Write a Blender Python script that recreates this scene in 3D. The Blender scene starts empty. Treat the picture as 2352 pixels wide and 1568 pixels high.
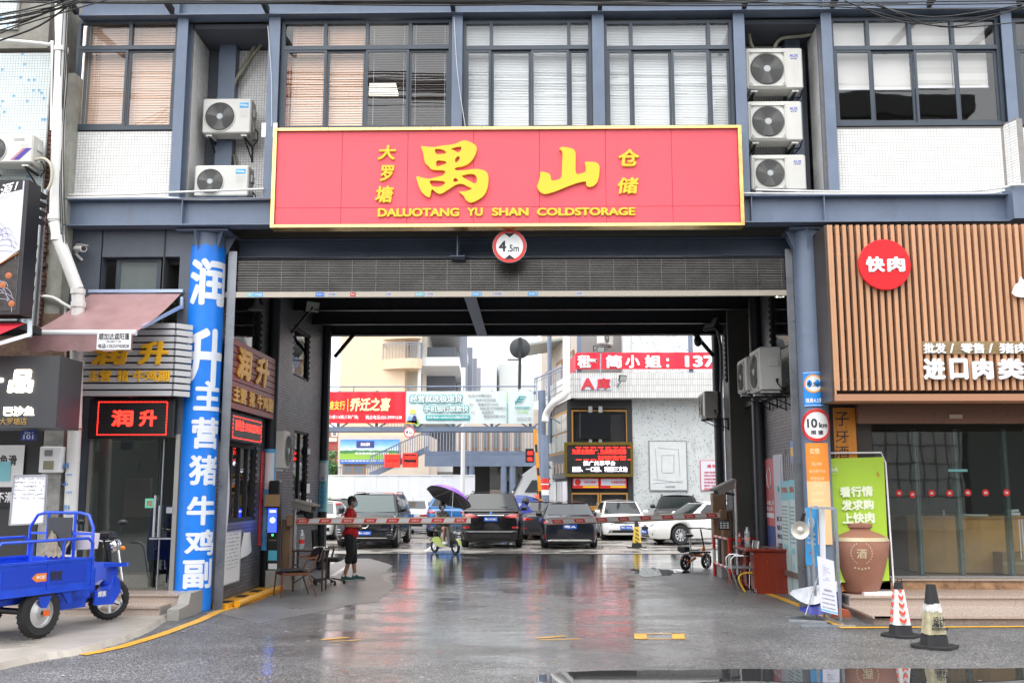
import bpy,bmesh,math,random
from mathutils import Vector,Matrix
from mathutils.bvhtree import BVHTree
random.seed(7)
SC=bpy.context.scene
COL=SC.collection
# camera, world, sun, exposure
CAM_H=1.86
FPX=35.0/36.0*2352.0
PITCH=math.atan((1124.4-784.1)/FPX)
YAW=math.radians(1.05)
cam_d=bpy.data.cameras.new('camera')
cam_d.lens=35;cam_d.sensor_width=36;cam_d.clip_end=2000;cam_d.clip_start=0.1
cam=bpy.data.objects.new('camera',cam_d)
cam.location=(0,0,CAM_H)
cam.rotation_euler=(math.pi/2+PITCH,0,YAW)
COL.objects.link(cam);SC.camera=cam
W=bpy.data.worlds.new('World');SC.world=W;W.use_nodes=True
nt=W.node_tree;nt.nodes.clear()
sky=nt.nodes.new('ShaderNodeTexSky');sky.sky_type='NISHITA';sky.sun_disc=False
SUN_EL=math.radians(62);SUN_ROT=math.radians(200)
sky.sun_elevation=SUN_EL;sky.sun_rotation=SUN_ROT;sky.dust_density=4.0;sky.air_density=1.4;sky.altitude=0
hs=nt.nodes.new('ShaderNodeHueSaturation');hs.inputs['Saturation'].default_value=0.13
gm=nt.nodes.new('ShaderNodeMix');gm.data_type='RGBA';gm.inputs['Factor'].default_value=0.72
gm.inputs['B'].default_value=(11.0,11.2,11.6,1)
bgn=nt.nodes.new('ShaderNodeBackground');bgn.inputs['Strength'].default_value=0.14
wo=nt.nodes.new('ShaderNodeOutputWorld')
nt.links.new(sky.outputs[0],hs.inputs['Color']);nt.links.new(hs.outputs[0],gm.inputs['A'])
nt.links.new(gm.outputs['Result'],bgn.inputs['Color']);nt.links.new(bgn.outputs[0],wo.inputs[0])
sun_d=bpy.data.lights.new('sun','SUN');sun_d.energy=0.9;sun_d.angle=math.radians(40);sun_d.color=(1,.97,.93)
sun=bpy.data.objects.new('sun',sun_d);COL.objects.link(sun)
sun.rotation_euler=(math.pi/2-SUN_EL,0,math.radians(180)-SUN_ROT)
SC.view_settings.view_transform='Standard';SC.view_settings.look='None'
SC.view_settings.gamma=1;SC.view_settings.use_curve_mapping=False
SC.view_settings.exposure=1.0
SC.cycles.use_denoising=True
SC.cycles.max_bounces=8;SC.cycles.diffuse_bounces=4;SC.cycles.glossy_bounces=4
SC.cycles.transparent_max_bounces=16
SC.cycles.caustics_reflective=False;SC.cycles.caustics_refractive=False
# measuring helpers (survey of the photograph)
def ray(x,y):
 u=(x-1176)/FPX;v=(784.1-y)/FPX
 cp,sp=math.cos(PITCH),math.sin(PITCH)
 a,b,c=u,cp-v*sp,sp+v*cp
 co,s=math.cos(YAW),math.sin(YAW)
 return Vector((a*co-b*s,a*s+b*co,c))
def A(x,y,Y):
 d=ray(x,y);t=Y/d.y;return Vector((d.x*t,Y,CAM_H+d.z*t))
def AX(x,y,X):
 d=ray(x,y);t=X/d.x;return Vector((X,d.y*t,CAM_H+d.z*t))
def Gd(x,y,z=0.0):
 d=ray(x,y);t=(z-CAM_H)/d.z;return Vector((d.x*t,d.y*t,z))
 # materials
def srgb(*c):
 return tuple((x/255/12.92 if x/255<=.04045 else((x/255+.055)/1.055)**2.4)for x in c)
MATS={}
def M(name,col=(.5,.5,.5),rough=.5,metal=0.,var=.0,vs=3.,bump=0.,bs=40.,emit=0.,coat=0.,spec=.5,dirt=0.,streak=False):
 if name in MATS:return MATS[name]
 m=bpy.data.materials.new(name);m.use_nodes=True;MATS[name]=m
 n=m.node_tree.nodes;l=m.node_tree.links;p=n['Principled BSDF']
 c=(*col[:3],1)
 p.inputs['Base Color'].default_value=c;p.inputs['Roughness'].default_value=rough
 p.inputs['Metallic'].default_value=metal;p.inputs['Specular IOR Level'].default_value=spec
 if coat:p.inputs['Coat Weight'].default_value=coat;p.inputs['Coat Roughness'].default_value=.04
 if emit:
  p.inputs['Emission Color'].default_value=c;p.inputs['Emission Strength'].default_value=emit
 if var or bump or dirt:
  g=n.new('ShaderNodeNewGeometry')
  mp=n.new('ShaderNodeMapping');l.new(g.outputs['Position'],mp.inputs[0])
  if streak:mp.inputs['Scale'].default_value=(1,1,.12)
 if var:
  t=n.new('ShaderNodeTexNoise');t.inputs['Scale'].default_value=vs;t.inputs['Detail'].default_value=5
  t.inputs['Roughness'].default_value=.65
  l.new(mp.outputs[0],t.inputs['Vector'])
  r=n.new('ShaderNodeMapRange');l.new(t.outputs['Fac'],r.inputs['Value'])
  r.inputs['From Min'].default_value=.3;r.inputs['From Max'].default_value=.7
  r.inputs['To Min'].default_value=1-var;r.inputs['To Max'].default_value=1+var
  mx=n.new('ShaderNodeVectorMath');mx.operation='SCALE';mx.inputs[0].default_value=col[:3]
  l.new(r.outputs[0],mx.inputs['Scale']);l.new(mx.outputs[0],p.inputs['Base Color'])
  r2=n.new('ShaderNodeMapRange');l.new(t.outputs['Fac'],r2.inputs['Value'])
  r2.inputs['To Min'].default_value=max(.02,rough-.12);r2.inputs['To Max'].default_value=min(1,rough+.12)
  l.new(r2.outputs[0],p.inputs['Roughness'])
  src=mx
 if dirt:
  t=n.new('ShaderNodeTexNoise');t.inputs['Scale'].default_value=1.7;t.inputs['Detail'].default_value=8
  t.inputs['Roughness'].default_value=.75
  mp2=n.new('ShaderNodeMapping');mp2.inputs['Scale'].default_value=(1.6,1.6,.35);l.new(g.outputs['Position'],mp2.inputs[0])
  l.new(mp2.outputs[0],t.inputs['Vector'])
  r=n.new('ShaderNodeMapRange');l.new(t.outputs['Fac'],r.inputs['Value'])
  r.inputs['From Min'].default_value=.55;r.inputs['From Max'].default_value=.75;r.inputs['To Max'].default_value=dirt
  mx2=n.new('ShaderNodeMix');mx2.data_type='RGBA';mx2.inputs['B'].default_value=(.09,.075,.06,1)
  l.new(r.outputs[0],mx2.inputs['Factor'])
  if var:l.new(src.outputs[0],mx2.inputs['A'])
  else:mx2.inputs['A'].default_value=c
  l.new(mx2.outputs['Result'],p.inputs['Base Color'])
 if bump:
  t=n.new('ShaderNodeTexNoise');t.inputs['Scale'].default_value=bs;t.inputs['Detail'].default_value=4
  l.new(mp.outputs[0],t.inputs['Vector'])
  b=n.new('ShaderNodeBump');b.inputs['Strength'].default_value=bump;b.inputs['Distance'].default_value=.02
  l.new(t.outputs['Fac'],b.inputs['Height']);l.new(b.outputs[0],p.inputs['Normal'])
 return m
def glass(name,tint=(.9,.95,.95),refl=.06,op=0.0,opcol=(.5,.55,.55),wave=.0):
 if name in MATS:return MATS[name]
 m=bpy.data.materials.new(name);m.use_nodes=True;MATS[name]=m
 n=m.node_tree.nodes;l=m.node_tree.links;n.remove(n['Principled BSDF']);out=n['Material Output']
 tr=n.new('ShaderNodeBsdfTransparent');tr.inputs[0].default_value=(*tint,1)
 gl=n.new('ShaderNodeBsdfGlossy');gl.inputs['Roughness'].default_value=.015
 ge=n.new('ShaderNodeNewGeometry');dt=n.new('ShaderNodeVectorMath');dt.operation='DOT_PRODUCT'
 l.new(ge.outputs['Incoming'],dt.inputs[0]);l.new(ge.outputs['Normal'],dt.inputs[1])
 def mt(op,a,b=0.):
  q=n.new('ShaderNodeMath');q.operation=op;q.use_clamp=op=='ADD'
  for i,x in enumerate((a,b)):
   if isinstance(x,float):q.inputs[i].default_value=x
   else:l.new(x,q.inputs[i])
  return q.outputs[0]
 ad=n.new('ShaderNodeMath');ad.operation='MULTIPLY_ADD';ad.inputs[1].default_value=.95;ad.inputs[2].default_value=refl+.03;ad.use_clamp=True
 l.new(mt('POWER',mt('SUBTRACT',1.,mt('ABSOLUTE',dt.outputs['Value'])),5.),ad.inputs[0])
 mx=n.new('ShaderNodeMixShader');l.new(ad.outputs[0],mx.inputs[0]);l.new(gl.outputs[0],mx.inputs[2])
 if wave:
  g=n.new('ShaderNodeNewGeometry');t=n.new('ShaderNodeTexNoise');t.inputs['Scale'].default_value=1.6;t.inputs['Detail'].default_value=1
  l.new(g.outputs['Position'],t.inputs['Vector']);b=n.new('ShaderNodeBump');b.inputs['Strength'].default_value=wave;b.inputs['Distance'].default_value=.02
  l.new(t.outputs['Fac'],b.inputs['Height']);l.new(b.outputs[0],gl.inputs['Normal'])
 if op:
  df=n.new('ShaderNodeBsdfDiffuse');df.inputs[0].default_value=(*opcol,1)
  m2=n.new('ShaderNodeMixShader');m2.inputs[0].default_value=op
  l.new(tr.outputs[0],m2.inputs[1]);l.new(df.outputs[0],m2.inputs[2]);l.new(m2.outputs[0],mx.inputs[1])
 else:l.new(tr.outputs[0],mx.inputs[1])
 l.new(mx.outputs[0],out.inputs[0])
 return m
 # objects
def thing(name,label,cat,loc=(0,0,0),group=None,rz=0.):
 o=bpy.data.objects.new(name,None);COL.objects.link(o);o.location=loc;o.rotation_euler=(0,0,rz)
 o.empty_display_size=.1
 o['label']=label;o['category']=cat
 if group:o['group']=group
 return o
def tag(o,label,cat,group=None):
 o['label']=label;o['category']=cat
 if group:o['group']=group
 return o
def kind(o,k):o['kind']=k;return o
def inv(parent):
 m=Matrix.Identity(4);p=parent;chain=[]
 while p is not None:chain.append(p);p=p.parent
 for q in reversed(chain):m=m@q.matrix_basis
 return m.inverted()
def finish(me,name,parent,local=False,smooth=None):
 o=bpy.data.objects.new(name,me)
 if parent is not None:
  o.parent=parent
  if not local:me.transform(inv(parent))
 if smooth is not None:
  me.shade_smooth();me.set_sharp_from_angle(angle=math.radians(smooth))
 COL.objects.link(o)
 return o
class MB:
 def __init__(s):s.v=[];s.f=[];s.m=[]
 def add(s,vs,fs,m=0):
  n=len(s.v);s.v.extend([tuple(v)for v in vs])
  for f in fs:s.f.append([i+n for i in f]);s.m.append(m)
  return s
 def box(s,x0,x1,y0,y1,z0,z1,m=0):
  vs=[(x,y,z)for x in(x0,x1)for y in(y0,y1)for z in(z0,z1)]
  return s.add(vs,[(0,1,3,2),(4,6,7,5),(0,4,5,1),(2,3,7,6),(0,2,6,4),(1,5,7,3)],m)
 def cbox(s,c,d,m=0,rz=0.,rx=0.,ry=0.):
  R=Matrix.Rotation(rz,3,'Z')@Matrix.Rotation(ry,3,'Y')@Matrix.Rotation(rx,3,'X')
  vs=[Vector(c)+R@Vector((x*d[0]/2,y*d[1]/2,z*d[2]/2))for x in(-1,1)for y in(-1,1)for z in(-1,1)]
  return s.add(vs,[(0,1,3,2),(4,6,7,5),(0,4,5,1),(2,3,7,6),(0,2,6,4),(1,5,7,3)],m)
 def bbox(s,c,d,b,m=0,rz=0.):
  x,y,z=d[0]/2,d[1]/2,d[2]/2
  ring=[(-x+b,-y),(x-b,-y),(x,-y+b),(x,y-b),(x-b,y),(-x+b,y),(-x,y-b),(-x,-y+b)]
  def r(sc,zz):return[(px*(1-sc/x),py*(1-sc/y),zz)for px,py in ring]
  vs=r(b,-z)+r(0,-z+b)+r(0,z-b)+r(b,z)
  R=Matrix.Rotation(rz,3,'Z');vs=[Vector(c)+R@Vector(q)for q in vs]
  fs=[tuple(range(7,-1,-1)),tuple(range(24,32))]
  for k in range(3):
   for i in range(8):j=(i+1)%8;fs.append((k*8+i,k*8+j,k*8+8+j,k*8+8+i))
  return s.add(vs,fs,m)
 def bar(s,p,q,w,h,m=0,up=(0,0,1)):
  p=Vector(p);q=Vector(q);d=(q-p).normalized();u=Vector(up)
  if abs(d.dot(u))>.98:u=Vector((0,1,0))
  a=d.cross(u).normalized()*w/2;b=a.cross(d).normalized()*h/2
  vs=[p-a-b,p+a-b,p+a+b,p-a+b,q-a-b,q+a-b,q+a+b,q-a+b]
  return s.add(vs,[(0,3,2,1),(4,5,6,7),(0,1,5,4),(1,2,6,5),(2,3,7,6),(3,0,4,7)],m)
 def tube(s,pts,r,n=8,m=0,caps=True,closed=False):
  pts=[Vector(p)for p in pts];N=len(pts)
  rs=r if isinstance(r,(list,tuple))else[r]*N
  t0=(pts[1]-pts[0]).normalized();u=Vector((0,0,1))if abs(t0.z)<.9 else Vector((1,0,0))
  a=t0.cross(u).normalized();vs=[]
  for i in range(N):
   if closed:t=(pts[(i+1)%N]-pts[i-1])
   else:t=pts[min(i+1,N-1)]-pts[max(i-1,0)]
   if t.length<1e-9:t=t0
   t.normalize();a=(a-t*a.dot(t))
   if a.length<1e-6:a=t.orthogonal()
   a.normalize();b=t.cross(a)
   for k in range(n):
    an=2*math.pi*k/n;vs.append(pts[i]+(a*math.cos(an)+b*math.sin(an))*rs[i])
  fs=[]
  for i in range(N-(0 if closed else 1)):
   j=(i+1)%N
   for k in range(n):k2=(k+1)%n;fs.append((i*n+k,i*n+k2,j*n+k2,j*n+k))
  if caps and not closed:fs.append(tuple(range(n-1,-1,-1)));fs.append(tuple((N-1)*n+k for k in range(n)))
  return s.add(vs,fs,m)
 def cyl(s,p,q,r,r2=None,n=16,m=0):return s.tube([p,q],[r,r if r2 is None else r2],n,m)
 def lathe(s,c,prof,n=24,m=0,ax=(0,0,1),cap=True):
  c=Vector(c);ax=Vector(ax).normalized();a=ax.orthogonal().normalized();b=ax.cross(a);vs=[]
  for r,z in prof:
   for k in range(n):
    an=2*math.pi*k/n;vs.append(c+ax*z+(a*math.cos(an)+b*math.sin(an))*r)
  fs=[]
  for i in range(len(prof)-1):
   for k in range(n):k2=(k+1)%n;fs.append((i*n+k,i*n+k2,(i+1)*n+k2,(i+1)*n+k))
  if cap and prof[0][0]>1e-5:fs.append(tuple(range(n-1,-1,-1)))
  if cap and prof[-1][0]>1e-5:fs.append(tuple((len(prof)-1)*n+k for k in range(n)))
  return s.add(vs,fs,m)
 def ball(s,c,r,n=12,m=0,rot=None):
  rr=r if isinstance(r,(tuple,list))else(r,r,r);vs=[];k2=n//2
  for i in range(k2+1):
   th=math.pi*i/k2
   for j in range(n):
    ph=2*math.pi*j/n
    q=Vector((rr[0]*math.sin(th)*math.cos(ph),rr[1]*math.sin(th)*math.sin(ph),rr[2]*math.cos(th)))
    if rot is not None:q=rot@q
    vs.append(Vector(c)+q)
  fs=[(i*n+j,(i+1)*n+j,(i+1)*n+(j+1)%n,i*n+(j+1)%n)for i in range(k2)for j in range(n)]
  return s.add(vs,fs,m)
 def prism(s,poly,o,u,v,d,m=0):
  o=Vector(o);u=Vector(u);v=Vector(v);d=Vector(d);n=len(poly)
  a=[o+u*x+v*y for x,y in poly];vs=a+[p+d for p in a]
  fs=[tuple(range(n)),tuple(range(2*n-1,n-1,-1))]+[(i,n+i,n+(i+1)%n,(i+1)%n)for i in range(n)]
  return s.add(vs,fs,m)
 def sheet(s,fn,nu,nv,m=0):
  vs=[fn(i/nu,j/nv)for j in range(nv+1)for i in range(nu+1)]
  return s.add(vs,[(j*(nu+1)+i,j*(nu+1)+i+1,(j+1)*(nu+1)+i+1,(j+1)*(nu+1)+i)for j in range(nv)for i in range(nu)],m)
 def mesh(s,name,mats,fixn=True):
  me=bpy.data.meshes.new(name);me.from_pydata(s.v,[],s.f)
  for m in(mats if isinstance(mats,(list,tuple))else[mats]):me.materials.append(m)
  if any(s.m):me.polygons.foreach_set('material_index',s.m)
  if fixn and len(s.f)<60000:
   bm=bmesh.new();bm.from_mesh(me);bmesh.ops.recalc_face_normals(bm,faces=bm.faces);bm.to_mesh(me);bm.free()
  me.update();return me
 def build(s,name,mats,parent=None,local=False,smooth=None,fixn=True):
  return finish(s.mesh(name,mats,fixn),name,parent,local,smooth)
def box(name,mat,parent,x0,x1,y0,y1,z0,z1):return MB().box(x0,x1,y0,y1,z0,z1).build(name,mat,parent)
UNIT={}
def unit(mat,bev=0.0):
 k=(mat.name,bev)
 if k not in UNIT:
  b=MB()
  if bev:b.bbox((0,0,0),(1,1,1),bev)
  else:b.box(-.5,.5,-.5,.5,-.5,.5)
  UNIT[k]=b.mesh('piece',mat)
 return UNIT[k]
def piece(name,mat,parent,c,d,rot=(0,0,0),bev=0.0):
 o=bpy.data.objects.new(name,unit(mat,bev));o.parent=parent
 o.matrix_basis=(inv(parent)if parent is not None else Matrix.Identity(4))@Matrix.LocRotScale(Vector(c),Matrix.Rotation(rot[2],3,'Z')@Matrix.Rotation(rot[1],3,'Y')@Matrix.Rotation(rot[0],3,'X'),Vector(d))
 COL.objects.link(o);return o
def copy_tree(o,parent=None):
 c=o.copy();COL.objects.link(c)
 if parent is not None:c.parent=parent
 for ch in list(o.children):copy_tree(ch,c)
 return c
def text_mesh(s,bold=0.,res=3,shear=0.):
 c=bpy.data.curves.new('lettering','FONT');c.body=s;c.size=1;c.resolution_u=res;c.shear=shear
 o=bpy.data.objects.new('lettering',c);me=bpy.data.meshes.new_from_object(o)
 bpy.data.objects.remove(o);bpy.data.curves.remove(c)
 return me
def curve_mesh(loops,res=1):
 c=bpy.data.curves.new('c','CURVE');c.dimensions='2D';c.fill_mode='BOTH'
 for lp in loops:
  sp=c.splines.new('POLY');sp.points.add(len(lp)-1);sp.use_cyclic_u=True
  for i,(x,y)in enumerate(lp):sp.points[i].co=(x,y,0,1)
 o=bpy.data.objects.new('c',c);me=bpy.data.meshes.new_from_object(o)
 bpy.data.objects.remove(o);bpy.data.curves.remove(c)
 return me
def place_flat(me,mat,name,parent,c,w,h,u=(1,0,0),v=(0,0,1),ex=.004,keep=False,warp=None,local=False,bold=0.):
 xs=[q.co.x for q in me.vertices];ys=[q.co.y for q in me.vertices]
 if not xs:return None
 x0,x1,y0,y1=min(xs),max(xs),min(ys),max(ys)
 sx=w/max(1e-6,x1-x0);sy=h/max(1e-6,y1-y0)
 if keep:sx=sy=min(sx,sy)
 u=Vector(u).normalized();v=Vector(v).normalized();n=u.cross(v);c=Vector(c)
 bm=bmesh.new();bm.from_mesh(me)
 bmesh.ops.remove_doubles(bm,verts=bm.verts,dist=1e-5)
 if ex>0:
  r=bmesh.ops.extrude_face_region(bm,geom=bm.faces[:])
  for q in r['geom']:
   if isinstance(q,bmesh.types.BMVert):q.co.z+=1.0
 if bold:
  x0-=bold;x1+=bold;y0-=bold;y1+=bold;sx=w/(x1-x0);sy=h/(y1-y0)
  if keep:sx=sy=min(sx,sy)
  sh=[(bold*math.cos(a),bold*math.sin(a))for a in([k*math.pi/4 for k in range(8)]if bold>.03 else[.8,2.4,3.9,5.5])]
  base=bm.copy();tmp=bpy.data.meshes.new('t');base.to_mesh(tmp);base.free()
  for i,(dx,dy)in enumerate(sh):
   n0=len(bm.verts);bm.from_mesh(tmp);bm.verts.ensure_lookup_table()
   for q in bm.verts[n0:]:q.co.x+=dx;q.co.y+=dy;q.co.z*=1-.025*(i+1);q.co.z+=.002*(i+1)if q.co.z<.01 else 0
  bpy.data.meshes.remove(tmp)
 if warp:
  for k in range(1,13):
   bmesh.ops.bisect_plane(bm,geom=bm.verts[:]+bm.edges[:]+bm.faces[:],plane_co=(x0+(x1-x0)*k/13,0,0),plane_no=(1,0,0))
 for q in bm.verts:
  a=(q.co.x-(x0+x1)/2)*sx;b=(q.co.y-(y0+y1)/2)*sy;t=ex*min(1,q.co.z)
  q.co=warp(a,b,t)if warp else c+u*a+v*b+n*t
 bmesh.ops.recalc_face_normals(bm,faces=bm.faces)
 bm.to_mesh(me);bm.free();me.materials.clear();me.materials.append(mat)
 return finish(me,name,parent,local)
def txt(s,mat,parent,c,w,h,u=(1,0,0),v=(0,0,1),ex=.004,bold=.02,name='lettering',keep=False,warp=None,shear=0.,res=3,local=False):
 return place_flat(text_mesh(s,bold,res,shear),mat,name,parent,c,w,h,u,v,ex,keep,warp,local,bold)
def txp(s,mat,parent,Y,x0,y0,x1,y1,**k):
 a=A(x0,(y0+y1)/2,Y);b=A(x1,(y0+y1)/2,Y);xm=(x0+x1)/2
 return txt(s,mat,parent,(a+b)/2,abs(b.x-a.x),A(xm,y0,Y).z-A(xm,y1,Y).z,**k)
def tiles(parent,mats,back,o,u,v,wd,ht,tw,th,gap=.006,depth=.006,holes=(),bond=False,nind=0,name='tile',skip=.0):
 o=Vector(o);u=Vector(u).normalized();v=Vector(v).normalized();n=u.cross(v)
 cells=[]
 nr=int(ht/th)
 for j in range(nr):
  off=(tw/2 if(bond and j%2)else 0)
  nc=int(wd/tw)+(1 if off else 0)
  for i in range(nc):
   a0=max(0,i*tw-off)+gap/2;a1=min(wd,(i+1)*tw-off)-gap/2
   if a1-a0<tw*.2:continue
   b0=j*th+gap/2;b1=(j+1)*th-gap/2
   am=(a0+a1)/2;bm_=(b0+b1)/2
   if any(h[0]<am<h[1]and h[2]<bm_<h[3]for h in holes):continue
   if skip and random.random()<skip:continue
   cells.append((a0,a1,b0,b1))
 def key(c):
  p=o+u*c[0]+v*c[2]
  return(p-Vector((0,0,CAM_H))).length-(0 if abs(p.x)<p.y*.5 else-100)+(0 if.1<p.z<9.2 else 50)
 if nind:cells.sort(key=key)
 R=Matrix((u,v,n)).transposed().to_4x4()
 root_inv=inv(parent)
 for c in cells[:nind]:
  mt=random.choice(mats);ob=bpy.data.objects.new(name,unit(mt));ob.parent=parent
  ctr=o+u*(c[0]+c[1])/2+v*(c[2]+c[3])/2+n*depth/2
  ob.matrix_basis=root_inv@Matrix.Translation(ctr)@R@Matrix.Diagonal((c[1]-c[0],c[3]-c[2],depth,1))
  COL.objects.link(ob)
 mb=MB()
 for c in cells[nind:]:
  p=[o+u*a+v*b for a,b in((c[0],c[2]),(c[1],c[2]),(c[1],c[3]),(c[0],c[3]))]
  q=[k+n*depth for k in p];k=random.randrange(len(mats))
  mb.add(p+q,[(4,5,6,7),(0,1,5,4),(1,2,6,5),(2,3,7,6),(3,0,4,7)],k)
 if mb.f:kind(mb.build(name+'_field',mats,parent,fixn=False),'stuff')
 if back is not None:
  b=MB();xs=sorted({0.,wd,*[min(wd,max(0,h[0]))for h in holes],*[min(wd,max(0,h[1]))for h in holes]})
  ys=sorted({0.,ht,*[min(ht,max(0,h[2]))for h in holes],*[min(ht,max(0,h[3]))for h in holes]})
  for i in range(len(xs)-1):
   for j in range(len(ys)-1):
    am=(xs[i]+xs[i+1])/2;bm_=(ys[j]+ys[j+1])/2
    if any(h[0]<am<h[1]and h[2]<bm_<h[3]for h in holes):continue
    p=[o+u*a+v*c for a,c in((xs[i],ys[j]),(xs[i+1],ys[j]),(xs[i+1],ys[j+1]),(xs[i],ys[j+1]))]
    b.add(p+[k-n*.12 for k in p],[(0,1,2,3),(4,7,6,5),(0,4,5,1),(1,5,6,2),(2,6,7,3),(3,7,4,0)])
  b.build('mortar_wall',back,parent,fixn=False)
  # palette
steel=M('blue_grey_steel_paint',(.145,.185,.26),.42,var=.12,vs=2.2,dirt=.4)
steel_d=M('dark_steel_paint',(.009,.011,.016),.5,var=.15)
frame_d=M('dark_window_frame',(.05,.065,.085),.4,var=.1)
white_tile=[M('white_mosaic_tile_%d'%i,c,.22,var=.05,vs=1.3)for i,c in enumerate(((.83,.82,.80),(.79,.78,.76),(.86,.85,.84)))]
grout=M('grout',(.27,.255,.24),.8,var=.15,vs=6)
grey_tile=[M('grey_wall_tile_%d'%i,c,.38,var=.06,vs=1.1)for i,c in enumerate(((.10,.10,.115),(.115,.115,.13),(.088,.088,.10)))]
grout_g=M('grey_tile_joint',(.30,.29,.28),.8)
grout_k=M('dark_tile_joint',(.035,.034,.036),.8)
sign_red=M('sign_red',(.80,.085,.115),.42,var=.07,vs=.8,bump=.5,bs=1.3,dirt=.10)
gold=M('gold_frame',(.95,.66,.24),.22,.75,var=.12,vs=8)
yellow=M('yellow_letter',(.86,.55,.015),.35)
white_p=M('white_paint',(.8,.8,.8),.4)
white_pvc=M('white_pvc',(.74,.73,.70),.35,var=.05,dirt=.22)
black=M('black_plastic',(.012,.012,.013),.4)
black_m=M('black_matt',(.02,.02,.022),.7)
rubber=M('tyre_rubber',(.016,.016,.017),.75,var=.2,vs=20)
chrome=M('chrome',(.75,.75,.76),.12,1.)
alu=M('aluminium',(.55,.56,.58),.32,.85,var=.08)
galv=M('galvanised_steel',(.33,.36,.39),.45,.6,var=.15,vs=12)
grey_p=M('grey_plastic',(.2,.2,.21),.5)
ac_white=M('ac_casing',(.62,.61,.57),.4,var=.04,vs=2,dirt=.18)
ac_dark=M('ac_dark_inside',(.012,.013,.014),.6)
wire_g=M('grille_wire',(.24,.24,.23),.45)
concrete=M('concrete',(.30,.29,.27),.6,var=.18,vs=1.2,bump=.25,bs=60,dirt=.3)
granite=M('pink_granite',(.42,.34,.29),.28,var=.22,vs=60)
granite_e=M('granite_edge',(.28,.21,.17),.35,var=.3,vs=30)
wood_slat=M('tan_slat',(.54,.295,.165),.38,var=.05,vs=3)
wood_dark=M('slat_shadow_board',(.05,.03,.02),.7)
red_p=M('red_paint',(.62,.03,.025),.35)
blue_b=M('banner_blue',(.006,.20,.78),.42,var=.06,vs=2,bump=.5,bs=5,dirt=.12)
blue_l=M('poster_blue',(.10,.42,.78),.5)
teal=M('poster_teal',(.22,.55,.62),.5)
paper=M('paper_white',(.78,.78,.80),.55)
paper_l=M('poster_lilac',(.58,.58,.68),.5)
ink=M('ink_black',(.02,.02,.025),.6)
ink_g=M('ink_grey',(.28,.28,.3),.6)
ink_r=M('ink_red',(.55,.03,.04),.6)
orange=M('orange_banner',(.88,.26,.03),.5)
orange_l=M('pale_orange_banner',(.90,.52,.26),.5)
led_r=M('led_red',(1.,.02,.012),.5,emit=2.6)
led_w=M('led_white',(.9,.85,1.),.5,emit=1.8)
led_k=M('led_panel_black',(.01,.01,.011),.45)
kraft=M('brown_cabinet',(.24,.145,.085),.45,var=.06)
yellow_line=M('road_yellow',(.62,.33,.03),.42,var=.18,vs=7,dirt=.75)
white_line=M('road_white',(.6,.6,.58),.45,var=.2,vs=7,dirt=.5)
cherry=M('cherry_wood',(.20,.028,.014),.25,var=.18,vs=4,streak=True)
walnut=M('walnut_wood',(.13,.045,.02),.35,var=.15)
leather=M('black_leather',(.015,.015,.016),.3)
clear_g=glass('clear_glass',(.93,.97,.96),.04)
shop_g=glass('shopfront_glass',(.90,.94,.93),.06,wave=.05)
win_g=glass('window_glass',(.99,.995,1.),.02,wave=.12)
car_g=glass('car_glass',(.10,.13,.13),.09)
car_gl=glass('car_windscreen',(.35,.42,.40),.16)
cloth_blue=M('cargo_blue',(.012,.07,.60),.36,coat=.25,var=.14,vs=5,dirt=.45)
led_b=M('screen_blue',(.03,.06,.95),.4,emit=1.6)
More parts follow.
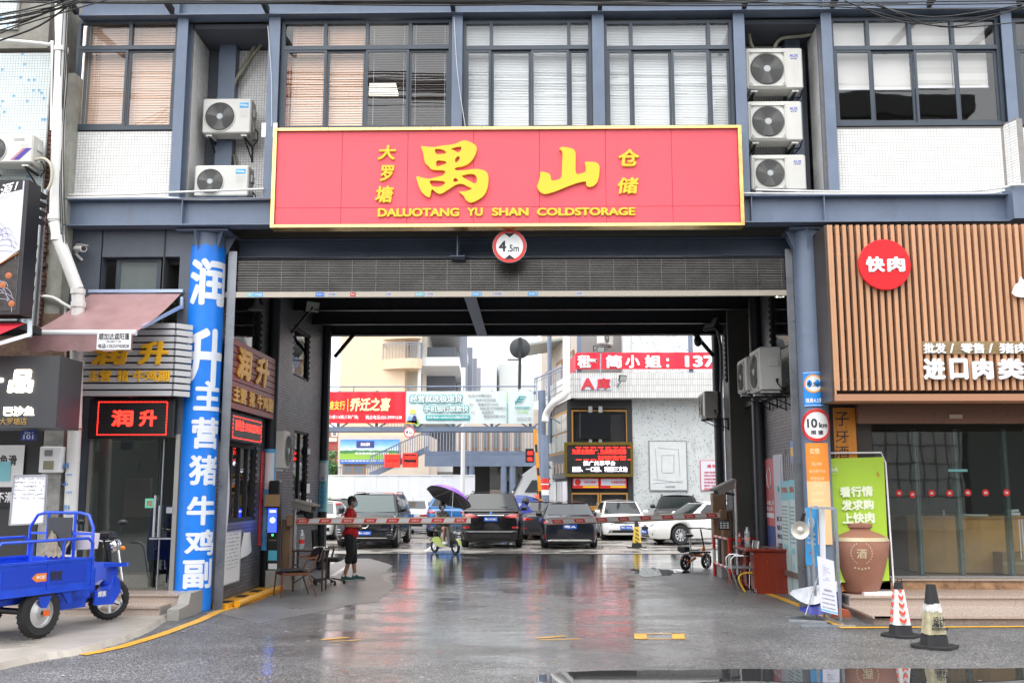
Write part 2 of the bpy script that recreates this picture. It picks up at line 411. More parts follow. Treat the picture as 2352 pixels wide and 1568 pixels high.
def asphalt():
 m=bpy.data.materials.new('wet_asphalt');m.use_nodes=True
 n=m.node_tree.nodes;l=m.node_tree.links;p=n['Principled BSDF']
 g=n.new('ShaderNodeNewGeometry');sep=n.new('ShaderNodeSeparateXYZ');l.new(g.outputs['Position'],sep.inputs[0])
 def noise(sc,det=4,rough=.6,mp=None):
  t=n.new('ShaderNodeTexNoise');t.inputs['Scale'].default_value=sc;t.inputs['Detail'].default_value=det;t.inputs['Roughness'].default_value=rough
  q=n.new('ShaderNodeMapping');q.inputs['Scale'].default_value=mp or(1,1,1);l.new(g.outputs['Position'],q.inputs[0]);l.new(q.outputs[0],t.inputs['Vector']);return t.outputs['Fac']
 def rng(v,a,b,c,d):
  r=n.new('ShaderNodeMapRange');l.new(v,r.inputs['Value'])
  for k,x in zip(('From Min','From Max','To Min','To Max'),(a,b,c,d)):r.inputs[k].default_value=x
  return r.outputs[0]
 def mth(op,a,b=None,clamp=False):
  r=n.new('ShaderNodeMath');r.operation=op;r.use_clamp=clamp
  for i,x in enumerate((a,b)):
   if x is None:continue
   if isinstance(x,(int,float)):r.inputs[i].default_value=x
   else:l.new(x,r.inputs[i])
  return r.outputs[0]
 Y=sep.outputs[1];X=sep.outputs[0]
 depthY=rng(Y,15.5,21.5,0,1)
 side=rng(mth('ADD',mth('ABSOLUTE',mth('ADD',X,.5)),mth('MULTIPLY',noise(.8,4,.6),1.6)),2.9,4.2,1,0)
 side=mth('MAXIMUM',side,rng(Y,23,25,0,1))
 film=noise(.55,5,.62,(.8,.75,1));small=noise(3.2,4,.7,(.5,1.2,1))
 f=mth('ADD',mth('MULTIPLY',film,.75),mth('MULTIPLY',small,.25))
 thr=mth('SUBTRACT',.63,mth('MULTIPLY',mth('MULTIPLY',depthY,side),.24))
 wet=rng(mth('SUBTRACT',f,thr),-.05,.05,0,1)
 agg=n.new('ShaderNodeTexVoronoi');agg.inputs['Scale'].default_value=80;l.new(g.outputs['Position'],agg.inputs['Vector'])
 spk=rng(agg.outputs['Color'],.5,.95,0,1)
 ramp=n.new('ShaderNodeMix');ramp.data_type='RGBA'
 ramp.inputs['A'].default_value=(.066,.067,.070,1);ramp.inputs['B'].default_value=(.38,.38,.37,1)
 l.new(mth('MULTIPLY',spk,rng(noise(1.1),.3,.7,.5,1)),ramp.inputs['Factor'])
 patch=n.new('ShaderNodeVectorMath');patch.operation='SCALE';l.new(ramp.outputs['Result'],patch.inputs[0])
 l.new(mth('MULTIPLY',rng(noise(.35,6,.7),.3,.7,.6,1.4),rng(wet,0,1,1,.5)),patch.inputs['Scale'])
 l.new(patch.outputs[0],p.inputs['Base Color'])
 gloss=mth('MULTIPLY',side,rng(Y,10.3,13.2,.3,1));l.new(mth('MULTIPLY',mth('MULTIPLY',gloss,1.),rng(noise(1.3,6,.68,(.55,1.25,1)),.43,.53,.12,1)),p.inputs['Coat Weight'])
 rb=mth('SUBTRACT',rng(noise(1.7,5,.7),.3,.7,.38,.52),mth('MULTIPLY',gloss,.16))
 r=n.new('ShaderNodeMix');l.new(wet,r.inputs['Factor']);l.new(rb,r.inputs['A']);r.inputs['B'].default_value=.09
 l.new(r.outputs['Result'],p.inputs['Roughness'])
 p.inputs['Specular IOR Level'].default_value=.6;p.inputs['Coat Roughness'].default_value=.11;p.inputs['Coat IOR'].default_value=1.75
 bm=n.new('ShaderNodeBump');bm.inputs['Distance'].default_value=.006
 l.new(rng(wet,0,1,.8,.02),bm.inputs['Strength']);l.new(agg.outputs['Distance'],bm.inputs['Height'])
 b2=n.new('ShaderNodeBump');b2.inputs['Distance'].default_value=.02;b2.inputs['Strength'].default_value=.10
 l.new(noise(4,4,.6,(.3,1.9,1)),b2.inputs['Height']);l.new(bm.outputs[0],b2.inputs['Normal']);l.new(b2.outputs[0],p.inputs['Normal'])
 b3=n.new('ShaderNodeBump');b3.inputs['Distance'].default_value=.02;b3.inputs['Strength'].default_value=.13;l.new(noise(5,5,.62,(.3,1.7,1)),b3.inputs['Height']);l.new(b3.outputs[0],p.inputs['Coat Normal'])
 return m
asph=asphalt()
def wetslab(name,col,thr=.5):
 m=M(name,col,.4,var=.25,vs=1.1,dirt=.25);n=m.node_tree.nodes;l=m.node_tree.links;p=n['Principled BSDF']
 g=n.new('ShaderNodeNewGeometry');t=n.new('ShaderNodeTexNoise');t.inputs['Scale'].default_value=.7;t.inputs['Detail'].default_value=5
 l.new(g.outputs['Position'],t.inputs['Vector']);r=n.new('ShaderNodeMapRange');l.new(t.outputs['Fac'],r.inputs['Value'])
 r.inputs['From Min'].default_value=thr-.05;r.inputs['From Max'].default_value=thr+.05;r.inputs['To Min'].default_value=.42;r.inputs['To Max'].default_value=.05
 l.new(r.outputs[0],p.inputs['Roughness'])
 b=n.new('ShaderNodeBump');b.inputs['Strength'].default_value=.15;b.inputs['Distance'].default_value=.01
 t2=n.new('ShaderNodeTexNoise');t2.inputs['Scale'].default_value=6;l.new(g.outputs['Position'],t2.inputs['Vector']);l.new(t2.outputs['Fac'],b.inputs['Height']);l.new(b.outputs[0],p.inputs['Normal'])
 return m
yard_c=wetslab('yard_concrete',(.27,.25,.225),.5)
apron_c=wetslab('apron_concrete',(.36,.33,.29),.68)
drive_c=wetslab('drive_concrete',(.13,.13,.13),.68)
puddle_m=M('puddle_water',(.03,.03,.032),.02,spec=.8)
def mosaic_dots(name,base,dot,sc,thr,dirt=.35):
 m=M(name,base,.35,var=.08,vs=2.5,dirt=dirt);n=m.node_tree.nodes;l=m.node_tree.links;p=n['Principled BSDF']
 g=n.new('ShaderNodeNewGeometry');fl=n.new('ShaderNodeVectorMath');fl.operation='SNAP';fl.inputs[1].default_value=(sc,sc,sc)
 off=n.new('ShaderNodeVectorMath');off.operation='ADD';off.inputs[1].default_value=(.003,.003,.003)
 l.new(g.outputs['Position'],off.inputs[0]);l.new(off.outputs[0],fl.inputs[0]);w=n.new('ShaderNodeTexWhiteNoise');l.new(fl.outputs[0],w.inputs['Vector'])
 c=n.new('ShaderNodeMath');c.operation='GREATER_THAN';c.inputs[1].default_value=thr;l.new(w.outputs['Value'],c.inputs[0])
 mx=n.new('ShaderNodeMix');mx.data_type='RGBA';mx.inputs['B'].default_value=(*dot,1);l.new(c.outputs[0],mx.inputs['Factor'])
 src=p.inputs['Base Color'].links[0].from_socket;l.new(src,mx.inputs['A']);l.new(mx.outputs['Result'],p.inputs['Base Color'])
 return m
 # the ground
K=4096/2352.0
def Go(x,y,z=0.0):return Gd(x/K,y/K,z)
def Ao(x,y,Y):return A(x/K,y/K,Y)
FY=15.5
WL,WR=-5.02,4.70
YB=24.2
LINE=Go(2048,2215).y
def struct(o):return kind(o,'structure')
struct(MB().box(-400,400,-300,900,-.3,0).build('ground',yard_c))
struct(MB().sheet(lambda u,v:Vector((-60+120*u,-40+(LINE+40)*v,.004)),6,6).build('road',asph))
struct(MB().box(WL,WR,LINE-.02,LINE+.10,.0,.012).build('drain_joint',M('joint_tar',(.02,.02,.02),.3)))
def ground_patch(name,pts,z,mat):
 return struct(MB().prism([(p.x,p.y)for p in pts],(0,0,z),(1,0,0),(0,1,0),(0,0,-.003)).build(name,mat))
def rough_line(pts,n=5,amp=.02):
 out=[]
 for i in range(len(pts)-1):
  for k in range(n):
   t=k/n;p=pts[i].lerp(pts[i+1],t);out.append(p+Vector((random.uniform(-amp,amp),random.uniform(-amp,amp),0)))
 return out+[pts[-1]]
L=[Gd(*q)for q in((500,1408),(600,1432),(700,1412),(800,1390),(868,1382),(905,1350),(870,1322),(905,1300),(850,1283))]
ground_patch('drive_margin',rough_line(L,4,.04)+[Vector((WL,L[-1].y,0)),Vector((WL,L[0].y,0))],.008,drive_c)
L=[Gd(*q)for q in((1850,1425),(1780,1402),(1690,1385),(1700,1362),(1660,1345),(1625,1330),(1650,1300))]
ground_patch('drive_margin',rough_line(L,4,.04)+[Vector((WR,L[-1].y,0)),Vector((WR,L[0].y,0))],.008,drive_c)
edge=[Go(*q)for q in((-500,2750),(0,2682),(87,2660),(238,2632),(332,2617),(433,2588),(505,2567),(577,2538),(649,2495),(700,2466))]
er=rough_line(edge,4,.015)
b=MB();n=len(er);H=.07
top=[Vector((p.x-.05,p.y+.03,H+random.uniform(-.003,.003)))for p in er]
back_=[Vector((-40,17,H))]+[Vector((-40,8,H))]
v=[Vector((p.x,p.y,0))for p in er]+top+[Vector((WL-.3,17,H)),Vector((-40,17,H)),Vector((-40,er[0].y,H))]
b.add(v,[(i,i+1,n+i+1,n+i)for i in range(n-1)]+[tuple(range(n,2*n))+(2*n,2*n+1,2*n+2)])
struct(b.build('pavement',apron_c))
def stripe(name,pts,w,mat,z=.0085):
 b=MB();P=rough_line(pts,6,.006);vs=[]
 for i,p in enumerate(P):
  t=(P[min(i+1,len(P)-1)]-P[max(0,i-1)]).normalized();nn=Vector((-t.y,t.x,0))*w/2
  vs+=[Vector((p.x,p.y,z))+nn,Vector((p.x,p.y,z))-nn]
 b.add(vs,[(2*i,2*i+1,2*i+3,2*i+2)for i in range(len(P)-1)])
 return struct(b.build(name,mat))
stripe('road_marking',[Go(*q)for q in((325,2621),(400,2607),(469,2592),(560,2566),(649,2538),(794,2484),(866,2450),(1000,2408),(1146,2352),(1253,2330))],.15,yellow_line,.0125)
stripe('road_marking',[Go(*q)for q in((3060,2372),(3117,2391),(3250,2444),(3330,2488),(3385,2514))],.15,yellow_line,.0125)
stripe('road_marking',[Go(3372,2512),Go(3700,2510),Go(4300,2506)],.13,yellow_line,.0135)
for a,c,w in(((1468,1456),(1575,1456),.05),((1468,1468),(1578,1468),.05),((1470,1456),(1473,1468),.16),((1556,1456),(1560,1468),.16),((1232,1466),(1300,1461),.07),((1240,1470),(1330,1468),.05),((738,1470),(800,1464),.07),((760,1474),(830,1470),.04)):
 stripe('road_marking',[Gd(*a),Gd(*c)],w,yellow_line,.0095)
stripe('road_marking',[Go(1330,2305),Go(1395,2262)],.12,white_line,.0125)
for x0,y0,x1,y1 in((2820,2170,2905,2190),(2470,2175,2600,2200),(2220,2208,2330,2200),(1700,2205,1780,2150)):
 stripe('road_marking',[Go(x0,y0),Go(x1,y1)],.1,white_line,.0095)
L=[Gd(*q)for q in((1235,1552),(1290,1545),(1400,1541),(1560,1540),(1700,1537),(1850,1539),(2000,1536),(2200,1537),(2420,1534))]
far=rough_line(L,7,.012);near=[Vector((p.x*.93,p.y-.75-.1*math.sin(p.x*2),0))for p in reversed(far)]
struct(ground_patch('puddle',far+near,.0105,puddle_m))
for cx,cy,rx,ry in((1510,1314,60,9),):
 pts=[]
 for k in range(40):
  an=k/40*2*math.pi;w=1+.22*math.sin(3*an+cx)+.14*math.sin(7*an+cy)+random.uniform(-.05,.05)
  pts.append(Gd(cx+rx*w*math.cos(an),cy+ry*w*math.sin(an)))
 ground_patch('puddle',pts,.0105,puddle_m)
b=MB()
for k in range(260):
 p=Vector((random.uniform(-5,6),random.uniform(9.5,22),.012));s=random.uniform(.008,.03);a=random.uniform(0,6.28)
 q=[p+Vector((math.cos(a+t)*s,math.sin(a+t)*s*.6,random.uniform(0,.006)))for t in(0,1.6,3.1,4.7)]
 b.add(q,[(0,1,2,3)],random.choice((0,0,1,2)))
kind(b.build('litter_flecks',[M('pale_fleck',(.4,.38,.34),.6),M('leaf_fleck',(.35,.16,.03),.6),M('orange_fleck',(.5,.16,.05),.6)],fixn=False),'stuff')
# the gate building
bld=thing('gate_building','long steel framed building with white mosaic walls, bridging the drive-through gateway','building',(0,FY,0))
fx=lambda x,y=200:A(x,y,FY).x
fz=lambda y,x=1176:A(x,y,FY).z
zT=fz(38);zW1=fz(47);zTr=fz(107.5);zB0=fz(457);zB1=fz(519);zWL=fz(297);zWR=fz(286.5)
XL=fx(158,500);XR=fx(2600,500)
def hbeam(x0,x1,z0,z1,Y,name,stiff=()):
 b=MB();t=.018
 b.box(x0,x1,Y-.14,Y+.14,z0,z0+t);b.box(x0,x1,Y-.14,Y+.14,z1-t,z1);b.box(x0,x1,Y+.0,Y+.016,z0+t,z1-t)
 for s in stiff:b.box(s-.006,s+.006,Y-.125,Y-.001,z0+t,z1-t)
 return b.build(name,steel,bld)
hbeam(XL,XR,zT,zT+.46,FY-.02,'roof_beam',[fx(q,20)for q in(418,1040,1885)])
hbeam(fx(150,490),XR,zB1,zB0,FY-.02,'floor_beam',[fx(q,480)for q in(425,1722,1888)])
hbeam(fx(512,550),fx(1850,550),zB1-.32,zB1-.003,FY+.9,'floor_beam')
box('beam_end_block',steel,bld,fx(2306,470),XR+.05,FY-.30,FY+.1,zB1+.005,fz(437,2320))
for x in(187,404,620,1043,1376,1704,1905,2125,2330):
 X0=fx(x,35);b=MB();b.bar((X0,FY-.16,zT+.06),(X0,FY-1.7,zT+.18),.07,.10)
 b.build('canopy_bracket',steel_d,bld)
b=MB();b.box(XL-.1,XR,FY-.25,FY+9,zT+.47,zT+.65);b.build('roof',steel_d,bld)
def col(x0,x1,z0,z1,name='column',y0=FY-.06,y1=FY+.2,ref=200):
 X0,X1=fx(x0,ref),fx(x1,ref);b=MB()
 b.box(X0,X1,y0,y0+.018,z0,z1);b.box(X0,X1,y1-.018,y1,z0,z1);xm=(X0+X1)/2;b.box(xm-.007,xm+.007,y0+.018,y1-.018,z0,z1)
 return b.build(name,steel,bld)
for x0,x1 in((404,428),(615,641),(1038,1062),(1361,1388),(1687,1713),(1890,1914),(2306,2331)):col(x0,x1,zB0+.002,zT-.002)
for x0,x1 in((462,498),):box('inner_column',steel,bld,fx(x0+4),fx(x1+8),FY+.75,FY+.95,zB0+.002,zT)
box('inner_column',steel,bld,fx(1836),fx(1872),FY+.75,FY+.95,zB0+.002,zT)
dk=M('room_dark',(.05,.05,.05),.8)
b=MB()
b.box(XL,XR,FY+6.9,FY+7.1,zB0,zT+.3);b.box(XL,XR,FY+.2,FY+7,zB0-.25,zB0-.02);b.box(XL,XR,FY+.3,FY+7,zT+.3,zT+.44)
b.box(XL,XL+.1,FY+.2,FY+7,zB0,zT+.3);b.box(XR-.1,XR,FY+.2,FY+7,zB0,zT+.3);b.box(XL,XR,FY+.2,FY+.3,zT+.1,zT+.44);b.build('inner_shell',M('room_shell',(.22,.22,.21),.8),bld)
def window(x0,x1,ytop,ybot,tops,bots,X=None,ref=200,pane=win_g,name='window'):
 X0,X1=fx(x0,ref),fx(x1,ref);xm=(x0+x1)/2;z1=fz(ytop,xm);z0=fz(ybot,xm);zt=fz(107.5,xm)
 Y=FY+.03;b=MB();w=.055
 b.box(X0,X1,Y,Y+.09,z1-w,z1);b.box(X0,X1,Y,Y+.09,z0,z0+w*1.1)
 b.box(X0,X0+w,Y,Y+.09,z0+w*1.1,z1-w);b.box(X1-w,X1,Y,Y+.09,z0+w*1.1,z1-w)
 b.box(X0+w,X1-w,Y-.004,Y+.09,zt-.035,zt+.035)
 fr=b.build(name,frame_d,bld)
 ts=[X0]+[fx(q,ref)for q in tops]+[X1]
 for q in ts[1:-1]:MB().box(q-.028,q+.028,Y,Y+.09,zt+.036,z1-w-.001).build('mullion',frame_d,fr)
 for i in range(len(ts)-1):box('pane',pane,fr,ts[i]+.02,ts[i+1]-.02,Y+.04,Y+.045,zt+.03,z1-.03)
 bs=[X0]+[fx(q,ref)for q in bots]+[X1]
 for i in range(len(bs)-1):
  dy=0 if i%2==0 else.035;s=MB();a,c=bs[i]+(0 if i else w)-.0,bs[i+1]-(0 if i<len(bs)-2 else w);z_0,z_1=z0+w*1.1+.001,zt-.036;q=.042
  y0=Y+.005+dy
  s.box(a+.001,a+q,y0,y0+.03,z_0,z_1);s.box(c-q,c-.001,y0,y0+.03,z_0,z_1)
  s.box(a+q,c-q,y0,y0+.03,z_0,z_0+q);s.box(a+q,c-q,y0,y0+.03,z_1-q,z_1)
  s.build('sash',frame_d,fr);box('pane',pane,fr,a+q-.005,c-q+.005,y0+.012,y0+.017,z_0+q-.005,z_1-q+.005)
 return fr,X0,X1,z0,z1,zt
peach=M('peach_slat',(.86,.58,.42),.45);peach2=M('orange_slat',(.70,.25,.10),.45)
white_s=M('white_slat',(.90,.92,.91),.4);dark_s=M('open_slat',(.36,.30,.28),.5)
def slats(fr,xa,xb,z0,z1,pitch,mat,tilt=1.2,w=.0455,Y=FY+.21,lone=True,t=.003):
 nn=int((z1-z0)/pitch);mb=MB()
 for k in range(nn):
  z=z1-(k+.5)*pitch
  if lone:piece('slat',mat,fr,((xa+xb)/2,Y,z),(xb-xa,w,t),(tilt+random.uniform(-.05,.05),0,0))
  else:mb.cbox(((xa+xb)/2,Y,z),(xb-xa,w,t),0,rx=tilt+random.uniform(-.04,.04))
 if not lone:kind(mb.build('blind',mat,fr,fixn=False),'stuff')
 c=MB()
 for q in(.12,.85):xx=xa+(xb-xa)*q;c.box(xx-.002,xx+.002,Y-.035,Y-.031,z0,z1)
 c.build('blind_cord',white_p,fr)
fr,X0,X1,z0,z1,zt=window(168,403,45,297,(291,),(288,))
for a,c in((X0+.05,fx(288)-.01),(fx(288)+.01,X1-.05)):slats(fr,a,c,z0+.02,z1-.02,.0425,peach)
fr,X0,X1,z0,z1,zt=window(642,1037,45,300,(743,840,940),(748,838,938))
slats(fr,X0+.03,fx(660),z0,zt-.05,.0425,peach2)
slats(fr,fx(662),fx(745),z0,z1-.02,.0425,peach);slats(fr,fx(748),fx(838),z0,z1-.02,.0425,peach)
slats(fr,fx(842),fx(938),z0,z1-.02,.0425,dark_s,tilt=.08);slats(fr,fx(940),X1-.03,z0,z1-.02,.0425,dark_s,tilt=.12)
for(x0,x1,t)in((1062,1361,(1128,1308)),(1388,1687,(1452,1632))):
 fr,X0,X1,z0,z1,zt=window(x0,x1,45,300,t,(t[0],(t[0]+t[1])/2+2,t[1]))
 for a,c in((x0,t[0]),(t[0],t[1]),(t[1],x1)):slats(fr,fx(a)+.02,fx(c)-.02,z0,z1-.02,.028,white_s,lone=False,w=.0295,tilt=1.15)
fr,X0,X1,z0,z1,zt=window(1914,2306,38,287,(2001,2099,2198),(2006,2105,2203))
shade=M('banded_shade',(.78,.75,.70),.7)
for i,(a,c)in enumerate(((1918,2008),(2009,2104),(2106,2202),(2204,2285))):
 zb=fz(180 if i<2 else 172,(a+c)/2);b=MB();X_0,X_1=fx(a),fx(c);zz=z1-.02;k=0
 while zz>zb:
  h=.125 if i<2 else.11;b.cbox(((X_0+X_1)/2,FY+.22,zz-h/2),(X_1-X_0,.006,h*.97),k%2 if i>1 else 0,rx=.16);zz-=h;k+=1
 b.cbox(((X_0+X_1)/2,FY+.215,zz-.015),(X_1-X_0,.02,.03),2)
 b.build('roller_shade',[shade,M('banded_shade_b',(.66,.63,.58),.7),white_p],fr)
window(2338,2600,40,285,(2420,),(2420,))
zc=fz(196,880)
lp=thing('ceiling_lamp','lit rectangular ceiling lamp seen through the open blinds above the red sign','lamp',(fx(880),FY+1.6,zc+.2))
P0=A(847,200,FY+1.5);P1=A(915,200,FY+1.5)
MB().add([A(849,193,FY+1.9),A(909,193,FY+1.9),A(915,221,FY+1.3),A(847,221,FY+1.3)]+[A(849,190,FY+1.9),A(909,190,FY+1.9),A(915,216,FY+1.3),A(847,216,FY+1.3)],[(0,1,2,3),(4,7,6,5),(0,4,5,1),(1,5,6,2),(2,6,7,3),(3,7,4,0)]).build('diffuser',M('lamp_panel',(1,.95,.8),.5,emit=1.2),lp)
def mosaic(x0,x1,yt,yb,ref=370,nind=0,pt=.0435):
 X0,X1=fx(x0,ref),fx(x1,ref);xm=(x0+x1)/2;za,zb=fz(yb,xm),fz(yt,xm)
 tiles(bld,white_tile,grout,(X0,FY+.055,za),(1,0,0),(0,0,1),X1-X0,zb-za,pt*1.02,pt,.006,.004,nind=nind,name='mosaic_tile')
zc0=zB0+.0
mosaic(152,403,299,456,nind=100,pt=.046)
mosaic(1922,2314,288.5,452,ref=370,nind=200,pt=.046)
mosaic(2345,2600,288,440)
mosaic(1690,1716,400,452)
def niche(x0,x1,b0,b1,side):
 Xa,Xb=fx(b0),fx(b1)
 tiles(bld,white_tile,grout,(Xa,FY+.95,zB0),(1,0,0),(0,0,1),Xb-Xa,zT-.12-zB0,.047,.046,.006,.004,name='mosaic_tile')
 X=fx(x0 if side<0 else x1)
 if side<0:tiles(bld,white_tile,grout,(X,FY+.2,zB0),(0,1,0),(0,0,1),.77,zT-.1-zB0,.047,.046,.006,.004,name='mosaic_tile')
 else:tiles(bld,white_tile,grout,(X,FY+.78,zB0),(0,-1,0),(0,0,1),.6,zT-.1-zB0,.047,.046,.006,.004,name='mosaic_tile')
 Y=FY+.21
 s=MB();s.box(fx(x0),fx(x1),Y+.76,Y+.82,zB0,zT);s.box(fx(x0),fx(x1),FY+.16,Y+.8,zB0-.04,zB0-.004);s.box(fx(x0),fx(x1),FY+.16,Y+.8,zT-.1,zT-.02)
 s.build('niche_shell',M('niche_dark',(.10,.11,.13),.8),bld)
niche(432,614,500,620,-1)
niche(1714,1892,1714,1838,1)
tiles(bld,white_tile,grout,(fx(2314,370),FY+.055,zB0),(.35,-1,0),(0,0,1),.27,zWR-zB0-.02,.045,.046,.006,.004,name='mosaic_tile')
b=MB()
for x in(614,640):b.box(fx(x)-.05,fx(x)+.02,FY-.066,FY-.062,fz(318,x),fz(286,x))
b.build('plaster_smear',white_p,bld)
# the drive-through under the building
ZC=zB1+.35
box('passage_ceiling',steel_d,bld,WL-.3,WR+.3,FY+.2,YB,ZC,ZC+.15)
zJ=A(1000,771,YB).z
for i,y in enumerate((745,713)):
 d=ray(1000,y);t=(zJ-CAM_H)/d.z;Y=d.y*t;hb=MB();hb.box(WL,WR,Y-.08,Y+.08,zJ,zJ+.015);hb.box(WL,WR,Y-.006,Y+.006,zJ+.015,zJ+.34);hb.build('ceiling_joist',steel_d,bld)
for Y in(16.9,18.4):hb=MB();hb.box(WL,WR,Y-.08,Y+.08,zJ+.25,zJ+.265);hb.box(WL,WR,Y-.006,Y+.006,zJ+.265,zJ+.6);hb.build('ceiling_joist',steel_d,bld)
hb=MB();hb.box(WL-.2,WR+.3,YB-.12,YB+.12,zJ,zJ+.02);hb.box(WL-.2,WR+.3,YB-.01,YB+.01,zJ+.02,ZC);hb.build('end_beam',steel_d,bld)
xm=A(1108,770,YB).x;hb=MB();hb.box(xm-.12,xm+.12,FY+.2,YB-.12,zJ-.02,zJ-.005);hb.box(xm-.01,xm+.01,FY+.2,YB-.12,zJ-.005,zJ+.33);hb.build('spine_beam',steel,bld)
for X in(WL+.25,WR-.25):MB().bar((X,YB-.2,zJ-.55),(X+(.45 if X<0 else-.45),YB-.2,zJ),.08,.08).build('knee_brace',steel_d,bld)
def lrect(x0,x1,yt,yb,X=WL):
 p=AX(x0,yt,X);q=AX(x1,yt,X);return p.y,q.y,AX(x0,yb,X).z,p.z
OY,OZ=FY+.45,.05
def H_(r):return(min(r[0],r[1])-OY,max(r[0],r[1])-OY,r[2],r[3])
up1=lrect(527,598,690,800);up1=(FY+.6,18.3,4.0,5.75)
up2=lrect(675,712,745,862);dr=lrect(676,708,985,1190)
lo=lrect(519,590,1014,1200)
holesL=[H_(up1),H_(up2),H_(dr),H_(lo)]
tiles(bld,grey_tile,grout_k,(WL,OY,0),(0,1,0),(0,0,1),YB-OY,6.0,.24,.06,.007,.006,holes=holesL,bond=True,nind=150,name='wall_tile')
for k,r in enumerate((up1,up2,dr,lo)):
 y0,y1=min(r[0],r[1]),max(r[0],r[1]);z0,z1=r[2],r[3];b=MB();w=.06
 b.box(WL-.1,WL-.02,y0,y1,z0,z0+w);b.box(WL-.1,WL-.02,y0,y1,z1-w,z1);b.box(WL-.1,WL-.02,y0,y0+w,z0+w,z1-w);b.box(WL-.1,WL-.02,y1-w,y1,z0+w,z1-w)
 nm=3 if k==3 else 1
 for q in range(1,nm+1):
  if k in(2,3)or q==0:yy=y0+(y1-y0)*q/(nm+1);b.box(WL-.1,WL-.02,yy-.03,yy+.03,z0+w,z1-w)
 fr=b.build('window',black_m,bld)
 box('pane',win_g,fr,WL-.06,WL-.055,y0+.03,y1-.03,z0+.03,z1-.03)
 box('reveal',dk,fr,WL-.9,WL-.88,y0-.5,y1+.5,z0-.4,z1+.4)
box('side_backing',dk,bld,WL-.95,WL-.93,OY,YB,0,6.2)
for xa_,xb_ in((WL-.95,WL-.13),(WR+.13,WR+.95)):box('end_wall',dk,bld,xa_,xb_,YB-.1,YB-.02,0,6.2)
up3=lrect(1744,1668,655,815,WR);up3=(AX(1738,800,WR).y,AX(1664,800,WR).y,AX(1700,865,WR).z,5.6)
up4=(AX(1818,740,WR).y,AX(1768,740,WR).y,AX(1818,760,WR).z-.25,5.7)
o_y=YB
holesR=[(o_y-max(r[0],r[1]),o_y-min(r[0],r[1]),r[2],r[3])for r in(up3,up4)]
tiles(bld,grey_tile,grout_k,(WR,YB,0),(0,-1,0),(0,0,1),YB-OY,6.0,.24,.06,.007,.006,holes=holesR,bond=True,nind=150,name='wall_tile')
for r in(up3,up4):
 y0,y1=min(r[0],r[1]),max(r[0],r[1]);z0,z1=r[2],r[3];b=MB();w=.05;a,c=WR+.02,WR+.1
 b.box(a,c,y0,y1,z0,z0+w);b.box(a,c,y0,y1,z1-w,z1);b.box(a,c,y0,y0+w,z0+w,z1-w);b.box(a,c,y1-w,y1,z0+w,z1-w)
 fr=b.build('window',black_m,bld);box('pane',win_g,fr,WR+.05,WR+.055,y0+.03,y1-.03,z0+.03,z1-.03)
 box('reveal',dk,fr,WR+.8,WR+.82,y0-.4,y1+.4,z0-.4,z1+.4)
def rcol(x,y,r,z1,name='round_column',mat=steel,bolts=True):
 b=MB();b.cyl((x,y,0),(x,y,z1),r,n=28);b.box(x-r*1.5,x+r*1.5,y-r*1.2,y+r*1.2,z1,z1+.03)
 if bolts:
  for k in range(6):
   an=k*math.pi/3+.3;c_,s_=math.cos(an),math.sin(an)
   b.prism([(r,-.02),(r+.16,-.0),(r,-.34)],(x,y,z1),(c_,s_,0),(0,0,1),(-s_*.012,c_*.012,0))
 return b.build(name,mat,bld,smooth=30)
PLx,PLr=A(439,1400,FY+.33).x,.292
PLy=FY+.33
PRx=A(1868,900,PLy).x;PRr=.222
rcol(PLx,PLy,PLr-.012,zB1-.05);rcol(PRx,PLy,PRr,zB1-.05)
colL=(AX(622,1000,WL+.10).y,YB-.3)
for X,x,w in((WL+.10,622,.112),(WL+.06,730,.125),(WR-.08,1745,.14),(WR-.08,1652,.12)):
 rcol(X,AX(x,1000,X).y if x not in(730,)else YB-.3,w,zJ+.2,'side_column',steel_d,False)
for X,s in((A(516,1000,FY+.42).x,1),(A(1832,1000,FY+.42).x,-1)):
 b=MB();b.box(X-.055,X+.055,FY+.40,FY+.50,0,zB1-.3);b.box(X+s*.055,X+s*.085,FY+.40,FY+.415,0,zB1-.3)
 b.build('gate_guide_rail',M('rail_steel',(.22,.23,.25),.3,.7,var=.2,vs=2),bld)
ws=thing('wheel_stop','yellow metal ramp strip with grey rubber pads along the foot of the left passage wall','wheel stop',(WL+.2,FY+2,0))
MB().box(WL+.02,WL+.26,FY+.5,20.9,0.008,.09).build('strip',M('stop_yellow',(.75,.36,.02),.45,dirt=.5),ws)
MB().cyl((WL+.33,FY+.75,.06),(WL+.33,20.5,.06),.055,n=12).build('tube',M('stop_yellow',(.8,.4,.02),.45),ws)
for k in range(6):piece('rubber_pad',rubber,ws,(WL+.16,FY+.75+k*.85,.093),(.16,.3,.012))
# the red sign over the gate
SY=FY-.28
sg=thing('shop_sign','huge red sign with gold frame and yellow raised characters over the gateway','sign',(0,SY,0))
a=A(634,410,SY);c=A(1697,410,SY);zt_=A(1176,299.5,SY).z;zb_=A(1176,515,SY).z
ns=7
for k in range(ns):
 x0=a.x+(c.x-a.x)*k/ns;x1=a.x+(c.x-a.x)*(k+1)/ns
 b=MB();dz=.28;b.box(x0+.003,x1-.003,SY,SY+.2,zb_+dz+.003,zt_);b.box(x0+.003,x1-.003,SY+.002*(k%2),SY+.2,zb_,zb_+dz-.003)
 b.build('sign_panel',sign_red,sg)
box('sign_body',M('sign_body_red',(.35,.02,.02),.6),sg,a.x,c.x,SY+.05,SY+.26,zb_,zt_)
b=MB();w=.058;d0,d1=SY-.045,SY+.22
b.box(a.x-w,c.x+w,d0,d1,zt_+.001,zt_+w*.8);b.box(a.x-w,c.x+w,d0,d1,zb_-w*.8,zb_-.001)
